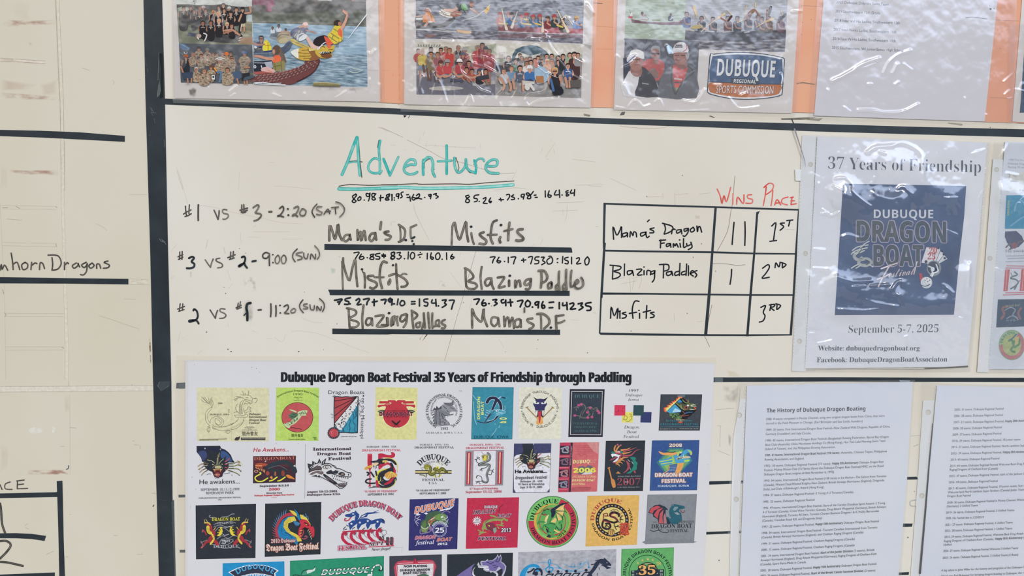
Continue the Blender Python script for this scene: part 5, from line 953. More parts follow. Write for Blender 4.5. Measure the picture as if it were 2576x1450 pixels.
GP = [(1403, 645, 27, '2c2c30', dict(body=5, logo='c9c5c0')), (1485, 675, 26, '3f6d4c', dict(hair='3a2e28')), (1530, 615, 22, '3a3a3e', {}), (1550, 645, 22, '8c8a88', {}), (1600, 660, 22, 'b0aca8', dict(hair='8a6a54')), (1640, 650, 22, '6f7078', {}), (1695, 670, 25, '5a8a70', dict(hair='5a3a2e')), (1730, 640, 22, 'c47a76', {}), (1770, 625, 23, '5a5f66', dict(hat='6a6a70')), (1780, 660, 25, '35302f', dict(hat='8a8276', glass=1)), (1825, 620, 23, '8a8a8c', {}), (1880, 620, 23, '9a9a98', {}), (1880, 680, 27, '9b9a98', dict(hair='7c7a78')), (1830, 680, 25, 'cfa58c', dict(hair='d8b894')), (1950, 640, 24, '6a6f78', {}), (1955, 690, 25, '45454c', {}), (2005, 625, 26, '2f3136', dict(body=6)), (2080, 610, 26, '7fa888', dict(body=6)), (2130, 610, 32, '4a3231', dict(body=8, w=2)), (2170, 610, 24, '8a8886', {}), (2060, 730, 28, '3d5a86', dict(body=5, logo='c9cfd8')), (1650, 690, 24, '8e8a88', {}), (1605, 705, 27, 'cfc6c0', dict(glass=1, hair='5c4638')), (1435, 760, 27, '6f8aa0', dict(hair='7a5a48', body=5)), (1350, 790, 27, 'b8b4b2', dict(hair='6b5648', body=5)), (1530, 755, 29, '555b66', dict(body=5, logo='b9bcc4')), (1637, 760, 30, '3f6a9c', dict(hair='b8aca2', body=5, w=2, hat='d6d2ce'))]
for x, y, r, c, kw in GP: fig(p, x, y, r, c, **{'skin': 'c09078', **kw})
p.lines('1320 870 1360 950 1340 990|1400 880 1430 960 1420 1000|1450 880 1470 980|1560 900 1565 1000|2030 860 2050 960|2080 860 2080 960', 26, 'b98a72', 2); p.poly('1560 890 1690 890 1690 930 1560 940', 'c0bab0'); p.ell(1610, 960, 30, 40, 'cac4ba'); p.lines('1640 930 1680 990', 28, 'd0cac2', 0); p.poly('1690 760 1800 740 1860 870 1720 930', '9ab0c0', 2); p.poly('1705 840 1790 840 1795 920 1705 915', 'a8744c')
fig(p, 1915, 785, 36, '2c2a2c', 'b98468', 'c9a06a', body=5.5, w=1.7, glass=1, bare=1); p.poly('1880 940 1990 960 2010 1030 1960 1050 1900 1050 1885 1000', '26262c', 2); p.lines('1870 880 1900 1000', 26, '4a6a98', 0); p.poly('2080 890 2200 880 2200 970 2090 970', '5a5650', 0); p.poly('1570 890 1690 900 1650 870', '3c4a66')
p.done()

# ---- badge sheet
p = shot(T3, 'picture of two people in a long red canoe on pale water', fr=C_)
p.poly('328 -60 1000 -60 978 445 315 422', WATERN); p.poly('388 210 430 220 600 245 800 248 900 235 965 218 968 270 800 278 600 262 392 252', '6e3b3f'); p.lines('390 250 600 262 800 276 965 270', 5, '4a2a2e', 2); p.lines('630 240 690 244|870 240 920 238', 9, 'c9b0ae', 0)
fig(p, 508, 148, 15, 'b9bbb8', '7a5a4c', '2b2624', body=5, w=1.8, arms=0); p.lines('520 180 545 160 540 185|500 215 570 220', 13, 'a8806c', 2); p.line('545 170 580 215', 5, '6a5a48'); fig(p, 823, 162, 14, '4a5260', '6b4c40', '2b2624', body=5, w=2, arms=0); p.lines('830 190 850 195 815 215', 12, 'c0c4c6', 2); p.line('620 222 700 225', 12, '8d8a5a'); p.poly('370 150 395 140 405 180 372 178', 'e0dcd4'); p.poly('355 178 405 182 398 205 352 200', 'c4434a'); p.line('370 110 380 150', 5, '6a5a4c'); p.ell(590, 388, 9, 8, 'd8dcd2')
p.done()
p = shot(T3, 'picture of a crew paddling a dark boat with raised paddles', .00142, C_)
p.poly('1000 -60 2120 -60 2086 578 978 540', WATERS); p.poly('978 430 2092 430 2086 578 978 540', WATERM); p.poly('985 345 1200 370 1600 378 2098 350 2095 430 1500 460 980 440', '4f4a50')
p.poly('985 330 1100 340 1300 360 2095 330 2098 352 1600 378 1200 370 985 348', '3a353a'); p.line('1000 330 1080 345', 8, 'c2ab74')
for x, y, c, h_ in ((1000, 160, '4a5f88', '3a3432'), (1165, 205, '3a3a40', '4a352c'), (1290, 215, '3f4046', '2f2826'), (1455, 205, '6a4a4a', '3a2c28'), (1560, 205, '3a4048', '3a3030'), (1680, 190, '5a5660', '4a2e28'), (1790, 190, '4a4450', '2f2624'), (1830, 215, '5f5248', '4a3a30'), (1905, 205, '6e5844', '5a4434'), (2040, 210, '6a4448', '3a302c')):
    fig(p, x, y, 26, c, '9a7464', h_, body=5.5, w=1.8, arms=0, grin=0)
    p.line([(x - 30, y + 50), (x - 10, y + 100), (x + 40, y + 110)], 18, 'a88474', 3)
PD = 'd3bb92'
p.lines('1090 120 1110 200|1200 150 1225 210|1160 350 1260 260 1390 170|1450 110 1500 170|1660 60 1640 170|1755 50 1760 90|1560 250 1640 215|1770 300 1870 240 1950 210|2040 110 2060 170|1270 350 1190 320', 9, PD, 0)
p.line('1080 80 1105 160', 30, 'd9b46c', taper=(30, 22)); p.line('1420 150 1340 205', 22, PD); p.line('1950 208 1860 245', 28, PD, taper=(34, 12)); p.line('1760 30 1755 75', 12, PD); p.line('1930 80 1910 150', 32, '5b4a44'); p.line('2090 160 2040 210', 30, '4a3c3c'); p.line('1495 180 1460 230', 24, '4d3a38'); p.line('1750 110 1700 170', 26, '8a7058')
p.lines('1640 200 1700 130 1750 105 1800 170|1890 180 1890 110|1380 200 1430 230', 16, '9a7464', 3); p.poly('1060 290 1160 270 1170 310 1060 320', 'b9a878', 2); p.lines('1230 345 1300 350|1400 360 1480 345|1640 360 1690 350', 14, 'b0aaac', 0)
p.done()
p = shot(T3, 'picture of three men, two in white caps, in front of grey sheeting', .00144, C_)
p.poly('315 425 1140 455 1108 1082 298 1062', mottled('grey_sheeting', ((.3, '4e4d52'), (.6, '5f5e63'), (.8, '6e6c71')), 16)); p.lines('310 430 420 560|640 440 540 560|560 440 520 540|900 450 1000 470', 8, '3f3f45', 2); p.poly('298 640 340 650 420 720 300 860', '2f3348')
# man behind in a red shirt
p.poly('510 720 540 665 600 650 700 655 750 700 752 770 690 890 560 880', 'b65a52', 2); p.poly('560 790 600 770 620 750 660 770 690 830 600 830', '8a6a62', 2); p.poly('610 830 680 840 690 865 620 860', '7a6e64'); p.line('650 620 655 690', 62, '94695c'); p.ell(655, 585, 54, 72, '8c8a8a'); p.ell(652, 598, 46, 66, 'a37668', n=20); p.poly('605 560 612 520 650 503 700 520 705 570 680 545 630 540', '9a9a9a', 2); p.line('612 590 690 595', 20, '4a3632'); p.lines('635 640 675 645', 7, '7a4c44', 0); p.line('655 600 650 622', 9, '8a5c50')
# left man
p.poly('298 1062 300 860 360 790 430 770 510 780 600 830 660 900 690 1068', 'd8d4d2', 2); p.poly('500 740 580 790 640 860 680 960 695 1070 432 1062 460 940', '3e3a3c', 2); p.poly('300 820 370 770 300 900', '33323a'); p.poly('380 740 500 740 500 830 440 850 385 810', '97695c', 2); p.ell(440, 690, 74, 96, 'a9796a', n=22); p.poly('368 610 385 560 450 545 520 575 530 650 480 640 420 625', 'd9d5d0', 2); p.poly('360 610 420 600 440 640 390 680 350 690 335 660', 'e0dee0', 2); p.lines('345 690 380 660 430 615', 9, '4a5a88', 2); p.lines('410 660 440 655 480 660', 13, '6b4a42', 2); p.lines('425 718 470 715', 8, '7a4c44', 0); p.line('452 665 445 700', 10, '8c5e52'); p.line('510 920 575 932', 10, 'a9a6a8'); p.lines('410 850 440 865 490 840', 6, 'bab4b2', 2)
# right man
p.poly('690 1075 690 950 740 800 830 730 900 700 1000 705 1110 770 1118 880 1108 1082', '6b6a6c', 2); p.poly('845 730 870 720 1000 735 1000 790 960 900 900 1000 870 960 850 850', 'c25a52', 2); p.lines('870 870 940 880', 20, 'c9b4b0', 0); p.lines('870 910 950 915', 16, '6a5a66', 0); p.ell(890, 950, 26, 24, 'd2685a'); p.ell(895, 985, 20, 18, '9a9a6a'); p.lines('1000 720 1080 800 960 900 880 1040|840 740 830 900 870 1040', 16, '565658', 2); p.lines('1090 780 1000 830 950 940', 8, '8b8a8c', 2)
p.poly('870 680 990 680 1005 740 960 770 880 730', '8e6256', 2); p.ell(935, 620, 84, 96, 'a17163', n=24); p.poly('1000 560 1030 600 1020 640 1000 660 985 600', 'a9a6a4', 2); p.poly('860 590 900 570 985 585 1000 600 1000 560 860 565', '7a5850'); p.poly('850 570 865 500 930 462 1000 490 1022 560 1000 580 930 570', 'd9d5d4', 2); p.poly('820 590 850 560 950 565 1000 580 900 580', 'c9c5c4', 2); p.lines('880 500 945 500|870 520 950 520', 11, '3c3836', 0); p.line('1000 490 1000 540 960 570', 8, 'b04a52', 3); p.lines('875 615 910 612|940 612 975 615', 12, '5c3f38', 0); p.lines('870 662 925 668', 8, '7a4c44', 0); p.line('895 615 880 650', 12, '8c5e52')
p.poly('775 520 810 500 845 540 840 575 800 600', 'b4cfe8', 2)
p.done()
# the commission badge
b = Part('badge', T3, .0014, C_, 'blue and brown badge lettered DUBUQUE REGIONAL SPORTS COMMISSION'); b.sub = 'lettering'
out = '1252 620 1290 595 1450 578 1640 575 1850 592 2050 630 2080 650 2085 680 2062 1020 2045 1055 1990 1075 1850 1095 1650 1105 1450 1090 1270 1050 1232 1025 1225 990'
b.poly(out, '2e3640', 2)
def inset(q, k, cx=1655, cy=840): return [(cx + (x - cx) * k, cy + (y - cy) * (k - .012)) for x, y in pts(q)]
b.poly(inset(out, .975), 'dedddd', 2)
b.poly('1278 650 1310 622 1450 606 1640 602 1850 618 2030 655 2056 675 2040 930 1800 935 1480 915 1252 905', '4b6180', 2); b.poly('1252 912 1480 915 1800 935 2040 932 2032 1015 1990 1050 1850 1068 1650 1078 1450 1063 1290 1030 1250 1005', 'b9713c', 2)
b.lines('1235 905 1490 915', 7, '2e3640', 0); b.lines('1800 930 2055 932', 7, '2e3640', 0); b.poly('1492 880 1505 862 1790 880 1805 895 1800 935 1780 942 1500 925 1485 910', '3a424c', 2)
b.text('DUBUQUE', 1336, 845, 1978, 868, 188, '2f3a48', 'sb', lean=14); b.text('DUBUQUE', 1330, 836, 1972, 858, 186, 'dcdbd9', 'sb', lean=14); b.text('REGIONAL', 1518, 914, 1766, 924, 40, 'dedddb', 'sb', lean=4); b.text('SPORTS COMMISSION', 1330, 1034, 1960, 1042, 86, '8a4f2a', 'sb', lean=6); b.text('SPORTS COMMISSION', 1325, 1029, 1956, 1038, 84, 'd9d4d0', 's', lean=6)
b.done()
# ================================================================== the shirt logos on the wide poster
P1, P2, P3, P4 = (440, 900, 6.745), (800, 900, 6.745), (1160, 900, 6.745), (1480, 900, 6.745)
Q1, Q2, Q3, Q4 = (470, 1100, 8.31), (760, 1100, 8.31), (1020, 1100, 8.31), (1270, 1100, 8.31)
Q5, Q6, Q7, Q8, Q9 = (1500, 1090, 8.05), (470, 1240, 7.36), (800, 1240, 6.962), (1150, 1240, 7.63), (1450, 1230, 7.25)
Z1, Z2, Z3 = (530, 1370, 5.724), (960, 1370, 7.156), (1300, 1370, 5.6)
PH = .00128
def logo(label, fr):
    p = Part('shirt_logo', TP, PH, fr, label); p.sub = 'lettering'; return p
def otext(p, t, x0, y0, x1, y1, h, c, oc, st='sb', d=6, lean=0):
    for a_ in range(8):
        ox, oy = d * math.cos(a_ * math.pi / 4), d * math.sin(a_ * math.pi / 4)
        p.text(t, x0 + ox, y0 + oy, x1 + ox, y1 + oy, h, oc, st, lean)
    return p.text(t, x0, y0, x1, y1, h, c, st, lean)
K = '2b2c30'
t_ = Part('poster_title', TP, PH, (0, 0, 1), 'heavy black title')
t_.text('Dubuque Dragon Boat Festival 35 Years of Friendship through Paddling', 708, 961.5, 1587, 962, 24.6, '24272b', 'sb', lean=.2)
for dx in (-1.5, -.75, .75, 1.5): t_.text('Dubuque Dragon Boat Festival 35 Years of Friendship through Paddling', 708 + dx, 961.5, 1587 + dx, 962, 24.6, '24272b', 'sb', lean=.2)
t_.done()

p = logo('pale yellow 1989 card with an outlined dragon', P1); G = '6a6756'
p.poly('372 510 1595 515 1590 1425 375 1420', 'd3cfa8'); p.line('970 520 962 1420', 5, 'bdb890')
p.lines('560 1130 520 1060 520 960 560 880 630 840 650 780 630 720|600 1110 560 1050 560 950 620 880|600 1110 610 1050 680 1005 760 1010 820 1060 825 1120 790 1165|630 860 600 790 500 760 450 720|450 665 520 740 600 790|500 670 560 740 610 780|570 690 590 770|630 670 620 760 640 800|480 680 550 760|610 690 600 760|690 1040 740 1025 790 1060 795 1110 750 1140 710 1130 680 1090 690 1040|720 1055 760 1075 770 1110|650 1190 760 1240 900 1235 1050 1200 1150 1110 1175 1020|690 1125 760 1170 850 1170 980 1130 1060 1070 1075 1020|660 1160 760 1185 880 1165 1000 1120|560 1130 590 1160 550 1180 600 1190|620 1150 650 1140 640 1200 690 1220|600 1195 545 1210 550 1250 580 1265 600 1215|560 1220 570 1260|850 1270 880 1250 930 1245 930 1275 890 1290 880 1265|1100 960 1095 850 1110 770 1150 730|1145 960 1135 850 1150 770 1170 730|1060 790 1030 850 1040 900 1060 930|1180 940 1160 860|1180 910 1230 880 1240 840 1290 850 1270 880 1290 920 1240 920 1190 950|1010 980 1060 975 1170 980 1210 960 1240 990 1200 1015 1100 1010 1040 1015 1010 980|1000 940 1060 920 1090 950|1000 715 1090 680 1170 690|1040 660 1120 670|1110 630 1170 640 1260 640 1320 690 1390 690 1390 740 1360 770|1150 570 1160 620 1185 640|1250 565 1250 620 1230 650|1185 600 1200 630|1180 710 1240 720 1300 740 1320 700|1180 730 1240 755 1300 780 1310 740|1200 680 1240 685|1170 800 1190 770 1220 790 1260 770 1280 800|1060 700 1010 740|1330 690 1380 700|930 1120 960 1130 1000 1105|1030 1080 1060 1070', 6, G, 3)
for i in range(14): p.line([(1100 + i * .6, 790 + i * 13), (1125 + i, 790 + i * 13)], 3.5, G)
for i in range(16): u = i / 15; p.line([(1150 - 300 * u, 1060 + 165 * u ** .6), (1170 - 310 * u, 1080 + 160 * u ** .6)], 3.5, G)
p.text('1989', 730, 788, 806, 788, 22, K, 'rbi'); p.text('U', 908, 900, 934, 900, 24, K, 'rbi'); p.text('S', 906, 937, 924, 937, 24, K, 'rbi'); p.text('DUBUQUE, IOWA', 590, 978, 920, 980, 26, K, 'rbi')
for s_, x1, y in (('Dubuque', 1460, 975), ('International', 1562, 1024), ('Dragon Boat', 1552, 1076), ('Festival', 1437, 1126)): p.text(s_, 1250, y, x1, y, 34, K, 'rbi')
for s_, x0, x1, y in (('Presented by the', 1205, 1332, 1179), ('Dubuque Dub Dragons', 1180, 1355, 1197), ('and the', 1240, 1295, 1216), ('American Dragon Boat Association', 1138, 1400, 1234)): p.text(s_, x0, y, x1, y, 11, '4a4a48', 'sb')
p.text('競舟會友', 1140, 1322, 1408, 1320, 56, K, 's'); p.rect(1120, 1358, 1535, 1402, '4a4744'); p.text('AMERICAN DRAGON BOAT ASSOCIATION', 1140, 1378, 1525, 1378, 14, 'bdb9a8', 'sb'); p.lines('420 1388 880 1382|418 1405 735 1400', 7, '5c594e', 0); p.poly('1010 1400 1040 1350 1080 1365 1070 1395 1090 1340 1105 1345 1085 1400 1050 1408', '4a4744', 2)
p.done()
p = logo('lime green 1990 card with a red disc', P1)
p.poly('1718 510 2448 512 2436 1416 1706 1412', 'b6cf68'); p.poly('2350 512 2448 512 2436 1416 2300 1416', 'b0cf6a'); p.poly('1730 700 1790 700 1780 1300 1720 1320', 'bdd274')
p.arc('International Dragon Boat Festival', 2085, 1180, 602, 124.5, 55, 32, '2c3a22', 'sb'); p.text('1990', 2012, 640, 2162, 640, 34, '3c4630', 's')
for s_, x0, x1, y in (('Dubuque, Iowa', 2013, 2160, 684), ('USA', 2065, 2108, 710), ('September 7-9', 2015, 2157, 735)): p.text(s_, x0, y, x1, y, 14, '2c3a22', 'sb')
p.ell(2078, 1016, 268, 256, '4d2c28', n=40); p.ell(2078, 1016, 260, 248, 'bb5657', n=40)
DG_ = 'b9c99a'
p.poly('1850 1125 1960 1085 2000 1040 2060 1000 2110 960 2150 990 2100 1060 2040 1120 1960 1160 1950 1195 1900 1190 1855 1150', DG_, 2); random.seed(2)
for i in range(34):
    u = random.random(); x = 1870 + 220 * u; y = 1160 - 130 * u + random.uniform(-38, 38) * (1 - .4 * u); p.ell(x, y, 9, 5, '2e3a2a', rot=-35, n=7)
p.poly('1925 980 1990 935 2060 945 2090 970 2060 1010 1990 1050 1940 1010', '5d7a62', 2); p.lines('1935 985 2070 960|1950 1010 2070 985|1970 1030 2060 1000|1960 960 2050 950', 7, '2b3a2c', 2); p.poly('2080 930 2150 900 2240 895 2245 930 2220 960 2230 985 2150 990 2100 985', DG_, 2); p.poly('1930 885 1990 885 2070 920 2050 935 1990 910', 'c2cf9a', 2); p.lines('2100 950 2180 940 2220 950|2130 985 2150 930|2160 915 2190 960|2200 905 2215 940', 7, '2e3a2a', 2); p.lines('1960 1195 2010 1190 2060 1205 2110 1205 2140 1220', 9, '4a2c2c', 2)
p.text('競舟會友', 1976, 1348, 2180, 1346, 44, '2c3a22', 's'); p.text('Friendship Through Paddling', 1932, 1394, 2212, 1394, 14, '1f2a18', 'sbi')
for i, (a_, b_) in enumerate(((2345, 2400), (2355, 2400), (2362, 2402))): p.line([(a_, 1356 + i * 16), (b_, 1356 + i * 16)], 8, '4a5a32')
p.done()
p = logo('red, white and blue Dragon Boats on the Mississippi panel', P2)
p.text('Dragon Boats', 175, 620, 785, 622, 62, K, 's'); p.text('on the Mississippi', 740, 685, 722, 1380, 60, K, 's', up=(58, 0)); p.ell(770, 652, 12, 14, K)
p.poly('278 672 680 668 668 1275 372 1270 275 1180', '3f8fa6'); p.poly('278 675 655 672 285 1115', 'ab4a4c'); p.poly('655 672 680 670 672 800 400 1230 355 1225 285 1160 285 1115', 'd8d6d2')
p.lines('285 740 640 680|285 860 645 682|285 990 650 685|650 680 285 1110|285 1130 300 1160', 12, '2c2a30', 0); random.seed(5)
for i in range(60):
    u = random.random(); x = 310 + 340 * u + random.uniform(-45, 55); y = 1185 - 440 * u + random.uniform(-12, 45); p.ell(x, y, random.uniform(7, 15), random.uniform(6, 12), random.choice(('2c2c32', '2c2c32', '6a6a6e', 'eceae6')), rot=random.uniform(0, 180), n=8)
p.lines('640 820 660 900 640 960 665 1000|585 930 610 1010 590 1080 630 1150 620 1230 650 1270|520 1020 550 1080 530 1140 545 1200 530 1265|460 1090 480 1140 430 1200 440 1260|610 880 650 960 620 1040|400 1180 430 1240 390 1265', 9, '25506a', 3)
p.lines('278 668 272 900 280 1180|270 668 330 662 400 672 480 664 560 672 640 662 684 668|680 668 676 980 668 1278|668 1276 560 1280 470 1272 370 1272', 14, K, 3)
p.lines('700 720 730 740 700 770 720 830|700 900 725 920 705 960 730 1000|220 960 255 975|235 1020 255 1010|245 660 290 645', 12, '8d8c90', 3)
p.ell(265, 1282, 103, 100, '35303a', n=30); p.ell(265, 1282, 76, 74, 'b84a50', n=30)
for i in range(18): p.ell(265 + 89 * math.cos(i * .349), 1282 + 87 * math.sin(i * .349), 5, 5, 'b9b4b4', n=6)
p.text('91', 222, 1322, 332, 1322, 76, 'cf8a8a', 'sb'); p.text('91', 230, 1317, 325, 1317, 66, 'b84a50', 'sb'); p.text('September 4th thru 8th', 392, 1348, 655, 1348, 16, K, 'sbi'); p.lines('370 1340 420 1390 500 1395 590 1350', 4, 'bdbbb8', 3)
p.done()
p = logo('yellow square with a red winged sun and crossed paddles', P2)
p.poly('978 502 1690 515 1670 1395 966 1392', 'd5d08f'); RD = 'b93b46'
p.ell(1330, 990, 236, 214, 'e6dca4', n=36); p.poly('1000 800 1040 735 1180 715 1480 712 1625 735 1665 800 1660 855 1560 870 1110 870 1010 860', 'e6dca4', 2); p.ell(1330, 985, 226, 206, RD, n=36); p.rect(1150, 760, 1500, 900, RD)
p.poly('1040 742 1185 742 1190 722 1310 724 1330 745 1350 722 1478 724 1482 742 1625 742 1628 780 1500 782 1480 800 1560 800 1640 800 1655 830 1640 855 1570 828 1480 830 1440 870 1220 870 1170 830 1100 826 1030 850 1005 830 1020 806 1120 800 1160 780 1040 782', RD); p.lines('1210 760 1240 768 1230 786 1160 790|1440 760 1420 770 1440 786 1500 790', 9, 'e6dca4', 3); p.poly('1310 722 1350 722 1332 748', 'e6dca4')
p.text('DUBUQUE', 1175, 918, 1480, 918, 22, '5c2a34', 'sb'); otext(p, 'DRAGONBOAT', 1045, 990, 1605, 990, 60, '2c2f40', 'b9505a', 'sb', 5); p.lines('1020 915 1080 900 1140 905|1510 905 1580 900 1640 915|1040 930 1120 915|1540 915 1620 930', 14, '2c2f40', 3); p.text('FESTIVAL', 1122, 1016, 1525, 1016, 20, '5c2a34', 'sb')
p.lines('1310 1125 1380 1190|1335 1125 1270 1190', 7, K, 0); p.line('1255 1075 1310 1125', 34, K, taper=(20, 34)); p.line('1392 1075 1340 1125', 34, K, taper=(20, 34)); p.done()
p = logo('grey engraved pair of dragon heads in a 1993 ring of lettering', P2)
p.text('1993', 2080, 1230, 2205, 1226, 42, '34353a', 'rbi'); p.text('DUBUQUE, IOWA  U.S.A.', 1836, 1295, 2455, 1292, 32, '3a3b40', 'r'); p.text('© 93', 2392, 576, 2442, 576, 16, '4a4a4c', 'sb')
p.poly('1980 1140 1965 1000 1985 900 2040 860 2110 870 2190 900 2235 950 2230 985 2150 1000 2180 1060 2240 1140', '7d7e82', 2); p.poly('2080 880 2110 800 2200 800 2300 830 2345 890 2340 920 2270 915 2220 950 2170 920', '8d8e92', 2); p.poly('2120 770 2200 770 2270 760 2290 700 2300 800 2230 830', '6a6b70', 2); p.poly('1965 900 1935 910 1975 850 2000 870 2010 820 2050 860 2090 820 2100 870', '4c4d52'); p.lines('1965 1000 1945 1030|1968 960 1940 980|1975 920 1945 930|1970 1060 1950 1080|1980 1110 1955 1130', 12, '3a3b40', 0)
p.lines('2060 930 2070 1030 2070 1140|2090 960 2130 1050 2150 1130|2100 940 2140 980 2200 985|2190 900 2210 920|2010 900 2000 1000 2010 1130|2250 850 2300 870|2130 830 2180 870', 9, '3a3b40', 3)
for i in range(40): random.seed(i); p.ell(2080 + random.uniform(-10, 130), 1000 + random.uniform(0, 135), 7, 5, random.choice(('d0ceca', 'c2c0bc', '4a4b50')), n=6)
p.arc('DUBUQUE INTERNATIONAL DRAGONBOAT FESTIVAL', 2140, 920, 268, 243, -63, 42, '34353a', 'rb'); p.arc('FRIENDSHIP THROUGH PADDLING', 2140, 900, 204, 200, -22, 26, '55565a', 's', ry_=215); p.lines('1950 1150 2050 1160 2150 1150 2270 1145|2240 970 2300 960|2230 980 2290 970', 8, '6a6b70', 2); p.done()
p = logo('teal card with a big dragon letter D', P3)
p.poly('195 502 892 506 868 1388 172 1388', '24636f'); p.poly('201 510 886 514 862 1380 180 1380', '3d899c')
LB = 'a9cbd8'
for wd, c, q in ((64, LB, 0), (50, '2f3144', 0)):
    p.lines('440 760 480 700 560 685 630 730 670 810 672 900', wd, c, 4); p.line('590 740 545 850 480 980 400 1100', wd, c, taper=(wd, 10)); p.line('275 1085 400 1110 500 1085 580 1040 640 970', wd * .6, c, 4, taper=(10, wd * .7))
p.lines('630 700 680 665 740 690', 16, LB, 3); p.lines('690 672 742 690', 22, '2f3144', 2); p.poly('470 920 560 900 640 890 740 905 750 940 690 980 640 990 560 1000 590 950 520 960', '4f9db0', 2); p.lines('560 885 640 880 745 910 740 945|590 960 650 935 720 945|600 995 640 960 700 955', 8, LB, 3); p.ell(612, 905, 24, 14, 'eef2f2'); p.ell(616, 906, 8, 8, '2f3144'); p.lines('740 820 745 880 700 905|450 1070 540 1060 590 1000', 7, LB, 3); p.lines('395 1010 430 1030|405 970 455 990|420 930 480 950|430 900 490 915|480 890 540 900', 9, LB, 0)
for i in range(9): p.line([(440 + i * 13, 1010 - i * 13), (470 + i * 13, 1020 - i * 13)], 6, '2f3144')
p.text('DRAGON', 320, 1048, 325, 668, 48, 'e6df7c', 'sb', up=(-48, 0)); p.text('BOAT', 382, 972, 388, 742, 44, 'e6df7c', 'sb', up=(-44, 0)); p.ell(715, 1038, 62, 20, 'e6df7c'); p.ell(715, 1038, 34, 9, '3d899c'); p.poly('650 1105 700 1080 765 1082 765 1112 700 1112', 'e6df7c'); p.poly('690 1098 730 1090 730 1104', '3d899c'); p.text('DUBUQUE, IOWA', 222, 1375, 805, 1372, 50, '17455c', 's')
p.lines('570 1130 590 1130|600 1200 580 1250 545 1290 520 1330|660 1150 640 1190|205 750 220 900 230 1050 265 1140|200 640 280 740', 8, '9fc6cf', 0); p.done()
p = logo('cream card with a blue horned mask between two paddles', P3)
p.poly('985 500 1712 512 1698 1385 972 1380', 'dad7c3'); p.arc('FRIENDSHIP  THROUGH  PADDLING', 1335, 890, 288, 176, 3, 40, '3d3c36', 's2'); p.arc("FESTIVAL '95    DUBUQUE, IOWA", 1330, 890, 306, 190, 345, 40, '3d3c36', 's2', inner=True); p.ell(1030, 915, 8, 10, '3d3c36'); p.ell(1628, 913, 8, 10, '3d3c36')
p.lines('1115 850 1290 1030', 17, '9b7f55', 0); p.lines('1555 850 1375 1030', 17, '9b7f55', 0); p.line('1100 850 1135 840', 18, '9b7f55'); p.line('1540 840 1570 858', 18, '9b7f55')
p.poly('1225 665 1300 715 1275 740', '333138'); p.poly('1475 668 1395 715 1425 740', '333138'); NV = '3d3a62'
p.poly('1220 790 1240 750 1290 705 1340 698 1400 705 1440 750 1460 790 1420 850 1415 895 1340 905 1255 895 1250 850', NV, 1); p.poly('1245 735 1330 770 1310 790 1250 785 1232 770', 'dcdcd8', 1); p.poly('1435 740 1350 770 1370 790 1430 785 1445 770', 'dcdcd8', 1); p.ell(1282, 762, 14, 14, '4e5a48'); p.ell(1398, 764, 14, 14, '4e5a48'); p.ell(1282, 762, 6, 6, K); p.ell(1398, 764, 6, 6, K)
p.poly('1255 905 1415 905 1395 1010 1340 1030 1285 1010', '2f2d33', 1); p.poly('1265 910 1300 910 1290 990 1272 980', 'e4e1da'); p.poly('1372 910 1408 910 1395 985 1380 990', 'e4e1da'); p.poly('1285 1020 1330 1000 1330 1130 1300 1138 1268 1110 1290 1070', 'd9a35c', 2); p.poly('1340 1000 1385 1020 1380 1060 1395 1100 1360 1140 1335 1130', 'd9a35c', 2); p.poly('1305 920 1365 920 1355 1000 1340 1100 1322 1110 1312 1000', 'b83f4c', 2); p.done()
p = logo('black double-framed 1996 card with a pink-clawed dragon', P3)
p.poly('1845 535 2436 538 2402 1350 1818 1350', '34353b'); p.poly('1872 570 2402 572 2376 1318 1848 1312', 'c6c4c2'); p.poly('1884 582 2392 584 2366 1306 1860 1302', '2c2d33'); p.poly('1892 596 2380 598 2356 1292 1870 1288', '38414a')
p.text('DUBUQUE', 1925, 684, 2350, 684, 54, '5f8488', 'r'); p.text('INTERNATIONAL', 1898, 1138, 2320, 1138, 38, '4f7470', 'r'); p.text('DRAGON BOAT', 1920, 1200, 2305, 1198, 38, '4f7470', 'r'); p.text('FESTIVAL 1996', 1928, 1266, 2295, 1264, 36, '4f7470', 'r')
p.lines('1990 830 2060 800 2100 860 2060 930 2040 1000 2120 1010 2160 940 2130 880 2200 850 2240 900 2290 860 2310 900', 42, '6b6a66', 4); p.lines('1995 835 2058 806 2094 860 2056 930 2046 996 2116 1002 2152 940 2124 884 2196 856 2240 906 2286 866', 22, '3c4347', 4); p.lines('1920 850 1960 840 1990 860|1920 980 1990 990 2020 1000 2010 1030|2150 1000 2190 960|2220 1000 2240 940|1950 870 1960 900', 16, '6b6a66', 3)
for x, y in ((2040, 795), (1995, 810), (1930, 985), (2190, 855), (2320, 910), (2340, 940), (2150, 1020), (2220, 1010), (2140, 930)):
    for a_ in range(5): p.ell(x + 17 * math.cos(a_ * 1.26), y + 15 * math.sin(a_ * 1.26), 12, 9, 'b8577f', rot=a_ * 72, n=7)
    p.ell(x, y, 8, 8, 'd45a8c', n=7)
p.done()
p = logo('four coloured squares with 1997 script lettering', P4)
for s_, x0, x1, y, h in (('1997', 695, 858, 582, 44), ('Dubuque', 628, 920, 658, 44), ('Iowa', 672, 857, 736, 44), ('Dragon', 606, 868, 1204, 48), ('Boat', 655, 825, 1285, 48), ('Festival', 592, 862, 1366, 48)): p.text(s_, x0, y, x1, y, h, '3a3b40', 'ri', lean=-4)
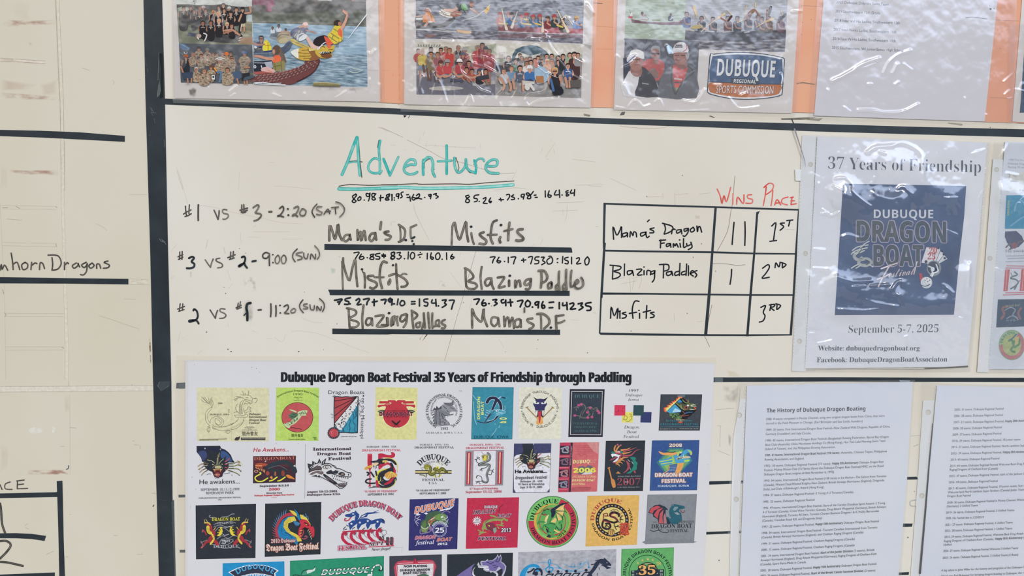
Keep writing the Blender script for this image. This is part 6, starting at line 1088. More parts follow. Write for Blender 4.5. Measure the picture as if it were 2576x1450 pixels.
p.poly('572 928 758 930 755 1102 570 1100', 'e0d765'); p.poly('445 806 630 810 625 985 440 985', 'cf3d58'); p.poly('890 926 1074 928 1066 1105 884 1102', '39406b'); p.poly('768 808 944 810 938 985 760 985', '344d52'); p.lines('450 930 500 920 520 880 510 920|570 900 590 930|575 870 610 850|600 830 620 840', 7, '8f3348', 2); p.lines('585 1040 640 1060 660 1010 620 990 600 1050|640 1080 690 1085 710 1060|700 960 745 965|710 1000 740 990 735 1030|720 1050 745 1040', 9, '7c7a3a', 3); p.done()
p = logo('dark card with a sunburst diamond and dragon', P4)
p.poly('1228 624 1932 626 1892 1240 1194 1240', '2f3339'); p.poly('1240 632 1922 634 1884 1230 1204 1230', '43484e')
random.seed(3); ring = []
cx, cy = 1560, 885
for i in range(56):
    a_ = i / 56 * 2 * math.pi; c_, s__ = math.cos(a_), math.sin(a_); rr = 1 / (abs(c_) / 300 + abs(s__) / 245); rr *= (1.03 if i % 2 else .90) + random.uniform(-.03, .05); ring.append((cx + rr * c_, cy + rr * s__))
p.raw(ring, 'e0573f'); p.raw([(cx + (x - cx) * .91, cy + (y - cy) * .91) for x, y in ring], 'eda652'); p.raw([(cx + (x - cx) * .84, cy + (y - cy) * .85) for x, y in ring], 'f0dd8a')
p.poly('1322 918 1560 690 1620 690 1840 900 1660 1050 1430 1050', '24272c'); p.poly('1325 920 1470 790 1580 905 1560 930 1380 945', '4f9cc0'); p.poly('1470 860 1575 905 1560 925 1420 935', 'a9cfe0'); p.poly('1500 768 1550 710 1600 760', '3f8ec4'); p.poly('1360 950 1480 945 1560 960 1590 1010 1550 1045 1440 1040', '5d7a52', 2); random.seed(9)
for i in range(22): p.ell(random.uniform(1400, 1570), random.uniform(960, 1035), 12, 8, random.choice(('23262a', '8fae6a')), n=7)
p.poly('1480 770 1560 765 1640 790 1720 760 1800 790 1830 830 1750 860 1800 880 1730 890 1640 900 1600 880 1540 840', '4c5540', 2); p.lines('1490 775 1560 830 1580 870|1600 720 1640 760 1690 770 1690 720|1700 790 1820 800|1720 820 1830 830|1720 880 1810 880', 12, '8a9a60', 2); p.lines('1570 800 1590 860 1640 890', 14, '9a8a5a', 3); p.ell(1662, 850, 32, 34, '9c5a48', n=14); p.ell(1662, 850, 16, 18, '2c2d2f'); p.ell(1690, 815, 20, 14, 'ece9e0', n=12); p.lines('1740 815 1800 800|1750 830 1820 822|1730 880 1790 878', 9, 'dcd8d0', 0); p.lines('1600 910 1630 960 1560 1000|1560 1000 1640 990 1700 980', 14, '8a4f44', 3); p.lines('1640 950 1700 930 1760 930', 16, '3f6c90', 3)
p.text('DUBUQUE', 1512, 664, 1640, 664, 24, '7ba3ae', 'sb'); otext(p, 'INTERNATIONAL', 1318, 1090, 1770, 1086, 30, '4b7d8c', '2c3a44', 'sb', 3); otext(p, 'DRAGONBOAT FESTIVAL', 1222, 1154, 1872, 1150, 38, '4b7d8c', '2c3a44', 'sb', 3); p.line('1225 1178 1870 1172', 9, '55818f'); p.text('SEPTEMBER 11 - 12 - 13', 1215, 1220, 1490, 1218, 14, 'a9a89c', 'sb'); p.text('DUBUQUE, IA  U.S.A.', 1550, 1214, 1870, 1210, 14, 'a9a89c', 'sb'); p.done()

# ---------------- second row
def awakens(p, s=1.0, ox=0, oy=0):
    """the clawed dragon head bursting through a night sky"""
    T = lambda q: [(ox + x * s, oy + y * s) for x, y in pts(q)]
    L = lambda t, w_, c, sm=2: [p.line(T(q), w_ * s, c, sm) for q in t.split('|')]
    E = lambda x, y, a_, b_, c, n=10: p.ell(ox + x * s, oy + y * s, a_ * s, b_ * s, c, n=n)
    p.poly(T('400 480 440 380 440 260 560 300 640 330 700 250 700 480 820 410 800 560 880 560 870 650 760 760 740 830 640 860 570 830 530 730 430 690 350 600 350 500'), '2f343a', 1)
    L('360 440 430 480 560 540|760 470 690 530 680 570|820 400 790 470', 14, '33383a'); L('430 480 520 500 580 545|770 460 700 520 680 560', 9, 'c9c39a')
    L('640 440 625 570|655 370 650 560|680 330 670 420', 10, 'b3a877', 0); p.poly(T('590 610 690 600 720 640 700 660 600 660'), 'b9b185', 2); L('540 650 590 590 700 590 750 660', 9, '8f9078')
    p.poly(T('545 670 640 690 750 670 740 740 720 800 680 840 600 830 570 780'), '5c2a30', 1); p.poly(T('600 760 640 740 680 770 670 830 610 830'), '94494c', 2)
    for x in (560, 585, 612, 640, 668, 700, 728): p.poly(T(f'{x - 12} 672 {x + 12} 672 {x} {740 if x in (585, 700) else 705}'), 'e0ab70')
    for x in (590, 620, 650, 680): p.poly(T(f'{x - 10} 800 {x + 10} 800 {x} 770'), 'dcb88c')
    E(545, 575, 18, 12, 'c9b58a'); E(738, 570, 16, 11, 'c9b58a'); L('800 520 860 480 890 450|800 580 850 560|800 640 840 640|810 690 840 680', 22, 'a8585c')
    L('370 560 300 570 240 610|380 600 310 640 250 680|400 660 330 690 270 740|430 700 360 740 310 800|370 520 410 560 440 560', 20, '6e5f45'); L('300 570 235 605 225 630|310 640 240 670|330 690 265 740|360 745 312 800', 8, 'c9b070')
    L('860 560 960 560 1050 520 1110 530|870 610 980 610 1060 580 1120 600|880 660 990 660 1080 670 1130 720|870 700 970 730 1050 760 1100 800', 24, '5d6144'); L('960 555 1050 515 1120 530 1170 590|980 605 1070 570 1110 590|990 655 1080 660 1120 700|970 728 1050 750 1095 790', 10, 'd0cb98'); L('1060 500 1100 520|1080 560 1110 570', 14, '9a6a3c')
    L('420 790 460 770 500 780|780 770 850 760 900 750|940 790 945 810', 9, '3a3b3e', 2); L('370 590 400 600 430 590', 10, 'c7b493'); L('580 850 600 870|650 850 670 870|620 860 640 880', 7, '3a3b3e', 0)
p = logo('black dragon head over He awakens, 1999', Q1)
p.poly('203 190 695 184 715 235 800 265 870 320 920 380 960 480 1010 540 880 530 800 560 450 520 320 520 300 440 250 370 205 315', '2b2f40'); p.poly('230 330 300 290 400 300 420 420 340 500 310 440', '414a6e', 2); p.poly('710 300 800 300 880 380 940 480 900 520 780 480 710 420', '3f5680', 2); p.rect(210, 195, 690, 215, '33373d')
for x, y in ((380, 238), (700, 260)): p.poly([(x, y - 22), (x + 5, y - 5), (x + 20, y), (x + 5, y + 5), (x, y + 28), (x - 5, y + 5), (x - 20, y), (x - 5, y - 5)], 'e4e6e8')
awakens(p); p.text('He awakens...', 262, 988, 1105, 972, 94, '2c2d33', 's', lean=4); p.text('SEPTEMBER 10,11,12,1999', 290, 1130, 1098, 1118, 52, '3c3c42', 's'); p.text('RIVERVIEW PARK', 402, 1202, 985, 1192, 54, '3c3c42', 's'); p.text('DUBUQUE REGIONAL DRAGON BOAT FESTIVAL', 248, 1292, 1132, 1278, 28, '3c3c42', 's2'); p.text('USA', 652, 1326, 730, 1325, 28, '3c3c42', 's2'); p.done()
p = logo('red He Awakens over a black coiled dragon picture, 2000', Q1)
p.text('He Awakens...', 1388, 315, 2132, 300, 88, 'b53a46', 's2', lean=16)
p.poly('1388 402 2280 392 2272 945 1382 970', '33292e'); p.poly('1398 410 2268 400 2260 936 1394 958', '5c3238'); p.text('DRAGONBOAT', 1405, 488, 2262, 470, 66, 'd0836a', 'r'); p.poly('1395 600 1500 540 1700 560 1880 600 2260 640 2262 936 1394 958', '43303a'); p.lines('1640 510 1660 490|1630 520 1655 515', 9, 'dcc8b8', 0)
p.poly('1440 560 1560 545 1700 570 1700 600 1580 620 1600 680 1560 640 1440 630', 'a8523e', 2); p.lines('1440 600 1500 600 1560 600|1440 640 1480 660|1500 650 1520 690|1550 660 1560 700|1590 680 1600 720|1630 690 1620 740', 18, 'd8955a', 2)
p.lines('1700 620 1850 560 1980 530 2100 540 2220 620 2262 720', 90, '333c42', 4); p.lines('1660 820 1700 700 1780 680 1850 760 1880 820|1820 820 1850 720 1900 690|1960 820 1940 730 2000 680 2060 740 2040 830 1980 850', 46, '2f3a3f', 4); p.lines('1700 660 1900 600 2020 640 2100 690', 14, '5c6064', 3); p.ell(1690, 760, 38, 46, '9c4a40'); p.ell(2010, 760, 36, 62, '8f4438'); p.ell(1850, 770, 20, 50, 'a5604a')
p.lines('1530 745 1545 770 1440 830 1430 880 1480 925 1580 925 1690 860|1730 920 1800 900 1885 840|1900 920 1960 905 2055 840', 26, 'd9d850', 4); p.poly('1730 840 1770 815 1800 860 1770 880', 'd88a48'); p.poly('2070 800 2130 790 2240 860 2250 890 2190 870 2120 860', 'd8853f', 2); p.poly('2225 605 2272 580 2270 630', 'cfcac6'); p.ell(1450, 720, 44, 28, 'c99a7c'); p.ell(1450, 720, 30, 17, '5a3038')
otext(p, 'September 8,9,10', 1525, 1046, 2128, 1030, 36, K, K, 'rb', 1.5); otext(p, '2000', 1716, 1118, 1942, 1114, 46, 'b53a46', 'b53a46', 'rb', 2); otext(p, 'Riverview Park', 1665, 1186, 1992, 1180, 24, K, K, 'rb', 1.5); otext(p, 'Dubuque Regional Dragon Boat Festival', 1412, 1240, 2242, 1218, 28, 'c04450', 'c04450', 'rb', 1.5); p.text('U.S.A.', 1770, 1276, 1885, 1274, 24, 'c04450', 'rb'); p.done()
p = logo('black and white carved dragon head, 2001', Q2)
for s_, x0, y0, y1 in (('International', 228, 283, 274), ('Dragon Boat', 312, 382, 372), ('Festival', 545, 486, 470)): otext(p, s_, x0, y0, 1022, y1, 58, '42363a', '42363a', 'rb', 2.5)
p.poly('112 550 200 570 215 500 300 540 360 450 400 530 505 442 480 560 560 552 640 590 720 660 800 665 940 735 1000 745 1028 790 1010 835 960 850 950 900 935 980 930 1010 900 1050 800 1085 760 1050 640 960 540 920 400 850 280 850 190 820 300 790 135 790 140 690', 'd6d4d2')
p.poly('112 550 200 572 260 600 150 690 125 640', '3a3a40'); p.poly('215 500 300 548 330 560 240 590 205 580', '3a3a40'); p.poly('360 450 405 535 380 570 310 560', '3a3a40'); p.poly('505 442 478 555 400 570 420 510', '3a3a40'); p.lines('170 640 230 600 300 570 380 550|250 580 255 540|350 570 360 520|440 560 460 500', 10, 'd6d4d2', 2)
p.poly('140 690 240 640 340 600 400 620 410 690 300 700 200 720 150 750', '5d5252', 2); p.poly('150 780 260 720 360 710 450 750 400 790 300 750 220 790', '6f6262', 2)
p.lines('400 590 480 555 580 560 640 600 720 660 800 670 940 740 1000 750 1025 790 1005 835 930 830 820 830 700 790 560 760', 16, '2f3238', 3); p.lines('620 590 680 600 720 650|140 690 250 640 340 580|135 740 260 690 360 680 440 740', 10, '2f3238', 3)
p.ell(515, 630, 90, 44, '2f3238'); p.ell(520, 634, 74, 36, 'd6d4d2'); p.ell(515, 632, 36, 36, '7a6d62'); p.ell(520, 625, 17, 20, 'e8e6e2'); p.lines('420 590 500 570 590 600 620 640', 8, '2f3238', 3)
p.poly('500 740 600 690 640 720 700 700 760 720 730 770 640 770 540 780', '33363e', 2); p.poly('750 770 820 730 880 750 900 800 850 820 790 800', '2f3238', 2); p.poly('800 780 850 750 875 780 850 800', '8a766c', 2); p.lines('690 700 740 690 780 720|700 720 760 730', 8, '4a4a50', 2); p.ell(970, 790, 12, 22, '2f3238')
for i in range(8): x = 620 + i * 46; p.poly([(x, 800 + i * 7), (x + 26, 806 + i * 7), (x + 16, 838 + i * 7)], '2f3238')
for i in range(8): x = 640 + i * 40; y = 850 + i * 14 - (i > 5) * 8; p.poly([(x, y + 20), (x + 24, y + 30), (x + 16, y - 8)], '2f3238')
p.poly('440 790 480 780 720 950 730 990 660 980 480 850', '2f3238', 2); p.poly('520 830 660 930 640 940 500 850', '6a5c5c', 2); p.lines('380 830 500 890 640 970 750 1045 800 1080 880 1050 935 985|740 990 800 980 930 970', 14, '2f3238', 2); p.poly('740 1000 820 990 920 990 880 1040 810 1055 760 1030', '5c5256', 2); p.poly('190 825 300 790 320 830 360 790 380 850 280 830', '2f3238')
otext(p, 'August 10-12-2001', 98, 1168, 735, 1152, 38, '4a3a3e', '4a3a3e', 'rb', 1.5); otext(p, 'Dubuque-Iowa-USA', 98, 1228, 800, 1212, 38, '4a3a3e', '4a3a3e', 'rb', 1.5); p.done()
p = logo('red number 15 wound with a black and yellow dragon, 2002', Q2)
RD = 'b93346'
p.text('DUBUQUE - IOWA - USA', 1353, 226, 1970, 220, 36, '3a3b40', 'sb'); p.text('DRAGONBOAT FESTIVAL', 1253, 306, 2063, 298, 50, 'bf4052', 'sb')
p.poly('1368 352 1455 350 1465 380 1462 560 1460 640 1430 690 1432 1000 1440 1035 1380 1040 1400 1000 1400 690 1375 640 1365 560', RD); p.lines('1385 370 1440 370|1410 720 1412 980', 8, 'd8848c', 0)
p.poly('1590 380 1600 350 1680 345 1760 370 1840 380 1870 360 1850 325 1900 318 1945 360 1930 420 1870 440 1760 430 1660 440 1640 540 1720 520 1820 540 1900 600 1960 700 1940 850 1860 950 1760 995 1680 990 1800 920 1860 830 1870 720 1820 630 1720 600 1650 660 1600 680 1595 600', RD, 2)
p.lines('1980 560 1990 660 1990 740', 12, 'd8848c', 0)
BKD = '30323a'
p.lines('1660 480 1760 470 1880 490 1960 560', 60, BKD, 4); p.lines('1700 450 1820 440 1920 480 1985 560 1995 700', 18, 'd8ca6a', 4); p.poly('1430 510 1560 490 1600 455 1680 480 1720 520 1700 570 1640 560 1600 600 1520 600 1500 620 1480 600 1560 560 1490 540 1440 535', BKD, 2); p.poly('1490 545 1580 535 1600 560 1540 600 1490 600', 'd8c09a', 2); p.lines('1490 600 1500 650|1520 610 1530 670|1550 610 1560 650', 10, BKD, 0); p.poly('1300 680 1320 630 1400 600 1470 580 1470 610 1430 650 1380 660 1350 690', 'd8a855', 2); p.lines('1320 660 1400 630|1350 680 1420 640', 7, 'b06a38', 2)
p.poly('1680 490 1790 490 1770 530 1740 560 1720 520 1690 540', 'c9b460', 2); p.lines('1860 560 1890 620 1870 680 1780 700', 50, BKD, 4); p.ell(1785, 620, 56, 40, 'd6d4d2'); p.lines('1830 680 1700 700 1600 740 1560 830 1580 900 1640 960', 60, 'd6cf58', 4); p.lines('1860 700 1760 740 1660 790 1640 880 1720 960 1840 960 1920 880', 120, BKD, 4); p.lines('1600 760 1640 720|1570 790 1620 800|1620 730 1650 750|1680 700 1690 720|1740 690 1750 710|1560 840 1600 850', 6, '7a7430', 0)
p.poly('1720 800 1780 740 1860 720 1990 780 1970 830 1920 850 1880 840 1840 870 1790 880', 'd29a50', 2); p.lines('1860 725 1780 870|1860 725 1840 860|1865 725 1900 840|1870 725 1970 820', 11, 'd8ca6a', 2); p.lines('1600 1000 1680 1040 1800 1040 1900 980 1940 900', 40, BKD, 4); p.lines('1680 1075 1760 1080 1860 1050 1940 970 1945 890', 14, 'd8ca6a', 4); p.poly('1700 990 1800 930 1880 860 1920 830 1900 900 1840 970 1750 1000', RD, 2); p.lines('1440 880 1360 890 1330 940 1400 970 1540 965', 34, '3a3238', 4); p.lines('1360 740 1400 760 1370 800|1440 740 1500 830|1540 720 1560 800', 34, BKD, 3); p.line('1690 910 1650 930', 6, 'a9aaae'); p.lines('1540 975 1600 950 1640 900 1640 850', 12, 'd6cf58', 4); p.lines('1400 1065 1560 1050 1700 1062|1480 1030 1560 1030', 14, '4a4346', 2); p.poly('1540 920 1580 900 1600 1000 1620 1050 1560 1040', RD, 2)
p.text('"15 YEARS OF FRIENDSHIP"', 1290, 1162, 1995, 1152, 42, 'bf4052', 'sb'); p.text('SEPTEMBER 6-8, 2002', 1370, 1226, 1915, 1214, 42, '3a3b40', 'sb'); p.done()
p = logo('arched black DUBUQUE over a green dragon on a yellow bar, 2003', Q3)
p.text('DUBUQUE - IOWA - USA', 300, 182, 904, 178, 36, '3f4046', 'rb'); otext(p, 'DRAGONBOAT FESTIVAL', 188, 242, 1012, 238, 42, '3f4046', '3f4046', 'r', 1.5)
p.ell(700, 620, 138, 120, 'cfcab4', n=30); p.ell(700, 620, 130, 112, 'd9d6cc', n=30); p.arc('DUBUQUE', 590, 850, 360, 141, 40, 110, '34353a', 'rx', ry_=380); p.arc('DRAGON BOAT', 595, 860, 292, 131, 52, 42, '4a4b50', 'r', ry_=320); p.rect(205, 698, 965, 770, '2d2e33'); p.rect(205, 716, 965, 748, 'dcc882')
OG = '7e7c3c'
p.lines('420 640 460 600 520 640 520 700 500 760 560 790 620 740 600 680 660 660 700 720 760 660 820 700 860 740', 62, '5a5a30', 4); p.lines('420 640 460 604 514 640 512 700 500 752 560 780 612 740 600 690 660 672 700 720 760 668 816 700', 36, OG, 4); p.poly('380 640 400 590 470 570 520 610 480 640 470 690 400 690 430 660', '8a883e', 2); p.lines('430 650 480 640|420 670 460 680', 12, 'd6cd5a', 2); p.lines('320 650 380 640|340 670 370 690|480 560 450 530|500 590 520 560', 8, '5a5a40', 2); p.lines('640 640 680 620 690 660|590 830 630 820|680 830 720 810|720 790 745 795', 24, 'd3cb50', 3); p.lines('300 790 380 800 400 820|440 780 430 840', 22, '77744a', 3); p.lines('620 790 640 850|720 760 700 840', 16, OG, 0); p.lines('560 700 600 720', 12, 'e0dccb', 0)
p.text('FESTIVAL', 350, 920, 815, 918, 48, '4a4b50', 'rb'); p.text('USA', 484, 992, 658, 988, 50, '3c3d42', 'r'); otext(p, '"16 YEARS OF FRIENDSHIP"', 215, 1140, 932, 1130, 36, '4a4b50', '4a4b50', 'r', 1.5); otext(p, 'SEPTEMBER 6-7, 2003', 298, 1202, 850, 1194, 36, '4a4b50', '4a4b50', 'r', 1.5); p.done()
p = logo('grey and red banner panels beside an upright dragon, 2004', Q3); CR = 'b03a50'
otext(p, 'DUBUQUE, IOWA - USA', 1343, 186, 1992, 176, 38, 'b84a5e', 'b84a5e', 'r', 1.8); otext(p, 'DRAGONBOAT FESTIVAL', 1262, 254, 2065, 244, 44, 'b84a5e', 'b84a5e', 'r', 1.8)
p.poly('1255 284 2062 272 2040 1014 1236 1030', 'a8475a'); p.poly('1424 292 1890 284 1874 1004 1410 1018', 'd9d7da'); p.poly('1255 284 1416 282 1402 1026 1236 1030', '8d8d91'); p.poly('1894 276 2062 272 2040 1014 1880 1016', '8d8d91'); p.poly('1285 318 1374 315 1355 992 1270 994', CR); p.poly('1938 308 2026 306 2008 980 1918 984', CR); p.poly('1318 334 1340 332 1322 978 1304 980', 'ecd2a0'); p.poly('1968 322 1990 320 1970 966 1952 968', 'ecd2a0')
p.lines('1720 340 1770 400 1750 480 1680 520 1560 560 1540 590 1640 580 1740 580 1760 620 1720 720 1700 800 1720 900 1690 950 1620 930', 46, '565a58', 5); p.lines('1722 345 1768 400 1745 480 1680 515 1556 562 1560 588 1640 582 1738 586 1754 620 1716 720 1698 800 1712 900 1680 940 1624 925', 20, '8a8e88', 5); p.lines('1540 560 1490 520 1480 470 1450 480|1490 470 1510 420 1550 440|1500 440 1550 470|1720 610 1660 650 1580 670 1560 700|1590 660 1600 710|1730 780 1790 790 1810 720 1840 680|1800 700 1840 740|1780 690 1760 710|1600 920 1590 840 1520 810 1480 840|1500 800 1480 860|1620 920 1540 930 1470 940|1540 920 1480 970|1530 940 1560 980', 14, '3a3e3c', 3)
p.poly('1590 400 1630 370 1700 370 1730 400 1720 460 1690 500 1630 500 1610 450', '8d8c58', 2); p.poly('1640 400 1700 390 1700 440 1670 470 1640 440', 'd6c65a', 2); p.poly('1620 460 1680 440 1690 480 1650 500', 'd8c84a', 2); p.ell(1635, 420, 12, 9, '6a2a2a'); p.ell(1690, 415, 12, 9, '6a2a2a'); p.lines('1630 360 1590 310|1690 380 1740 310', 9, '8d8f88', 0)
otext(p, '17 Years of Friendship', 1342, 1104, 1935, 1092, 38, 'b84a5e', 'b84a5e', 'r', 1.8); otext(p, 'September 11-12, 2004', 1262, 1176, 2010, 1164, 48, 'b84a5e', 'b84a5e', 'r', 2); p.done()
p = logo('white card with a purple sky and dragon head, He Awakens 2005', Q4)
p.poly('192 138 972 134 935 1160 165 1172', '4a4a66'); p.poly('192 138 972 134 962 360 186 385', '454768'); p.poly('196 420 240 380 330 360 850 340 955 330 945 700 935 1080 880 1150 230 1160 190 1090 186 700', 'd9d8dc', 1); p.poly('360 138 580 136 620 330 400 340', '33363f', 1)
awakens(p, .82, 22, -20); p.ell(603, 150, 10, 10, 'e4e6e8'); otext(p, 'He Awakens...', 215, 755, 872, 748, 68, '25262b', '25262b', 's2', 3); p.text('Dragonboat Festival', 222, 886, 885, 872, 62, '2f2f38', 'sbi'); p.text('Dubuque, IA - USA', 318, 950, 782, 944, 40, '34343c', 'sbi'); p.text('18 Years of Friendship', 275, 1012, 828, 1005, 42, '34343c', 'sbi'); p.text('Sept. 9-10-11, 2005', 318, 1076, 780, 1066, 42, '34343c', 'sbi'); p.done()
p = logo('salmon red 2006 card with a strip of small pictures', Q4)
p.poly('1150 118 1972 108 1928 1142 1112 1156', 'c9696c'); p.poly('1150 118 1380 116 1338 1150 1112 1156', 'b9425a'); p.poly('1378 116 1420 116 1378 1150 1338 1152', '33303e'); p.poly('1700 110 1972 108 1960 360 1850 300', 'c98a86')
for y, c in ((185, '9a979e'), (435, '7c6270'), (680, 'b07a80'), (910, '8a8494')):
    x = 1158 - (y - 185) * .042; p.poly([(x, y), (x + 204, y - 2), (x + 197, y + (184 if y < 600 else 155)), (x - 8, y + (186 if y < 600 else 158))], '33303c'); p.lines(f'{x + 20} {y + 60} {x + 80} {y + 40} {x + 170} {y + 20} {x + 150} {y + 90}|{x + 60} {y + 70} {x + 50} {y + 130} {x + 160} {y + 140}|{x + 120} {y + 60} {x + 170} {y + 110}', 30, c, 3)
for y in (405, 640, 885, 1095): p.line([(1160 - (y - 405) * .04, y), (1340 - (y - 405) * .04, y - 4)], 14, 'cf7f88')
p.text('Evolution of the Dragon', 1382, 590, 1404, 190, 20, 'a9a6ac', 'sbi', up=(-20, 0)); random.seed(1)
for i in range(5): y = 190 + i * 36; p.line([(1450 + i * 20, y), (1760 + i * 30, y - 8 + i * 2)], 10, 'b2585e')
p.lines('1480 420 1500 370 1560 360 1590 410|1610 410 1640 365 1700 370 1720 410', 9, 'b5565c', 3); p.poly('1540 620 1640 600 1680 640 1730 590 1830 600 1840 760 1680 790 1530 780', '6f6670', 1); p.poly('1690 720 1820 700 1830 780 1600 790', 'cfc6c4', 1)
p.text('DUBUQUE', 1420, 555, 1910, 545, 74, 'ecdc96', 'sbi'); p.text('UE', 1785, 549, 1910, 545, 74, 'd08a80', 'sbi'); otext(p, '2006', 1432, 745, 1898, 738, 92, 'e9e05a', 'e9e05a', 'sb', 4); p.text('INTERNATIONAL', 1408, 855, 1915, 850, 46, 'dfb88a', 'sbi'); p.text('DRAGON BOAT', 1402, 932, 1885, 928, 52, 'ecd696', 'sbi'); p.text('FESTIVAL', 1400, 1012, 1680, 1005, 46, 'e3c98c', 'sbi')
for i in range(3): p.line([(1410 - i * 8, 1065 + i * 26), (1800 - i * 10, 1058 + i * 24)], 13, '9c5258')
p.done()
p = logo('black 2007 card with a striped dragon and a paddle', Q5)
p.poly('195 158 992 152 944 1178 150 1182', '25282c'); p.poly('202 166 984 160 936 1170 158 1174', '33383e'); OR, RS, TL2 = 'c98a52', 'a8505c', '2f8070'
p.lines('380 370 365 320 390 260|400 380 420 320 460 270', 30, OR, 3); p.ell(432, 236, 20, 18, 'b06070'); p.ell(492, 250, 20, 18, 'b06070'); p.poly('300 400 320 378 370 385 380 410 340 418', TL2, 2); p.poly('380 410 420 370 470 360 500 390 480 420 430 420', 'd0a8a4', 2); p.poly('480 390 510 370 545 390 520 418 495 412', TL2, 2); p.lines('400 410 480 415 500 450 470 520', 30, RS, 3); p.poly('300 430 360 420 450 440 490 455 470 500 420 480 350 470 330 500', 'e2e0de', 2); p.poly('470 480 440 560 370 590 340 580 380 550 420 510', 'e2e0de', 2); p.poly('265 562 340 510 420 480 400 510 330 545', RS, 2); p.lines('480 470 440 560 380 600 340 600', 20, RS, 3)
for q, c in (('510 345 620 330 700 295', OR), ('560 370 680 340 820 290', RS), ('545 415 640 400 720 375', OR), ('545 460 700 450 800 360 900 328', RS)): p.line(q, 30, c, 4, taper=(40, 4))
for q in ('500 530 560 500 645 495', '460 560 520 545 580 575', '435 590 490 590 535 625', '410 620 450 640 480 680'): p.line(q, 40, OR, 3, taper=(44, 6))
p.poly('600 560 650 590 680 650 660 730 600 790 540 815 600 760 630 700 630 640', RS, 2); p.poly('680 490 760 485 805 510 790 560 840 610 820 660 815 740 750 760 700 815 610 820 680 770 740 690 750 620 730 550', TL2, 2); p.poly('750 760 790 760 805 815 770 810', RS); p.poly('400 820 440 775 495 822', OR); p.lines('640 540 680 580|720 580 750 630|680 700 690 740', 10, 'c2c4c2', 0)
p.line('255 710 310 940', 26, OR); p.line('240 712 272 700', 22, OR); p.poly('300 940 330 925 370 960 395 1070 380 1105 345 1110 322 1080 300 990', OR, 2)
p.text('Dubuque Dragon Boat Festival', 432, 890, 895, 882, 24, 'b9bbbe', 'ri'); p.text('2007', 425, 1062, 890, 1058, 138, 'a8505c', 'r'); p.text('Years', 575, 1002, 655, 1000, 22, 'c9cacc', 'rbi'); p.text('on the Mighty Mississippi River', 428, 1112, 880, 1104, 24, 'a9abb0', 'ri'); p.done()
p = logo('blue 2008 card with a turquoise and orange dragon head', Q5)
p.poly('1128 152 2088 144 2040 1158 1082 1170', '25406e'); p.poly('1134 158 2082 150 2034 1152 1088 1164', '3a568a')
p.poly('1220 600 1470 310 1750 308 1950 560 1700 810 1380 800', '3f7a80', 1); p.poly('1270 600 1490 340 1740 335 1900 560 1690 780 1400 780', '6a9f6c', 1); p.poly('1350 620 1500 420 1700 400 1820 560 1680 740 1440 760', '8fb460', 1)
p.poly('1480 650 1640 620 1620 810 1370 815 1450 740', '44618f', 1); p.lines('1440 770 1600 760|1480 700 1620 700|1460 740 1610 730|1490 670 1620 670', 6, '93a9c9', 2)
p.poly('1660 610 1780 600 1740 720 1640 900 1590 815', 'dfa05c', 1); p.line('1480 670 1460 750 1380 810', 14, 'dfa05c', 3); p.lines('1290 560 1400 550 1520 500|1300 600 1420 590 1540 570|1330 650 1440 620 1560 610', 42, '4a95bd', 4); p.lines('1280 580 1420 560 1530 530|1320 630 1420 610 1540 600', 18, 'b9cf62', 4); p.poly('1560 470 1640 400 1740 380 1820 330 1890 330 1940 380 1940 430 1900 440 1880 400 1800 430 1780 480 1900 480 1910 510 1780 530 1890 540 1880 580 1760 600 1620 610 1590 540', '4d9cc4', 2); p.poly('1840 345 1930 370 1935 440 1900 440 1890 390', 'b6c45e', 2); p.poly('1640 390 1740 370 1690 470 1640 460', 'b3c860', 2); p.poly('1690 410 1750 400 1700 460 1660 470', '2c3c66', 1); p.ell(1712, 402, 18, 14, 'e4e6e8'); p.poly('1610 520 1700 480 1800 470 1890 470 1910 500 1760 520 1640 545', 'c9b89a', 1); p.poly('1640 520 1740 490 1760 500 1700 530 1650 540', '2a2f3c', 1); p.lines('1690 500 1700 525|1730 490 1740 515|1760 440 1770 480', 9, 'e4e6e8', 0); p.poly('1780 545 1895 540 1880 575 1780 590', 'a9cf5c', 1); p.poly('1260 372 1290 375 1360 400 1440 395 1560 400 1640 390 1610 440 1520 455 1400 450 1310 430', 'e2a064', 2); p.lines('1400 380 1520 390 1600 380', 12, '2c3540', 3); p.poly('1530 490 1570 480 1570 600 1600 630 1530 630 1545 560', '9fc06a', 1)
otext(p, '2008', 1478, 280, 1735, 278, 62, 'e0e2e4', '8a6450', 'sb', 10); otext(p, 'DRAGON BOAT', 1192, 888, 1945, 880, 72, 'e2e3e6', 'b0887c', 'sb', 13); otext(p, 'FESTIVAL', 1326, 1008, 1810, 1000, 68, 'e2e3e6', 'b0887c', 'sb', 13); p.text('DUBUQUE, IOWA', 1248, 1096, 1880, 1086, 40, 'c9d2e0', 'sb', lean=2); p.done()

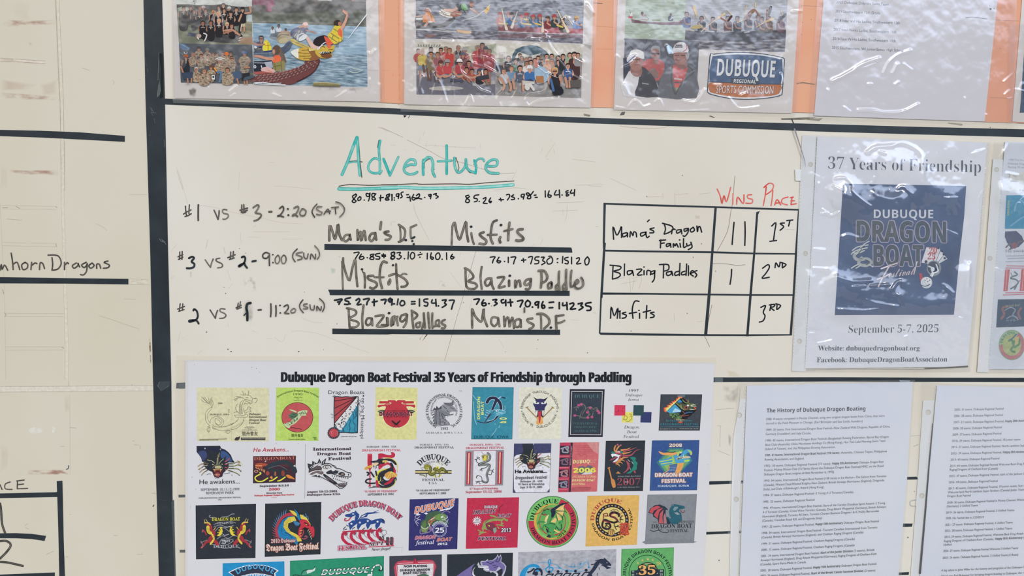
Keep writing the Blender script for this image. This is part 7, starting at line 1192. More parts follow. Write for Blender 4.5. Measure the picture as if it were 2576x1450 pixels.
# ---------------- third row
p = logo('black 2009 card with two red dragons facing outward', Q6)
p.poly('163 238 1281 210 1270 1212 170 1236', '1d2025'); p.poly('172 246 1272 220 1262 1202 178 1226', '32363d')
p.lines('415 440 440 420 415 430 430 460 520 460|650 450 760 440 830 400 880 395|500 590 600 560 700 570 800 540 900 560|500 640 620 600 740 640 860 610|520 720 600 640 700 660 780 720|560 860 660 800 760 850 860 800 980 820|600 960 640 870 740 860 860 880 760 960 620 980|620 900 700 880 720 940 660 940|660 980 760 960 860 900|460 960 560 970 600 1000|540 1000 700 1030 900 1010 990 1030', 13, '8c8b90', 4); p.lines('650 880 720 900 700 950 640 940|700 640 760 640 800 620|640 750 700 790 780 770', 9, 'c4c3c6', 4)
for m_ in (1, -1):
    X = lambda q: [(722 + (x - 722) * m_ + (0 if m_ == 1 else 10), y - (8 if m_ == -1 else 0)) for x, y in pts(q)]
    for q, w_, c, sm in (('400 590 440 640 430 700 490 720 490 800 440 840 430 900 520 900 570 960', 62, 'a03840', 4), ('390 640 400 720 440 750', 60, 'd9c24a', 3), ('470 780 500 860 440 950', 34, 'd9c24a', 4), ('430 900 360 920 300 990 270 1020', 40, 'a03840', 3), ('290 700 330 720 360 780', 26, 'a03840', 2), ('330 560 400 560 430 590', 26, 'cfae4a', 3), ('320 500 340 550 400 570|350 490 380 540', 10, 'c9b56a', 3), ('300 680 280 730|310 700 290 740', 8, 'b8606a', 0), ('260 900 300 990 270 1020|260 930 320 900 380 880', 14, '8a7a7c', 3)):
        for r_ in (q.split('|')): p.line(X(r_), w_, c, sm)
    p.poly(X('550 800 600 760 560 740 610 720 580 690 620 680 610 640 650 640 665 720 640 780 600 810'), 'dcc844', 0); p.lines('', 1, K); p.line(X('560 790 640 660'), 8, '3a3524'); p.line(X('500 690 530 650'), 14, 'cfae4a')
    for i in range(5): p.line(X(f'{370 + i * 6} {660 + i * 20} {430 + i * 2} {655 + i * 20}'), 4, '6a5c28'); p.line(X(f'{470 + i * 5} {800 + i * 26} {510 - i * 3} {805 + i * 26}'), 4, '6a5c28')
p.text('DRAGON BOAT', 462, 528, 985, 520, 62, 'd9cf4a', 'rb'); p.text('FESTIVAL', 568, 588, 860, 580, 42, 'b9b9bd', 'r'); p.text('2009', 650, 925, 800, 918, 46, 'b9b9bd', 'k'); p.text('DUBUQUE', 492, 1028, 968, 1014, 52, 'c4c4c8', 'r'); p.done()
p = logo('black 2010 card with a roaring red, blue and yellow dragon', Q6)
p.poly('1450 206 2490 175 2474 1142 1442 1192', '1a1d20'); p.poly('1458 214 2482 184 2466 1134 1450 1182', '30343a'); BL, YL, RD = '2a7bab', 'd9c452', 'bf3a48'
for i in range(16):
    a_ = math.radians(118 + i * 7.2); x, y = 1960 + 300 * math.cos(a_), 690 - 320 * math.sin(a_); x2, y2 = 1960 + 385 * math.cos(a_ - .18), 690 - 400 * math.sin(a_ - .18); p.line([(x, y), (x2, y2)], 16, '5b86a8' if i < 9 else 'b05a66', taper=(20, 3))
p.poly('1960 370 1860 380 1770 430 1690 520 1640 640 1640 760 1680 830 1740 850 1700 780 1680 680 1720 570 1800 470 1900 430 1990 430', 'a9404c', 2); p.poly('1990 430 1880 440 1780 500 1710 600 1680 700 1700 800 1760 870 1900 880 2000 940 2050 980 2060 900 1980 800 1860 720 1800 640 1800 540 1880 460', BL, 1)
p.poly('1990 440 1880 460 1800 540 1790 640 1840 720 1930 780 2020 830 2050 910 2130 900 2100 820 2010 760 1920 720 1870 640 1880 570 1960 540 2030 520', YL, 1)
for i in range(12): u = i / 11; a_ = math.radians(100 + 150 * u); x, y = 1930 + 75 * math.cos(a_), 610 - 75 * math.sin(a_); p.line([(x, y), (1930 + 135 * math.cos(a_), 610 - 140 * math.sin(a_))], 6, '8a7a2c')
for i in range(5): p.line([(1900 + i * 35, 740 + i * 22), (1870 + i * 40, 770 + i * 22)], 6, '8a7a2c')
random.seed(7)
for i in range(26): a_ = math.radians(random.uniform(130, 225)); r_ = random.uniform(185, 245); p.ell(1950 + r_ * math.cos(a_), 660 - r_ * math.sin(a_), 7, 6, '1f4a6c', n=6)
p.lines('1820 740 1900 780 1950 840', 12, '1f4a6c', 3); p.poly('1980 295 2040 350 2080 420 2110 490 2080 520 2040 460 2030 390', BL, 1); p.poly('1895 325 1980 340 2030 390 2040 450 1960 400', YL, 1); p.poly('2090 405 2160 420 2220 470 2260 540 2300 600 2240 560 2150 510 2110 480', YL, 1); p.lines('2200 390 2215 450|2240 440 2250 500|2150 410 2180 450', 14, '5b86a8', 0)
p.poly('2080 520 2140 490 2220 510 2270 570 2310 640 2340 620 2365 700 2360 800 2310 870 2300 780 2270 700 2200 660 2140 680 2110 760 2130 820 2090 850 2060 790 2070 680 2110 600', RD, 1); p.poly('1960 520 2050 540 2100 570 2060 620 2020 600 2040 640 1990 580', '44799f', 0); p.poly('2120 680 2190 640 2260 670 2300 760 2290 840 2310 870 2340 860 2280 720 2200 690 2140 700', '2a2226', 0); p.lines('2180 560 2230 580 2250 610', 18, '2a2226', 3); p.ell(2215, 590, 14, 8, 'dcc060')
for x, y in ((2250, 690), (2270, 720), (2285, 760), (2300, 800), (2310, 840)): p.line([(x, y), (x - 12, y + 34)], 10, 'e0d9b0', taper=(14, 3))
for x, y in ((2130, 700), (2120, 750), (2130, 800), (2090, 820), (2060, 800)): p.line([(x, y), (x - 40, y + 6)], 12, YL, taper=(14, 3))
p.lines('2130 850 2180 860 2225 830 2210 800 2180 820', 14, 'b85a6a', 4); p.lines('2150 690 2160 740 2130 800', 22, 'a8404e', 3)
otext(p, '2010 Dubuque', 1558, 935, 2012, 918, 76, 'e4d2ca', '7a3038', 'k', 8); otext(p, 'Dragon Boat Festival', 1470, 1085, 2442, 1048, 126, 'e6d8d0', 'b07058', 'k', 8); p.done()
p = logo('star-spangled blue dragon on red waves, 2011', Q7); RD, BL = 'b42f48', '2f4a85'
for d, c in ((9, '2c355c'), (4, 'd8b4bc'), (0, RD)):
    p.arc('DUBUQUE DRAGON BOAT', 840 + (d > 5) * 6, 1040 + (d > 5) * 8, 790, 138.5, 44, 92, c, 'rx', ry_=812) if d == 0 else [p.arc('DUBUQUE DRAGON BOAT', 840 + (d > 5) * 5 + d * math.cos(a_), 1040 + (d > 5) * 7 + d * math.sin(a_), 790, 138.5, 44, 92, c, 'rx', ry_=812) for a_ in (0, 1.57, 3.14, 4.71)]
p.poly('470 400 490 380 560 370 600 345 640 340 660 310 680 345 720 380 720 430 690 480 700 470 760 450 860 450 940 490 1000 470 1100 450 1150 490 1170 550 1100 520 1080 580 1020 650 1000 590 1010 540 920 560 870 650 840 580 850 530 760 570 700 660 680 600 690 540 610 600 560 660 540 580 530 540 600 490 640 470 660 400 600 420 590 440 480 420', BL, 0)
p.poly('700 480 760 400 860 350 960 345 1075 300 1000 345 1090 350 960 370 880 380 850 430 790 440 740 450', BL, 0); p.poly('740 440 790 400 850 380 800 420', 'd8d6d4'); p.lines('640 440 650 400 630 480', 20, 'd8d6d4', 3); p.ell(615, 375, 20, 10, 'd8d6d4'); p.lines('570 440 540 480 500 495 470 490 470 460 490 460', 22, 'b04458', 4)
for x, y in ((585, 548), (733, 525), (872, 497), (1043, 510)):
    st = []
    for i in range(10): a_ = math.pi * i / 5 - math.pi / 2; r_ = 26 if i % 2 == 0 else 11; st.append((x + r_ * math.cos(a_), y + r_ * math.sin(a_)))
    p.raw(st, 'dedcda')
p.lines('445 640 480 600|450 660 500 640|500 570 530 590|600 640 640 610|780 650 820 620|900 650 940 620|1060 630 1110 615', 14, '2c3038', 0); p.lines('1110 460 1150 480 1165 520', 12, '2c3038', 3); p.poly('420 680 700 655 1020 650 1090 660 900 690 600 690 430 700', RD, 1)
for i in range(5):
    x, y = 400 + i * 152, 790 - i * 14
    p.poly([(x + a_, y + b_) for a_, b_ in pts('0 0 10 -70 60 -110 110 -100 110 -60 80 -30 70 -60 50 -40 60 20 120 80 210 120 330 130 180 150 80 110 20 50')], RD, 1); p.lines(f'{x + 70} {y - 90} {x + 110} {y - 70} {x + 90} {y - 30} {x + 60} {y - 50}|{x + 130} {y - 100} {x + 110} {y - 20} {x + 160} {y + 30}', 6, '4a4a52', 3)
p.lines('1110 680 1180 660 1200 720 1120 760', 6, '4a4a52', 3); p.text('20', 1062, 835, 1158, 830, 66, '2c3038', 'sb')
for q in ('1195 780 1240 778 1235 915 1190 918', '1265 778 1310 775 1305 912 1260 915'): p.poly([(x + 16, y + 14) for x, y in pts(q)], 'b84a5e'); p.poly(q, '34363e')
for i in range(6): p.line([(1200, 800 + i * 18), (1232, 799 + i * 18)], 4, '8a8c92'); p.line([(1270, 798 + i * 18), (1302, 797 + i * 18)], 4, '8a8c92')
p.line('890 955 1325 932', 16, 'b84a5e'); otext(p, 'SEPT', 895, 938, 1160, 915, 66, '25272e', 'cdb4b8', 'rbi', 5); p.text('SEPT', 895, 938, 1160, 915, 66, '25272e', 'rbi')
for d, c in ((12, '2c355c'), (7, 'd8c4ca')): otext(p, 'FESTIVAL', 352, 1014, 850, 985, 72, c, c, 'rx', d)
p.text('FESTIVAL', 352, 1014, 850, 985, 72, RD, 'rx'); p.text('Never forget!', 932, 1022, 1270, 1000, 46, '2c2d33', 'rbi', lean=8); p.done()
p = logo('navy 2012 card with a green dragon and a 25 roundel', Q7)
p.poly('1606 118 2462 100 2438 990 1586 1016', '232650'); p.poly('1613 125 2455 108 2431 983 1593 1008', '37366a'); GN = '5d7a48'
p.poly('1890 400 1950 340 2080 320 2200 350 2250 400 2260 480 2300 540 2200 560 2100 520 2040 560 1980 560 1950 640 1900 680 1820 700 1790 640 1800 540 1830 480 1870 480', '44604a', 1); p.poly('1830 540 1880 480 1900 560 1860 660 1800 640', GN, 1); p.poly('2020 420 2120 370 2230 380 2260 450 2220 500 2120 490 2060 470', '6d9050', 1); p.poly('2150 420 2200 400 2190 440 2150 450', 'd2d0c0', 1); p.lines('1930 520 1980 470 2050 430|1960 560 2000 500 2040 480', 24, 'b06a4c', 3); p.lines('1980 480 2040 440|1940 540 1960 600', 12, 'd9d6c8', 2); p.poly('1800 560 1860 640 1920 620 1960 580 1900 700 1820 700', '7a8a58', 1); p.lines('1810 600 1870 640 1930 600', 10, 'dcdcd0', 2); p.lines('1790 650 1790 720 1850 715 1950 690 2000 640', 16, '8a7a9a', 2); p.ell(1975, 630, 30, 36, '8a6a98'); p.lines('2160 380 2200 340 2260 320 2310 350', 14, '8a78a0', 3)
for m_ in (0, 1):
    X = lambda q: [((3970 - x if m_ else x), y) for x, y in pts(q)]
    for q in ('1720 400 1700 440 1760 470 1720 500 1760 540', '1690 470 1720 540 1750 580', '1780 420 1740 460 1800 480'): p.line(X(q), 9, 'b9b8c8', 4)
p.poly('1690 360 1720 340 1800 390 1740 405', 'd8d8de'); p.poly('2110 330 2160 300 2380 240 2300 300', 'd8d8de'); p.poly('1850 360 1900 345 1930 370 1890 385', 'd8d8de'); p.poly('2180 320 2240 300 2210 330', '37366a'); otext(p, 'DUBUQUE', 1690, 372, 2372, 230, 118, 'd9784c', 'c9cad6', 'sb', 9, lean=22)
p.arc('ANNIVERSARY', 2130, 660, 128, 152, 22, 36, 'd8dae2', 'sb'); p.ell(2130, 658, 125, 122, 'b4b6cc', n=32); p.ell(2130, 658, 118, 115, '37366a', n=32); p.ell(2130, 658, 106, 103, 'b4b6cc', n=32); p.ell(2130, 658, 100, 97, '37366a', n=32); otext(p, '25', 2052, 706, 2208, 700, 88, 'dfe1e6', 'dfe1e6', 'sb', 2)
otext(p, 'DRAGON', 1695, 825, 2050, 806, 62, 'c9606a', 'b4a0b4', 'sb', 5, lean=20); otext(p, 'BOAT', 2078, 858, 2332, 842, 60, 'c9644c', 'b4a0b4', 'sb', 5, lean=20); p.text('festival', 1700, 912, 2035, 900, 68, 'd3d3dc', 'rbi'); otext(p, '2012', 2092, 920, 2265, 914, 38, 'd6d7de', 'd6d7de', 'sb', 2); p.done()
p = logo('crimson 2013 card with a green dragon and a white starburst', Q8)
p.poly('190 104 1190 90 1158 1056 166 1080', 'b8354f'); p.poly('192 108 900 98 850 1060 170 1076', 'bb344c'); otext(p, 'DUBUQUE', 522, 304, 774, 300, 54, 'e0dadc', '4a2a3c', 'sb', 5)
p.lines('880 225 850 260 810 290 820 340 790 380', 12, '5a3444', 4); GN = '8d9a5a'
p.lines('640 440 720 460 800 500 880 500 950 540', 30, GN, 4); p.lines('860 520 700 520 560 560 520 620 540 680 640 700', 56, '8d9a5a', 4); p.lines('870 500 720 490 600 520 530 580', 14, '8a4a4a', 4); p.poly('540 600 600 570 700 590 760 680 760 740 720 770 660 740 570 700', '7c3a48', 1); p.poly('690 680 750 670 760 740 720 790 690 740', '8a9a8a', 1); p.poly('590 620 630 630 620 660', 'cfc24a'); p.lines('480 700 500 640 530 680|500 660 490 760 430 770|480 760 400 720|490 770 420 810|500 770 550 760|760 620 840 620 880 590|830 630 890 640|850 600 850 550|780 660 800 690', 22, GN, 3); p.lines('640 700 560 730|700 760 640 800|760 690 830 730|690 740 620 780', 7, '5a2a3c', 2); p.lines('880 510 970 520|900 490 970 540', 18, GN, 2)
otext(p, 'DRAGON', 300, 415, 745, 395, 74, '27263a', 'c9aab4', 'rbi', 5); otext(p, 'BOAT', 768, 478, 1040, 468, 62, '27263a', 'c9aab4', 'rbi', 5); otext(p, 'FESTIVAL', 400, 914, 935, 908, 62, '27263a', 'd0b0ba', 'sbi', 6); otext(p, '2013', 848, 764, 1030, 758, 78, 'e6e0e2', '2a2438', 'sb', 8)
bs = []
for i in range(26): a_ = math.pi * i / 13; r_ = (98, 52)[i % 2]; bs.append((382 + r_ * math.cos(a_), 545 + r_ * math.sin(a_)))
p.raw(bs, 'e2dcde'); p.text('26th', 350, 545, 425, 542, 44, '3a2c3c', 'sb'); p.text('ANNUAL', 330, 584, 436, 580, 28, '3a2c3c', 'sb'); p.done()
p = logo('round green and red 2014 badge with a winged green dragon', Q8)
p.ell(1830, 562, 498, 496, '2f5a3c', n=60); p.ell(1830, 562, 488, 486, '6db25f', n=60); p.ell(1832, 556, 468, 466, '78bd6e', n=60)
def ringseg(cx, cy, r0, r1, a0, a1, c, n=40): p.raw([(cx + r1 * math.cos(math.radians(a0 + (a1 - a0) * i / n)), cy - r1 * math.sin(math.radians(a0 + (a1 - a0) * i / n))) for i in range(n + 1)] + [(cx + r0 * math.cos(math.radians(a1 - (a1 - a0) * i / n)), cy - r0 * math.sin(math.radians(a1 - (a1 - a0) * i / n))) for i in range(n + 1)], c)
ringseg(1830, 558, 352, 464, 178, 430, 'b8394c'); p.ell(1830, 560, 354, 352, '6f9c4c', n=50); p.ell(1820, 556, 346, 340, 'cfa54e', n=50); p.ell(1838, 550, 318, 320, '6fae5a', n=50); p.ell(1830, 560, 262, 270, 'b0484a', n=40); p.ell(1830, 556, 246, 252, '6aa85a', n=40); p.lines('1490 420 1600 380 1700 280 1735 255', 16, 'b05a3c', 4); p.lines('1520 700 1600 800 1700 860|1560 760 1660 830', 26, '7cc06a', 4)
p.arc('DUBUQUE', 1832, 560, 362, 176, 74, 78, '1f3326', 'rb'); p.arc('DRAGON BOAT FESTIVAL', 1830, 558, 438, 196, 390, 66, '26262e', 'rb', inner=True); p.arc('2014', 1830, 560, 330, 286, 326, 58, '2a2a24', 'rb', inner=True)
p.lines('1960 210 2000 190 2130 195', 30, 'b8394c', 0)
p.poly('1800 320 1900 260 2010 200 2140 195 1990 250 1900 320 1880 420 1830 500 1800 420', '2b3144', 1); p.poly('2080 215 1960 280 1880 340 2060 350 2050 280', 'e3bd78', 1); p.poly('2060 365 1910 370 1960 430 2020 450', 'e3bd78', 1); p.poly('2020 520 1960 440 1900 390 1940 540', 'e3bd78', 1); p.poly('1890 580 1800 560 1880 480 1910 520', 'e3bd78', 1); p.lines('2080 210 2050 300 2100 390|1870 345 2060 355 2100 380|1890 370 2000 440 2030 520|1890 400 1930 540|2060 360 2030 450 2020 530', 10, '2b4a34', 2)
GN = '4f9a58'
p.poly('1620 400 1660 350 1720 320 1790 330 1820 400 1810 520 1780 580 1880 600 1900 680 1880 760 1800 780 1740 740 1750 680 1690 660 1700 560 1730 480 1740 430 1680 440 1640 430', '26322c', 1); p.poly('1630 400 1665 356 1725 328 1785 338 1810 400 1800 520 1770 590 1870 610 1888 680 1870 750 1800 770 1750 735 1762 680 1700 650 1712 560 1742 480 1750 420 1680 436', GN, 1); p.poly('1700 470 1750 420 1760 430 1730 520 1710 600 1675 600 1680 520', 'e3c98a', 1); p.lines('1790 700 1850 830 1800 850|1740 800 1790 830', 40, GN, 3); p.lines('1890 640 1960 700 2000 680 1990 620 1960 580 2020 550', 40, GN, 4); p.lines('1900 650 1960 720 2005 690 2000 610', 14, '2b3144', 4); p.lines('1870 720 1920 750 1960 760', 30, 'e3bd78', 3); p.lines('1780 600 1680 620 1640 680|1640 680 1600 700|1640 690 1650 720|1690 570 1600 560 1560 590|1570 550 1550 600', 26, '3f8a50', 3); p.poly('1710 850 1760 800 1800 830 1790 870', '2b3144', 1); p.line('1720 700 1740 760', 30, '2b3144'); p.poly('1650 420 1720 400 1690 450', 'a8434c'); p.lines('1760 320 1720 310|1700 330 1660 340', 10, '26322c', 0); p.ell(1675, 385, 8, 6, '1f2a22')
p.done()
p = logo('amber 2015 card with a zodiac ring and a red and black dragon', Q9)
p.poly('202 130 1148 118 1102 1024 166 1056', 'd0a356'); p.poly('206 136 1142 124 1098 1018 172 1050', 'daae61')
p.arc('DUBUQUE', 652, 575, 332, 182, 62, 66, 'b04f42', 'rx'); p.arc('DRAGON BOAT FESTIVAL', 650, 575, 378, 190, 396, 44, '2d2a24', 'sb', inner=True)
p.ell(652, 578, 302, 300, '2a2a2e', n=50); p.ell(652, 578, 240, 238, 'd8c277', n=44)
for i in range(28): a_ = i * 2 * math.pi / 28; p.ell(652 + 270 * math.cos(a_), 578 + 268 * math.sin(a_), 18, 13, 'c99a4a' if i % 2 else '9a9aa0', rot=math.degrees(a_) + 90, n=10)
p.lines('780 470 700 440 630 450 620 500 700 530 750 590 690 620 600 600 520 570 480 620 480 700 560 740 620 700 600 640 540 640', 36, '332c30', 5); p.lines('700 450 640 470 640 500 710 530 745 580|500 590 620 620', 14, 'a8404a', 4); p.lines('700 430 780 460 770 500', 34, '332c30', 3); p.lines('620 410 680 380 740 390 770 420|630 430 700 400', 9, '332c30', 3); p.lines('480 600 500 500 490 470 560 450 570 490|520 500 580 500', 16, '7a3038', 3); p.lines('750 590 800 620 800 530 840 500|790 560 850 570|780 500 820 540|690 640 700 700 770 670|710 690 780 700|700 690 730 750|560 660 520 690|540 670 540 720|550 670 590 700', 13, '2c2a2c', 2); p.lines('780 460 840 440|800 480 850 500', 9, 'b05048', 2)
p.ell(640, 800, 64, 64, '2a2a2e', n=28); p.ell(640, 800, 56, 56, 'daae61', n=28); p.text('20', 606, 792, 680, 790, 36, '2a2a2e', 'sb'); p.text('15', 606, 842, 676, 840, 40, '2a2a2e', 'sb'); otext(p, '龍', 790, 830, 960, 825, 170, 'bf4a3c', 'bf4a3c', 's', 5); p.done()
p = logo('grey card with a teal dragon head and red wing', Q9)
p.poly('1298 112 2198 100 2145 990 1250 1014', '66696e'); p.poly('1304 118 2192 106 2140 984 1256 1008', '84878b'); p.poly('1270 940 1450 890 1700 930 2000 920 2140 960 2140 984 1256 1008', '7f8286', 2)
p.poly('1310 440 1350 360 1440 300 1520 290 1620 330 1670 380 1630 430 1640 520 1700 560 1720 640 1640 650 1500 640 1480 560 1400 510 1390 460', '2e3a44', 1); p.poly('1325 430 1370 350 1480 310 1540 340 1420 400 1390 450', 'bf5058', 1); p.poly('1410 480 1480 380 1580 350 1510 430 1480 550', 'bd5058', 1); p.poly('1500 630 1520 460 1590 380 1570 520 1580 640', 'b9595e', 1); p.poly('1590 640 1590 500 1620 440 1640 560 1650 640', 'a8787c', 1)
TL3 = '2f5f6c'
p.poly('1690 400 1720 330 1780 300 1760 280 1840 290 1920 310 1970 320 1980 360 1940 370 1880 380 1870 420 1910 440 1920 500 1930 580 1870 620 1840 650 1720 640 1690 570 1640 520 1700 500 1690 440', TL3, 1); p.poly('1790 330 1860 330 1850 360 1790 410 1760 380', '7a8f96', 1); p.poly('1780 440 1840 430 1890 470 1840 480', '8e969a', 1); p.lines('1640 400 1650 470 1710 530', 26, '84878b', 3); p.lines('1900 390 1920 430 1960 430 1970 400', 13, '7a3a48', 3); p.lines('1860 340 1900 350|1760 290 1730 310', 9, '1f3a44', 0)
p.text('2016', 1388, 630, 1470, 627, 30, '5a5d62', 'r'); p.text('DUBUQUE', 1872, 626, 2142, 620, 38, '4a4d52', 'sb'); p.text('DRAGON BOAT', 1365, 728, 2108, 714, 78, '2e3238', 'rb'); p.text('FESTIVAL', 1712, 800, 2045, 794, 58, '2e3238', 'rb'); p.lines('1345 755 1400 780 1480 765 1560 750|1480 680 1510 760 1580 800 1660 800 1690 770 1650 750', 11, '2e3238', 4); p.done()

# ---------------- the row cut by the frame
p = logo('blue anniversary card with an arched navy banner', Z1)
p.poly('172 275 1060 246 1064 620 172 620', '2382b4'); p.poly('178 280 1054 252 1058 620 178 620', '2a8cbe'); p.poly('252 405 360 350 500 305 650 292 800 302 910 340 980 382 930 418 945 520 320 520 325 450', 'dfe6ea'); p.poly('275 405 370 362 500 318 650 304 800 314 900 350 955 384 915 415 920 520 340 520 345 460', '343a4a'); p.arc('DUBUQUE', 645, 860, 470, 123, 58, 74, '4f9ecb', 'sb', ry_=505); p.poly('430 458 540 430 650 420 770 428 880 455 880 520 430 520', 'dfe6ea'); p.poly('440 462 540 438 650 430 770 436 870 460 870 520 440 520', '2a8cbe'); p.arc('ANNIVERSARY', 648, 900, 425, 121, 60, 40, 'dfe6ea', 'sb', ry_=440); p.done()
p = logo('green card with white slanting DUBUQUE and a dragon tail', Z1)
p.poly('1142 240 2496 170 2490 620 1142 620', '217a5a'); p.poly('1148 246 2490 177 2484 620 1148 620', '2f8c6a'); otext(p, 'DUBUQUE', 1590, 448, 2262, 408, 84, 'dfe4e0', '27413a', 'sb', 9, lean=28); p.poly('1612 395 2285 350 2278 378 1600 420', '5a9e82')
p.lines('2320 440 2320 380 2360 320 2420 300 2460 330 2460 370 2430 372', 34, '27413a', 4); p.lines('2320 440 2320 380 2360 320 2420 300 2456 330 2452 362', 22, 'cfd8d2', 4); p.lines('2310 390 2340 396|2330 345 2350 362|2365 310 2375 332|2440 305 2430 325', 13, '2f6a54', 0)
p.lines('1180 458 1220 440 1300 450 1320 430 1360 400|1310 440 1320 400 1370 370 1480 360 1500 320', 10, '27413a', 3); p.poly('1360 400 1400 370 1470 365 1510 330 1500 380 1440 410 1380 430', 'd0d8d2', 1); p.poly('1310 440 1330 400 1380 380 1390 430 1330 450', '4a9478', 1); p.poly('1430 430 1500 400 1560 430 1560 470 1440 470', '3a8a68', 1); p.poly('1190 458 1300 445 1450 450 1450 500 1190 500', '2a6a50', 1); p.ell(2290, 448, 36, 20, 'd0d8d2'); p.done()
p = logo('dark card with a red theatre marquee reading NOW PLAYING', Z2); RD = 'b93a50'
p.poly('140 214 1084 184 1080 700 140 700', '2a2c33'); p.poly('146 220 1078 191 1074 700 146 700', '40424b'); p.poly('220 420 250 350 290 310 400 290 570 300 600 255 630 300 830 278 920 290 960 340 990 400 960 470 930 620 250 620', 'b9485a'); p.poly('255 345 580 330 600 260 630 330 955 318 925 640 275 640', RD); p.lines('290 345 560 335|660 330 930 322|268 380 290 620|945 360 915 600', 9, 'e0b8bc', 0); p.line('585 262 588 320', 10, '6a2a3a'); p.line('625 258 628 318', 10, '6a2a3a'); p.poly('285 372 932 346 912 640 300 640', 'dcd9d8')
for i in range(9): p.line([(300, 392 + i * 22), (925, 370 + i * 22)], 3, '9a989c')
for i in range(6): p.line([(400 + i * 88, 368), (400 + i * 87, 620)], 3, '9a989c')
otext(p, 'NOW PLAYING', 402, 418, 818, 410, 40, '2a2b33', '2a2b33', 'sb', 2); otext(p, 'DUBUQUE DRAGON', 335, 490, 865, 474, 38, '2a2b33', '2a2b33', 'sb', 2); otext(p, 'BOAT FESTIVAL', 388, 542, 815, 526, 38, '2a2b33', '2a2b33', 'sb', 2); p.poly('640 560 700 540 780 530 850 560 850 640 640 640', '4a6a58', 1); p.line('640 545 660 575', 10, '8a4a5a'); p.done()
p = logo('black card with a tusked purple dragon head', Z2)
p.poly('1180 184 2364 154 2350 700 1176 700', '1b1e24'); p.poly('1187 191 2357 161 2344 700 1183 700', '30363c'); p.poly('1350 572 1480 480 1680 345 1630 420 1620 520 1640 640 1300 640', '75699c', 1); p.poly('1690 400 1650 470 1660 540 1760 640 1680 640 1630 540 1640 460', 'd5d3d8', 1)
p.poly('1775 330 1790 300 1870 300 1910 265 1920 290 1990 290 2060 240 2090 178 2110 230 2145 180 2160 250 2150 310 2200 340 2245 400 2230 480 2200 560 2160 640 2080 640 2060 540 2000 500 1960 515 1940 490 1890 495 1830 460 1840 410 1790 420 1740 410 1730 350 1745 320 1770 380 1790 380', 'b3b4be', 1); p.poly('1795 320 1870 312 1915 290 1990 302 2065 255 2090 205 2105 250 2140 205 2148 250 2140 320 2190 350 2225 400 2210 470 2160 560 2150 440 2110 400 2060 480 1990 480 1940 470 1870 470 1850 430 1920 410 1890 380 1820 380', '746a9e', 1)
p.poly('1740 335 1735 400 1800 412 1920 395 1930 425 1800 430 1740 420 1725 360', 'd8d6da', 1); p.poly('1850 430 1940 440 1930 470 1870 465', 'd8d6da', 1); p.lines('1890 325 1940 340 1960 345|1960 345 2020 330|2000 390 2060 380|2020 420 2100 400|2090 230 2070 290|2140 240 2110 300|2040 300 2110 320', 11, '33324a', 2); p.poly('2150 440 2175 440 2180 520 2130 640 2090 640 2100 540 2060 500', '33353e', 1); p.poly('2070 500 2100 540 2090 640 2050 640', 'c9c9ce', 1); p.done()
p = logo('heather grey card with a blue music swirl and a dragon boat crew', Z3)
HG = mottled('heather_grey', ((.35, '98989e'), (.5, 'a9a9af'), (.65, 'b4b4ba')), 120, stretch=(1, 1, 1.6))
p.poly('20 112 1404 70 1392 620 20 620', HG); BL = '2f8ebf'
p.poly('40 450 70 370 150 300 240 275 310 300 330 350 310 390 270 380 220 340 150 370 120 450 130 520 40 520', BL, 2); p.lines('130 450 170 350 240 330 280 350', 22, '8fb4c4', 4); p.lines('155 395 200 380 240 345|230 420 260 360 310 350 350 400|250 420 290 400', 22, '2c3242', 4); p.ell(270, 415, 30, 32, '2c3242'); p.lines('330 350 350 380 350 430', 26, '2c3242', 3)
p.lines('290 265 430 258 560 290 640 350 760 370 900 330 980 240|360 360 450 330 600 340 720 380 880 390 980 360|660 270 760 320 880 310 960 250|700 350 800 380 940 300|560 290 600 330', 7, '4a9cc4', 4); p.lines('450 400 420 380 410 350 450 310 480 250 465 215 445 240 460 310 490 400', 14, BL, 4); p.ell(485, 350, 34, 32, BL); p.ell(480, 355, 20, 18, HG); p.lines('770 320 772 280 818 276 816 316|610 420 640 370|1000 240 1020 320', 8, BL, 0); p.ell(765, 320, 10, 8, BL); p.ell(812, 316, 10, 8, BL); p.poly('875 285 900 260 915 265 895 295', BL); p.ell(600, 330, 12, 10, BL); p.ell(1015, 325, 14, 14, BL); p.lines('980 215 1000 240 990 270|1000 220 1025 235', 5, '7fb0cc', 2)
for x, y in ((455, 392), (582, 386), (703, 382), (827, 380), (978, 366)): p.ell(x, y, 21, 21, '2c3242'); p.lines(f'{x + 60} {y + 28} {x - 20} {y + 32} {x - 60} {y + 80}|{x + 60} {y + 30} {x + 20} {y + 80}', 17, '2c3242', 0)
p.poly('1010 410 1060 350 1110 250 1150 225 1130 222 1190 205 1240 210 1290 240 1330 285 1330 310 1290 300 1270 310 1340 335 1270 350 1240 320 1200 300 1160 310 1130 380 1080 420 1060 520 980 520', '30374a', 1); p.poly('1060 420 1110 360 1150 300 1180 270 1190 300 1150 330 1130 400 1120 520 1080 520', 'a9a9af', 1); p.lines('1050 290 1090 280 1130 260|1040 400 1070 360|1110 230 1150 225|1230 195 1270 230|1240 200 1245 230', 12, '30374a', 3); p.lines('1170 270 1180 290 1200 280', 9, 'a9a9af', 3); p.ell(1270, 262, 8, 6, 'a9a9af'); p.lines('1135 410 1140 440|1160 330 1165 360', 8, '30374a', 0); p.done()
p = logo('green 35th festival badge card with four stars', Z3)
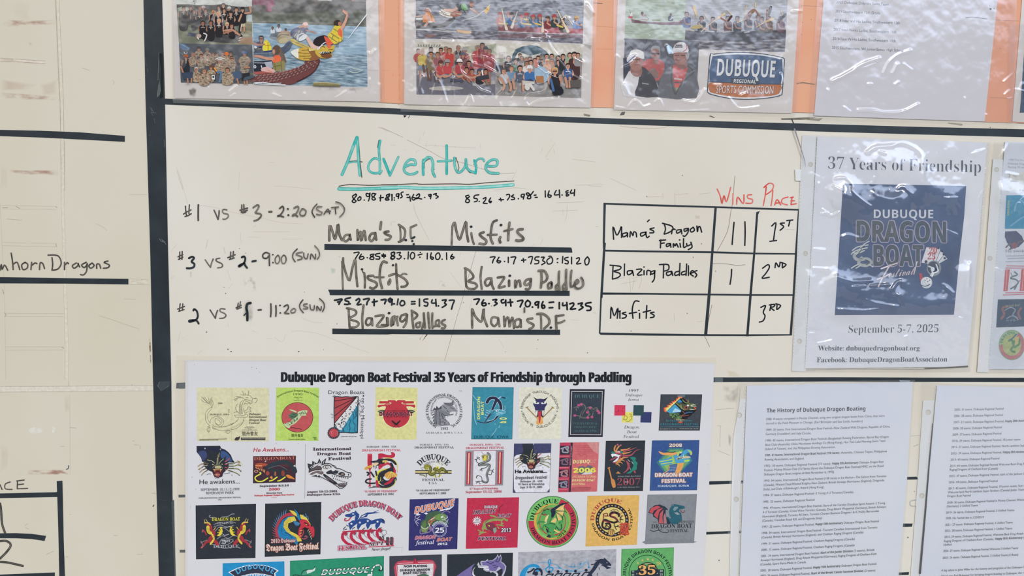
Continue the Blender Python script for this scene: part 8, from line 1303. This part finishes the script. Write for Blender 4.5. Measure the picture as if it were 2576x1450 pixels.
p.poly('1476 68 2214 45 2198 700 1462 700', '45904c'); p.poly('1483 74 2207 52 2192 700 1470 700', '64a865'); p.arc('DUBUQUE DRAGON BOAT FESTIVAL', 1840, 420, 302, 197, -17, 44, '1d2b2e', 'sb'); p.ell(1838, 412, 262, 262, '1d3a34', n=48); p.ell(1838, 412, 254, 254, '64a865', n=48)
for x, y, r_ in ((1706, 264, 18), (1772, 225, 20), (1846, 212, 22), (1916, 222, 20)):
    p.raw([(x + (r_, r_ * .42)[i % 2] * math.cos(math.pi * i / 5 - math.pi / 2), y + (r_, r_ * .42)[i % 2] * math.sin(math.pi * i / 5 - math.pi / 2)) for i in range(10)], 'd9b46a')
p.ell(1845, 400, 150, 148, '2a3038', n=40); p.ell(1845, 400, 138, 136, 'a8a070', n=40); p.ell(1845, 400, 128, 126, '64a865', n=40); p.poly('1608 372 1700 366 1720 345 1960 340 1980 355 2076 352 2070 560 1606 560', '2c3542'); otext(p, '35', 1715, 432, 1952, 424, 126, 'e0a868', '23262c', 'rx', 12); p.text('TH', 1965, 300, 2026, 296, 46, 'd9b46a', 'sb'); p.text('19', 1620, 400, 1655, 398, 26, 'a9c0a0', 'sb'); p.text('20', 2015, 394, 2056, 392, 30, 'a9c0a0', 'sb'); p.text('88', 1620, 445, 1655, 443, 26, 'a9c0a0', 'sb'); p.text('23', 2015, 442, 2056, 440, 30, 'a9c0a0', 'sb'); p.ell(1692, 418, 8, 8, 'a9c0a0'); p.ell(1980, 412, 7, 7, 'a9c0a0'); p.done()
# ================================================================== the 37 years flyer
F1, F2 = (1980, 320, 4.265), (1980, 640, 4.265)
p = Part('flyer_lettering', TF, .00136, F1)
SL = '4a5560'
p.text('37 Years of Friendship', 440, 448, 2080, 488, 126, SL, 'r', lean=2); p.fr(*F2).text('September 5-7, 2025', 658, 846, 1622, 838, 82, SL, 'r', lean=4); p.text('Website: dubuquedragonboat.org', 332, 1034, 1422, 1034, 52, '4d565e', 'rb', lean=2); p.text('Facebook: DubuqueDragonBoatAssociaton', 318, 1160, 1718, 1152, 52, '4d565e', 'rb', lean=2)
p.done()
p = Part('flyer_picture', TF, .00136, F1, 'dark blue picture lettered DUBUQUE DRAGON BOAT Festival'); p.sub = 'lettering'
NAVY = mottled('dark_blue_print', ((.3, '314668'), (.5, '3c5378'), (.7, '466087')), 11, rough=.35, spec=.3)
p.poly('600 606 1922 632 1900 960 1845 1445 1790 2015 512 2018 548 1445', NAVY)
otext(p, 'DUBUQUE', 930, 975, 1568, 978, 90, 'd2d5da', '44546c', 'sb', 3)
def block(t, x0, y0, x1, y1, h):
    for d, c in ((13, 'a9a2b8'),): otext(p, t, x0, y0, x1, y1, h, c, c, 'sb', d)
    p.text(t, x0, y0, x1, y1, h, '44545e', 'sb')
    for a_ in (-4, 4): p.text(t, x0 + a_, y0 + a_, x1 + a_, y1 + a_, h, '44545e', 'sb')
block('DRAGON', 750, 1225, 1705, 1236, 218)
p.fr(*F2); block('BOAT', 930, 122, 1460, 124, 218)
p.lines('800 -60 760 -20 720 20 760 60 860 50 900 90 850 120 780 110 770 80 800 40', 34, 'a9b0ae', 4); p.lines('880 -140 830 -110 790 -70|870 -100 760 -80 700 -40|860 -70 740 -40 690 0|760 110 720 130 690 150|790 120 740 150|880 110 920 135|700 -20 760 -10 830 -40', 12, 'c3c8c4', 3); p.lines('800 -50 770 -10 740 20|840 60 890 85 850 112|830 -90 790 -60', 9, '3f4c55', 3)
p.poly('1495 -75 1600 -70 1640 -60 1600 115 1440 90', 'd6d3d6'); p.poly('1600 -70 1660 -30 1640 60 1590 115', 'cdced2'); p.poly('1640 -50 1690 10 1650 80 1600 110', 'd6d7da'); p.poly('1670 -10 1720 50 1600 118', 'cfd2d4'); p.lines('1605 -60 1560 100|1645 -40 1585 110|1685 5 1600 112', 5, '5d6474', 0)
for x, y in ((1620, -65), (1658, -35), (1682, 0), (1692, 42)): p.ell(x, y, 14, 12, '2f3a4c', rot=20)
p.text('20', 1525, -10, 1608, -10, 62, 'b5424f', 'rb'); p.text('25', 1508, 55, 1590, 55, 62, 'b5424f', 'rb'); p.ell(1490, 80, 16, 16, '2f3a4c')
p.ell(1575, 150, 78, 84, '8a9399', n=30); p.ell(1570, 145, 62, 68, '3a4658', n=30); p.lines('1520 130 1560 150 1560 200 1620 180 1600 110', 16, 'c9cfd2', 3); p.ell(1562, 160, 22, 24, 'd8dcde'); p.poly('1560 185 1580 205 1560 245 1530 230', 'd8dcde'); p.poly('1415 210 1440 202 1450 230 1470 270 1440 310 1425 270', 'b5424f', 1); p.ell(1495, 305, 62, 62, 'cfd3d5', n=24); p.poly('1460 260 1500 245 1550 275 1545 310 1500 320', 'e0e2e4', 0); p.lines('1435 330 1480 345 1530 325', 9, '3f4c5c', 2)
for x, y in ((1480, 280), (1510, 295), (1530, 280), (1500, 265)): p.ell(x, y, 7, 6, '3f4652', n=8)
p.lines('1010 155 1180 95|970 268 1060 235 1110 205|1105 115 1060 190 1020 260 978 350', 15, 'd3c6c9', 2); p.text('estival', 1085, 250, 1362, 216, 74, 'd3c6c9', 'c', lean=16); p.line('1395 80 1360 215', 12, 'd3c6c9')
p.done()

# ================================================================== the typed pages
def page(parent, rows, fr_bold=(), c='3c414b'):
    k = Part('typed_text', parent, .00136)
    for fr, t, x0, y0, x1, y1, h, st in rows:
        k.ox, k.oy, k.s = fr
        segs = t.split('*')      # a *starred* stretch is bold
        if len(segs) == 1: k.text(t, x0, y0, x1, y1, h, c, st, lean=1)
        else:
            n = len(t) - 2; u = 0
            for i, s_ in enumerate(segs):
                v = u + len(s_) / n
                if s_.strip():
                    lead = (len(s_) - len(s_.lstrip())) / n; tail = (len(s_) - len(s_.rstrip())) / n
                    a_, b_ = u + lead, v - tail
                    k.text(s_.strip(), x0 + (x1 - x0) * a_, y0 + (y1 - y0) * a_, x0 + (x1 - x0) * b_, y0 + (y1 - y0) * b_, h, '2e323b' if i % 2 else c, 'sb' if i % 2 else st, lean=1)
                u = v
    k.done()
R3, R4, R5 = (1760, 930, 4.6), (1760, 1190, 4.6), (2260, 930, 2.788)
ph1.done(); ph2.done()
rows = [(R3, 'The History of Dubuque Dragon Boating', 776, 500, 1918, 475, 46, 'sb')]
for t, x0, y0, x1, y1 in (('1988- 8 teams competed in Peosta Channel, using two original dragon boats from China, that were', 770, 588, 2140, 548), ('stored in the Field Museum in Chicago. (Earl Brimeyer and Sue Smith, founders)', 768, 636, 1885, 610), ('1989- 30 teams, First International Dragon Boat Festival--New Zealand Wild Dragons, Republic of China,', 768, 712, 2203, 672), ('Germany Dusseldorf, and Italy Circolo.', 764, 760, 1292, 750),
    ('1990- 45 teams, International Dragon Boat Festival--Bangladesh Rowing Federation, Byron Bay Dragon', 762, 836, 2188, 790), ('Boat Club (Australia), China Merchants Holdings Co (Hong Kong), Hun Tien Lake Morning Swim Team', 760, 886, 2150, 838), ('(Island of Taiwan), and the Philippines Rowing Association.', 758, 934, 1572, 910), ('*1991- 61 teams, International Dragon Boat Festival (118 races)*--Australia, Chinese Taipei, Philippines', 756, 1006, 2168, 958), ('Rowing Association, and England.', 754, 1056, 1210, 1042),
    ('1992- 18 teams, Dubuque Regional Festival (73 races), *Happy 5th Anniversary* Dubuque Dragon Boat', 750, 1130, 2128, 1080), ('Festival, Mickey Mouse Club (TV Series filmed the Dubuque Dragon Boat Festival) MMC on the Road:', 748, 1178, 2132, 1128), ('Dubuque Dragon Boat (original airdate November 6, 1992).', 746, 1228, 1562, 1198)):
    rows.append((R3, t, x0, y0, x1, y1, 25, 's'))
for t, x0, y0, x1, y1 in (('1993- 54 teams, International Dragon Boat Festival (108 races) in Ice Harbor--The Saloon from Toronto', 744, 106, 2160, 50), ('(Canada), Wasted Days/Wasted Knights-New Zealand, British Airways Hurricanes (England), Dragonda', 742, 156, 2135, 98), ('(Italy), and Duke of Edinburgh\'s Award (Hong Kong).', 738, 204, 1442, 176), ('1994- 37 teams, Dubuque Regional Festival--2 Young 4 U Toronto (Canada),', 738, 274, 1782, 234), ('1995- 22 teams, Dubuque Regional Festival', 734, 350, 1330, 324),
    ('1996- 49 teams, International Dragon Boat Festival, Start of the Carolyn Donahue Spirit Award--2 Young', 732, 422, 2146, 362), ('4 U Toronto (Canada), Crime Wave Toronto (Canada), Drag Attack Wuppertal (Germany), British Airways', 730, 470, 2152, 406), ('Hurricanes (England), Toronto All Stars, Toronto Chinese Business Dragons I & II, Husky Barracudas', 728, 520, 2075, 454), ('(Canada), Canadian Road Kill, and Dragonda (Italy)', 726, 568, 1418, 536), ('1997- 22 teams, Dubuque Regional Festival, *Happy 10th Anniversary* Dubuque Dragon Boat Festival', 724, 640, 2073, 572), ('1998- 34 teams, International Dragon Boat Festival -Tsunami Canadian International from Toronto', 720, 712, 2056, 644),
    ('(Canada), British Airways Hurricanes (England), and Chatham Raging Dragons (Canada).', 716, 762, 1900, 700), ('1999- 21 teams, Dubuque Regional Festival, Chatham Raging Dragons (Canada)', 716, 836, 1795, 778), ('2000- 15 teams, Dubuque Regional Festival, Chatham Raging Dragons (Canada)', 712, 906, 1792, 850), ('2001- 24 teams, International Dragon Boat Festival, *Start of the Junior Division* (2 teams), British', 710, 978, 2022, 904), ('Airways Hurricanes (England), Drag Attack Wuppertal (Germany), Raging Dragons of Chatham-Kent', 706, 1026, 2048, 950), ('(Canada), Spare Parts-Made in Canada', 704, 1074, 1232, 1046), ('2002- 20 teams, Dubuque Regional Festival, *Happy 15th Anniversary* Dubuque Dragon Boat Festival', 702, 1146, 2044, 1066), ('2003- 26 teams, Dubuque Regional Festival, *Start of the Breast Cancer Survivor Division* (2 teams)', 700, 1206, 2032, 1142)):
    rows.append((R4, t, x0, y0, x1, y1, 25, 's'))
page(TH1, rows)
rows = []
for t, x0, y0, x1, y1 in (('2005- 31 teams, Dubuque Regional Festival', 392, 290, 738, 282), ('2006- 28 teams, Dubuque Regional Festival', 389, 334, 733, 326), ('2007- 22 teams, Dubuque Regional Festival, *Happy 20th Anniversary*', 386, 378, 935, 366), ('2008- 28 teams, Dubuque Regional Festival', 382, 422, 725, 412), ('2009- 37 teams, Dubuque Regional Festival', 379, 465, 722, 456), ('2010- 39 teams, Dubuque Regional Festival, 18 junior teams', 375, 509, 855, 498), ('2011- 37 teams, Dubuque Regional Festival, North Lambton Super', 372, 553, 900, 540), ('2012- 39 teams, Dubuque Regional Festival, *Happy 25th Anniversary*', 368, 597, 920, 584), ('2013- 43 teams, Dubuque Regional Festival', 365, 641, 708, 631), ('2014- 44 teams, Dubuque Regional Festival Welcome Back Drag Attack', 361, 685, 925, 668), ('Raging Dragons of Chatham-Kent (Canada)', 360, 711, 698, 702),
    ('2015- 47 teams, Dubuque Regional Festival, start of the Jackson O', 356, 756, 890, 738), ('2016- 44 teams, Dubuque Regional Festival', 353, 799, 696, 789), ('2017- 43 teams, Dubuque Regional Festival, 19 junior teams, Start of', 350, 843, 900, 822), ('Welcome back North Lambton Super Strokers (Canada) Junior Team', 347, 870, 880, 850), ('Dragon Boat Festival', 344, 896, 507, 891), ('2018- 36 teams, Dubuque Regional Festival in Peosta Channel, Welcome', 341, 942, 905, 920), ('(Germany), 3 Unified Teams', 339, 968, 558, 960), ('2019- 36 teams, Dubuque Regional Festival, 2 Unified Teams', 334, 1012, 812, 994), ('2020- No Festival due to COVID19', 332, 1052, 598, 1044), ('2021- 27 teams, Dubuque Regional Festival, 2 Unified Teams', 328, 1098, 802, 1080), ('2022- 28 teams, Dubuque Regional Festival, 3 Unified Teams', 325, 1140, 798, 1122), ('2023- 29 teams, Dubuque Regional Festival, Welcome Back Drag Attack', 322, 1184, 878, 1158), ('Raging Dragons of Chatham-Kent (Canada), *Happy 35th Anniversary* Dub', 320, 1212, 905, 1186), ('Unified', 317, 1238, 372, 1236), ('2024- 27 teams, Dubuque Regional Festival Welcome 3 Unified Teams', 314, 1282, 840, 1260), ('2025- 26 teams, Dubuque Regional Festival, 2 Unified Teams (2 Boats)', 310, 1330, 840, 1306), ('A big salute to John Miller for the history and programs of the Dubuque Dragon', 300, 1418, 930, 1392), ('Thank you Earl Brimeyer for bringing dragon boating to Dubuque, the rest is', 298, 1458, 920, 1432)):
    rows.append((R5, t, x0, y0, x1, y1, 15, 's'))
page(TH2, rows)

# ================================================================== small prints on the faded sheet at the right edge
def mini(label):
    p = Part('shirt_logo', TL_, .00136, F1, label); p.sub = 'lettering'; return p
p = mini('faded line drawing'); p.poly('2370 480 2700 490 2690 700 2350 690', 'd0d0c8'); p.lines('2372 500 2390 510 2380 560|2400 580 2480 585|2420 520 2460 530|2360 690 2420 685', 7, 'a3a5a4', 2); p.text('1988 The First Annual', 2378, 360, 2640, 366, 20, 'a9adb4', 's'); p.text('Dubuque Dragon Boat', 2372, 400, 2640, 406, 20, '9aa0a8', 's'); p.text('Racing 30 years', 2372, 438, 2580, 442, 20, '9aa0a8', 's'); p.text('© by', 2490, 684, 2545, 684, 16, '4a4f58', 's'); p.done()
p = mini('faded turquoise picture'); p.poly('2350 732 2700 728 2690 1090 2336 1092', '3f8fae'); p.text('DRAGON', 2382, 950, 2390, 790, 22, 'b3bd7c', 'sb', up=(-22, 0)); p.lines('2440 900 2460 820 2520 790 2545 830|2400 1060 2480 1000 2545 960', 14, '76a9c4', 3); p.lines('2500 780 2545 740', 8, 'a9c6d6', 0); p.done()
p = mini('faded purple dragon head'); p.poly('2340 1120 2460 1115 2520 1170 2542 1230 2480 1290 2400 1300 2360 1240 2336 1180', '4f5872', 1); p.lines('2350 1290 2400 1250 2440 1300 2480 1240|2480 1230 2545 1220|2390 1310 2440 1290', 16, '6b6670', 2); p.ell(2440, 1270, 30, 34, '8a5a64'); p.text('He awakens...', 2345, 1345, 2660, 1340, 30, '7a8496', 's'); p.lines('2355 1385 2545 1380|2370 1412 2545 1405', 12, 'a9b0ba', 0); p.done()
p = mini('faded red banner panels'); p.fr(*F2); p.lines('2360 20 2545 15|2380 45 2545 42|2350 80 2545 76', 12, 'aeb2ba', 0); p.poly('2340 165 2390 163 2366 395 2320 398', 'bc6a70'); p.poly('2515 160 2700 160 2700 390 2495 395', 'bc6a70'); p.lines('2360 175 2345 385|2540 170 2520 385', 8, 'd2a49a', 0); p.poly('2392 165 2512 162 2492 388 2370 392', 'cdd0d6'); p.lines('2440 190 2470 220 2420 240 2400 260 2450 270 2480 300 2450 340 2400 370|2460 340 2440 375', 17, '6f7e84', 4); p.lines('2400 200 2420 240|2480 300 2500 280', 9, '7f8c90', 2); p.lines('2358 125 2545 128|2345 148 2545 150', 10, 'c08a92', 0); p.lines('2345 415 2545 410|2320 438 2545 430', 11, 'c08a92', 0); p.done()
p = mini('faded dark card with twin dragons'); p.fr(*F2); p.poly('2262 486 2700 478 2700 770 2243 786', '41566a'); p.lines('2300 690 2330 640 2310 580 2360 560|2500 690 2480 630 2510 580', 26, '8a6a68', 3); p.lines('2340 600 2400 570 2450 600 2420 650 2470 680|2360 690 2420 660 2480 700', 12, '8a98a2', 3); p.text('DRAGON BOAT', 2345, 570, 2500, 556, 22, '9aa08a', 'rb'); p.text('DUBUQUE', 2350, 722, 2480, 716, 20, '98a4ac', 'r'); p.done()
p = mini('faded round green and red badge'); p.fr(*F2); p.ell(2412, 975, 142, 164, '8aa58c', n=40); p.ell(2412, 975, 134, 154, '9ab58e', n=40)
p.raw([(2412 + k_ * math.cos(math.radians(a_)) * 1.0, 975 + k_ * 1.15 * math.sin(math.radians(a_))) for k_, rg in ((134, range(-60, 185, 6)), (100, range(184, -61, -6))) for a_ in rg], 'b5777c'); p.ell(2412, 975, 98, 112, 'a9b27c', n=34); p.lines('2380 930 2410 920 2430 980 2400 1030 2440 1050|2420 960 2480 900 2490 960 2440 1000', 24, '5c8a68', 3); p.lines('2400 920 2460 860', 14, '5a6e8c', 2); p.poly('2440 900 2490 880 2480 960 2450 980', 'c2b27c'); p.arc('DUBUQUE', 2412, 975, 106, 172, 70, 22, '4f7a5c', 'rb', ry_=122); p.done()
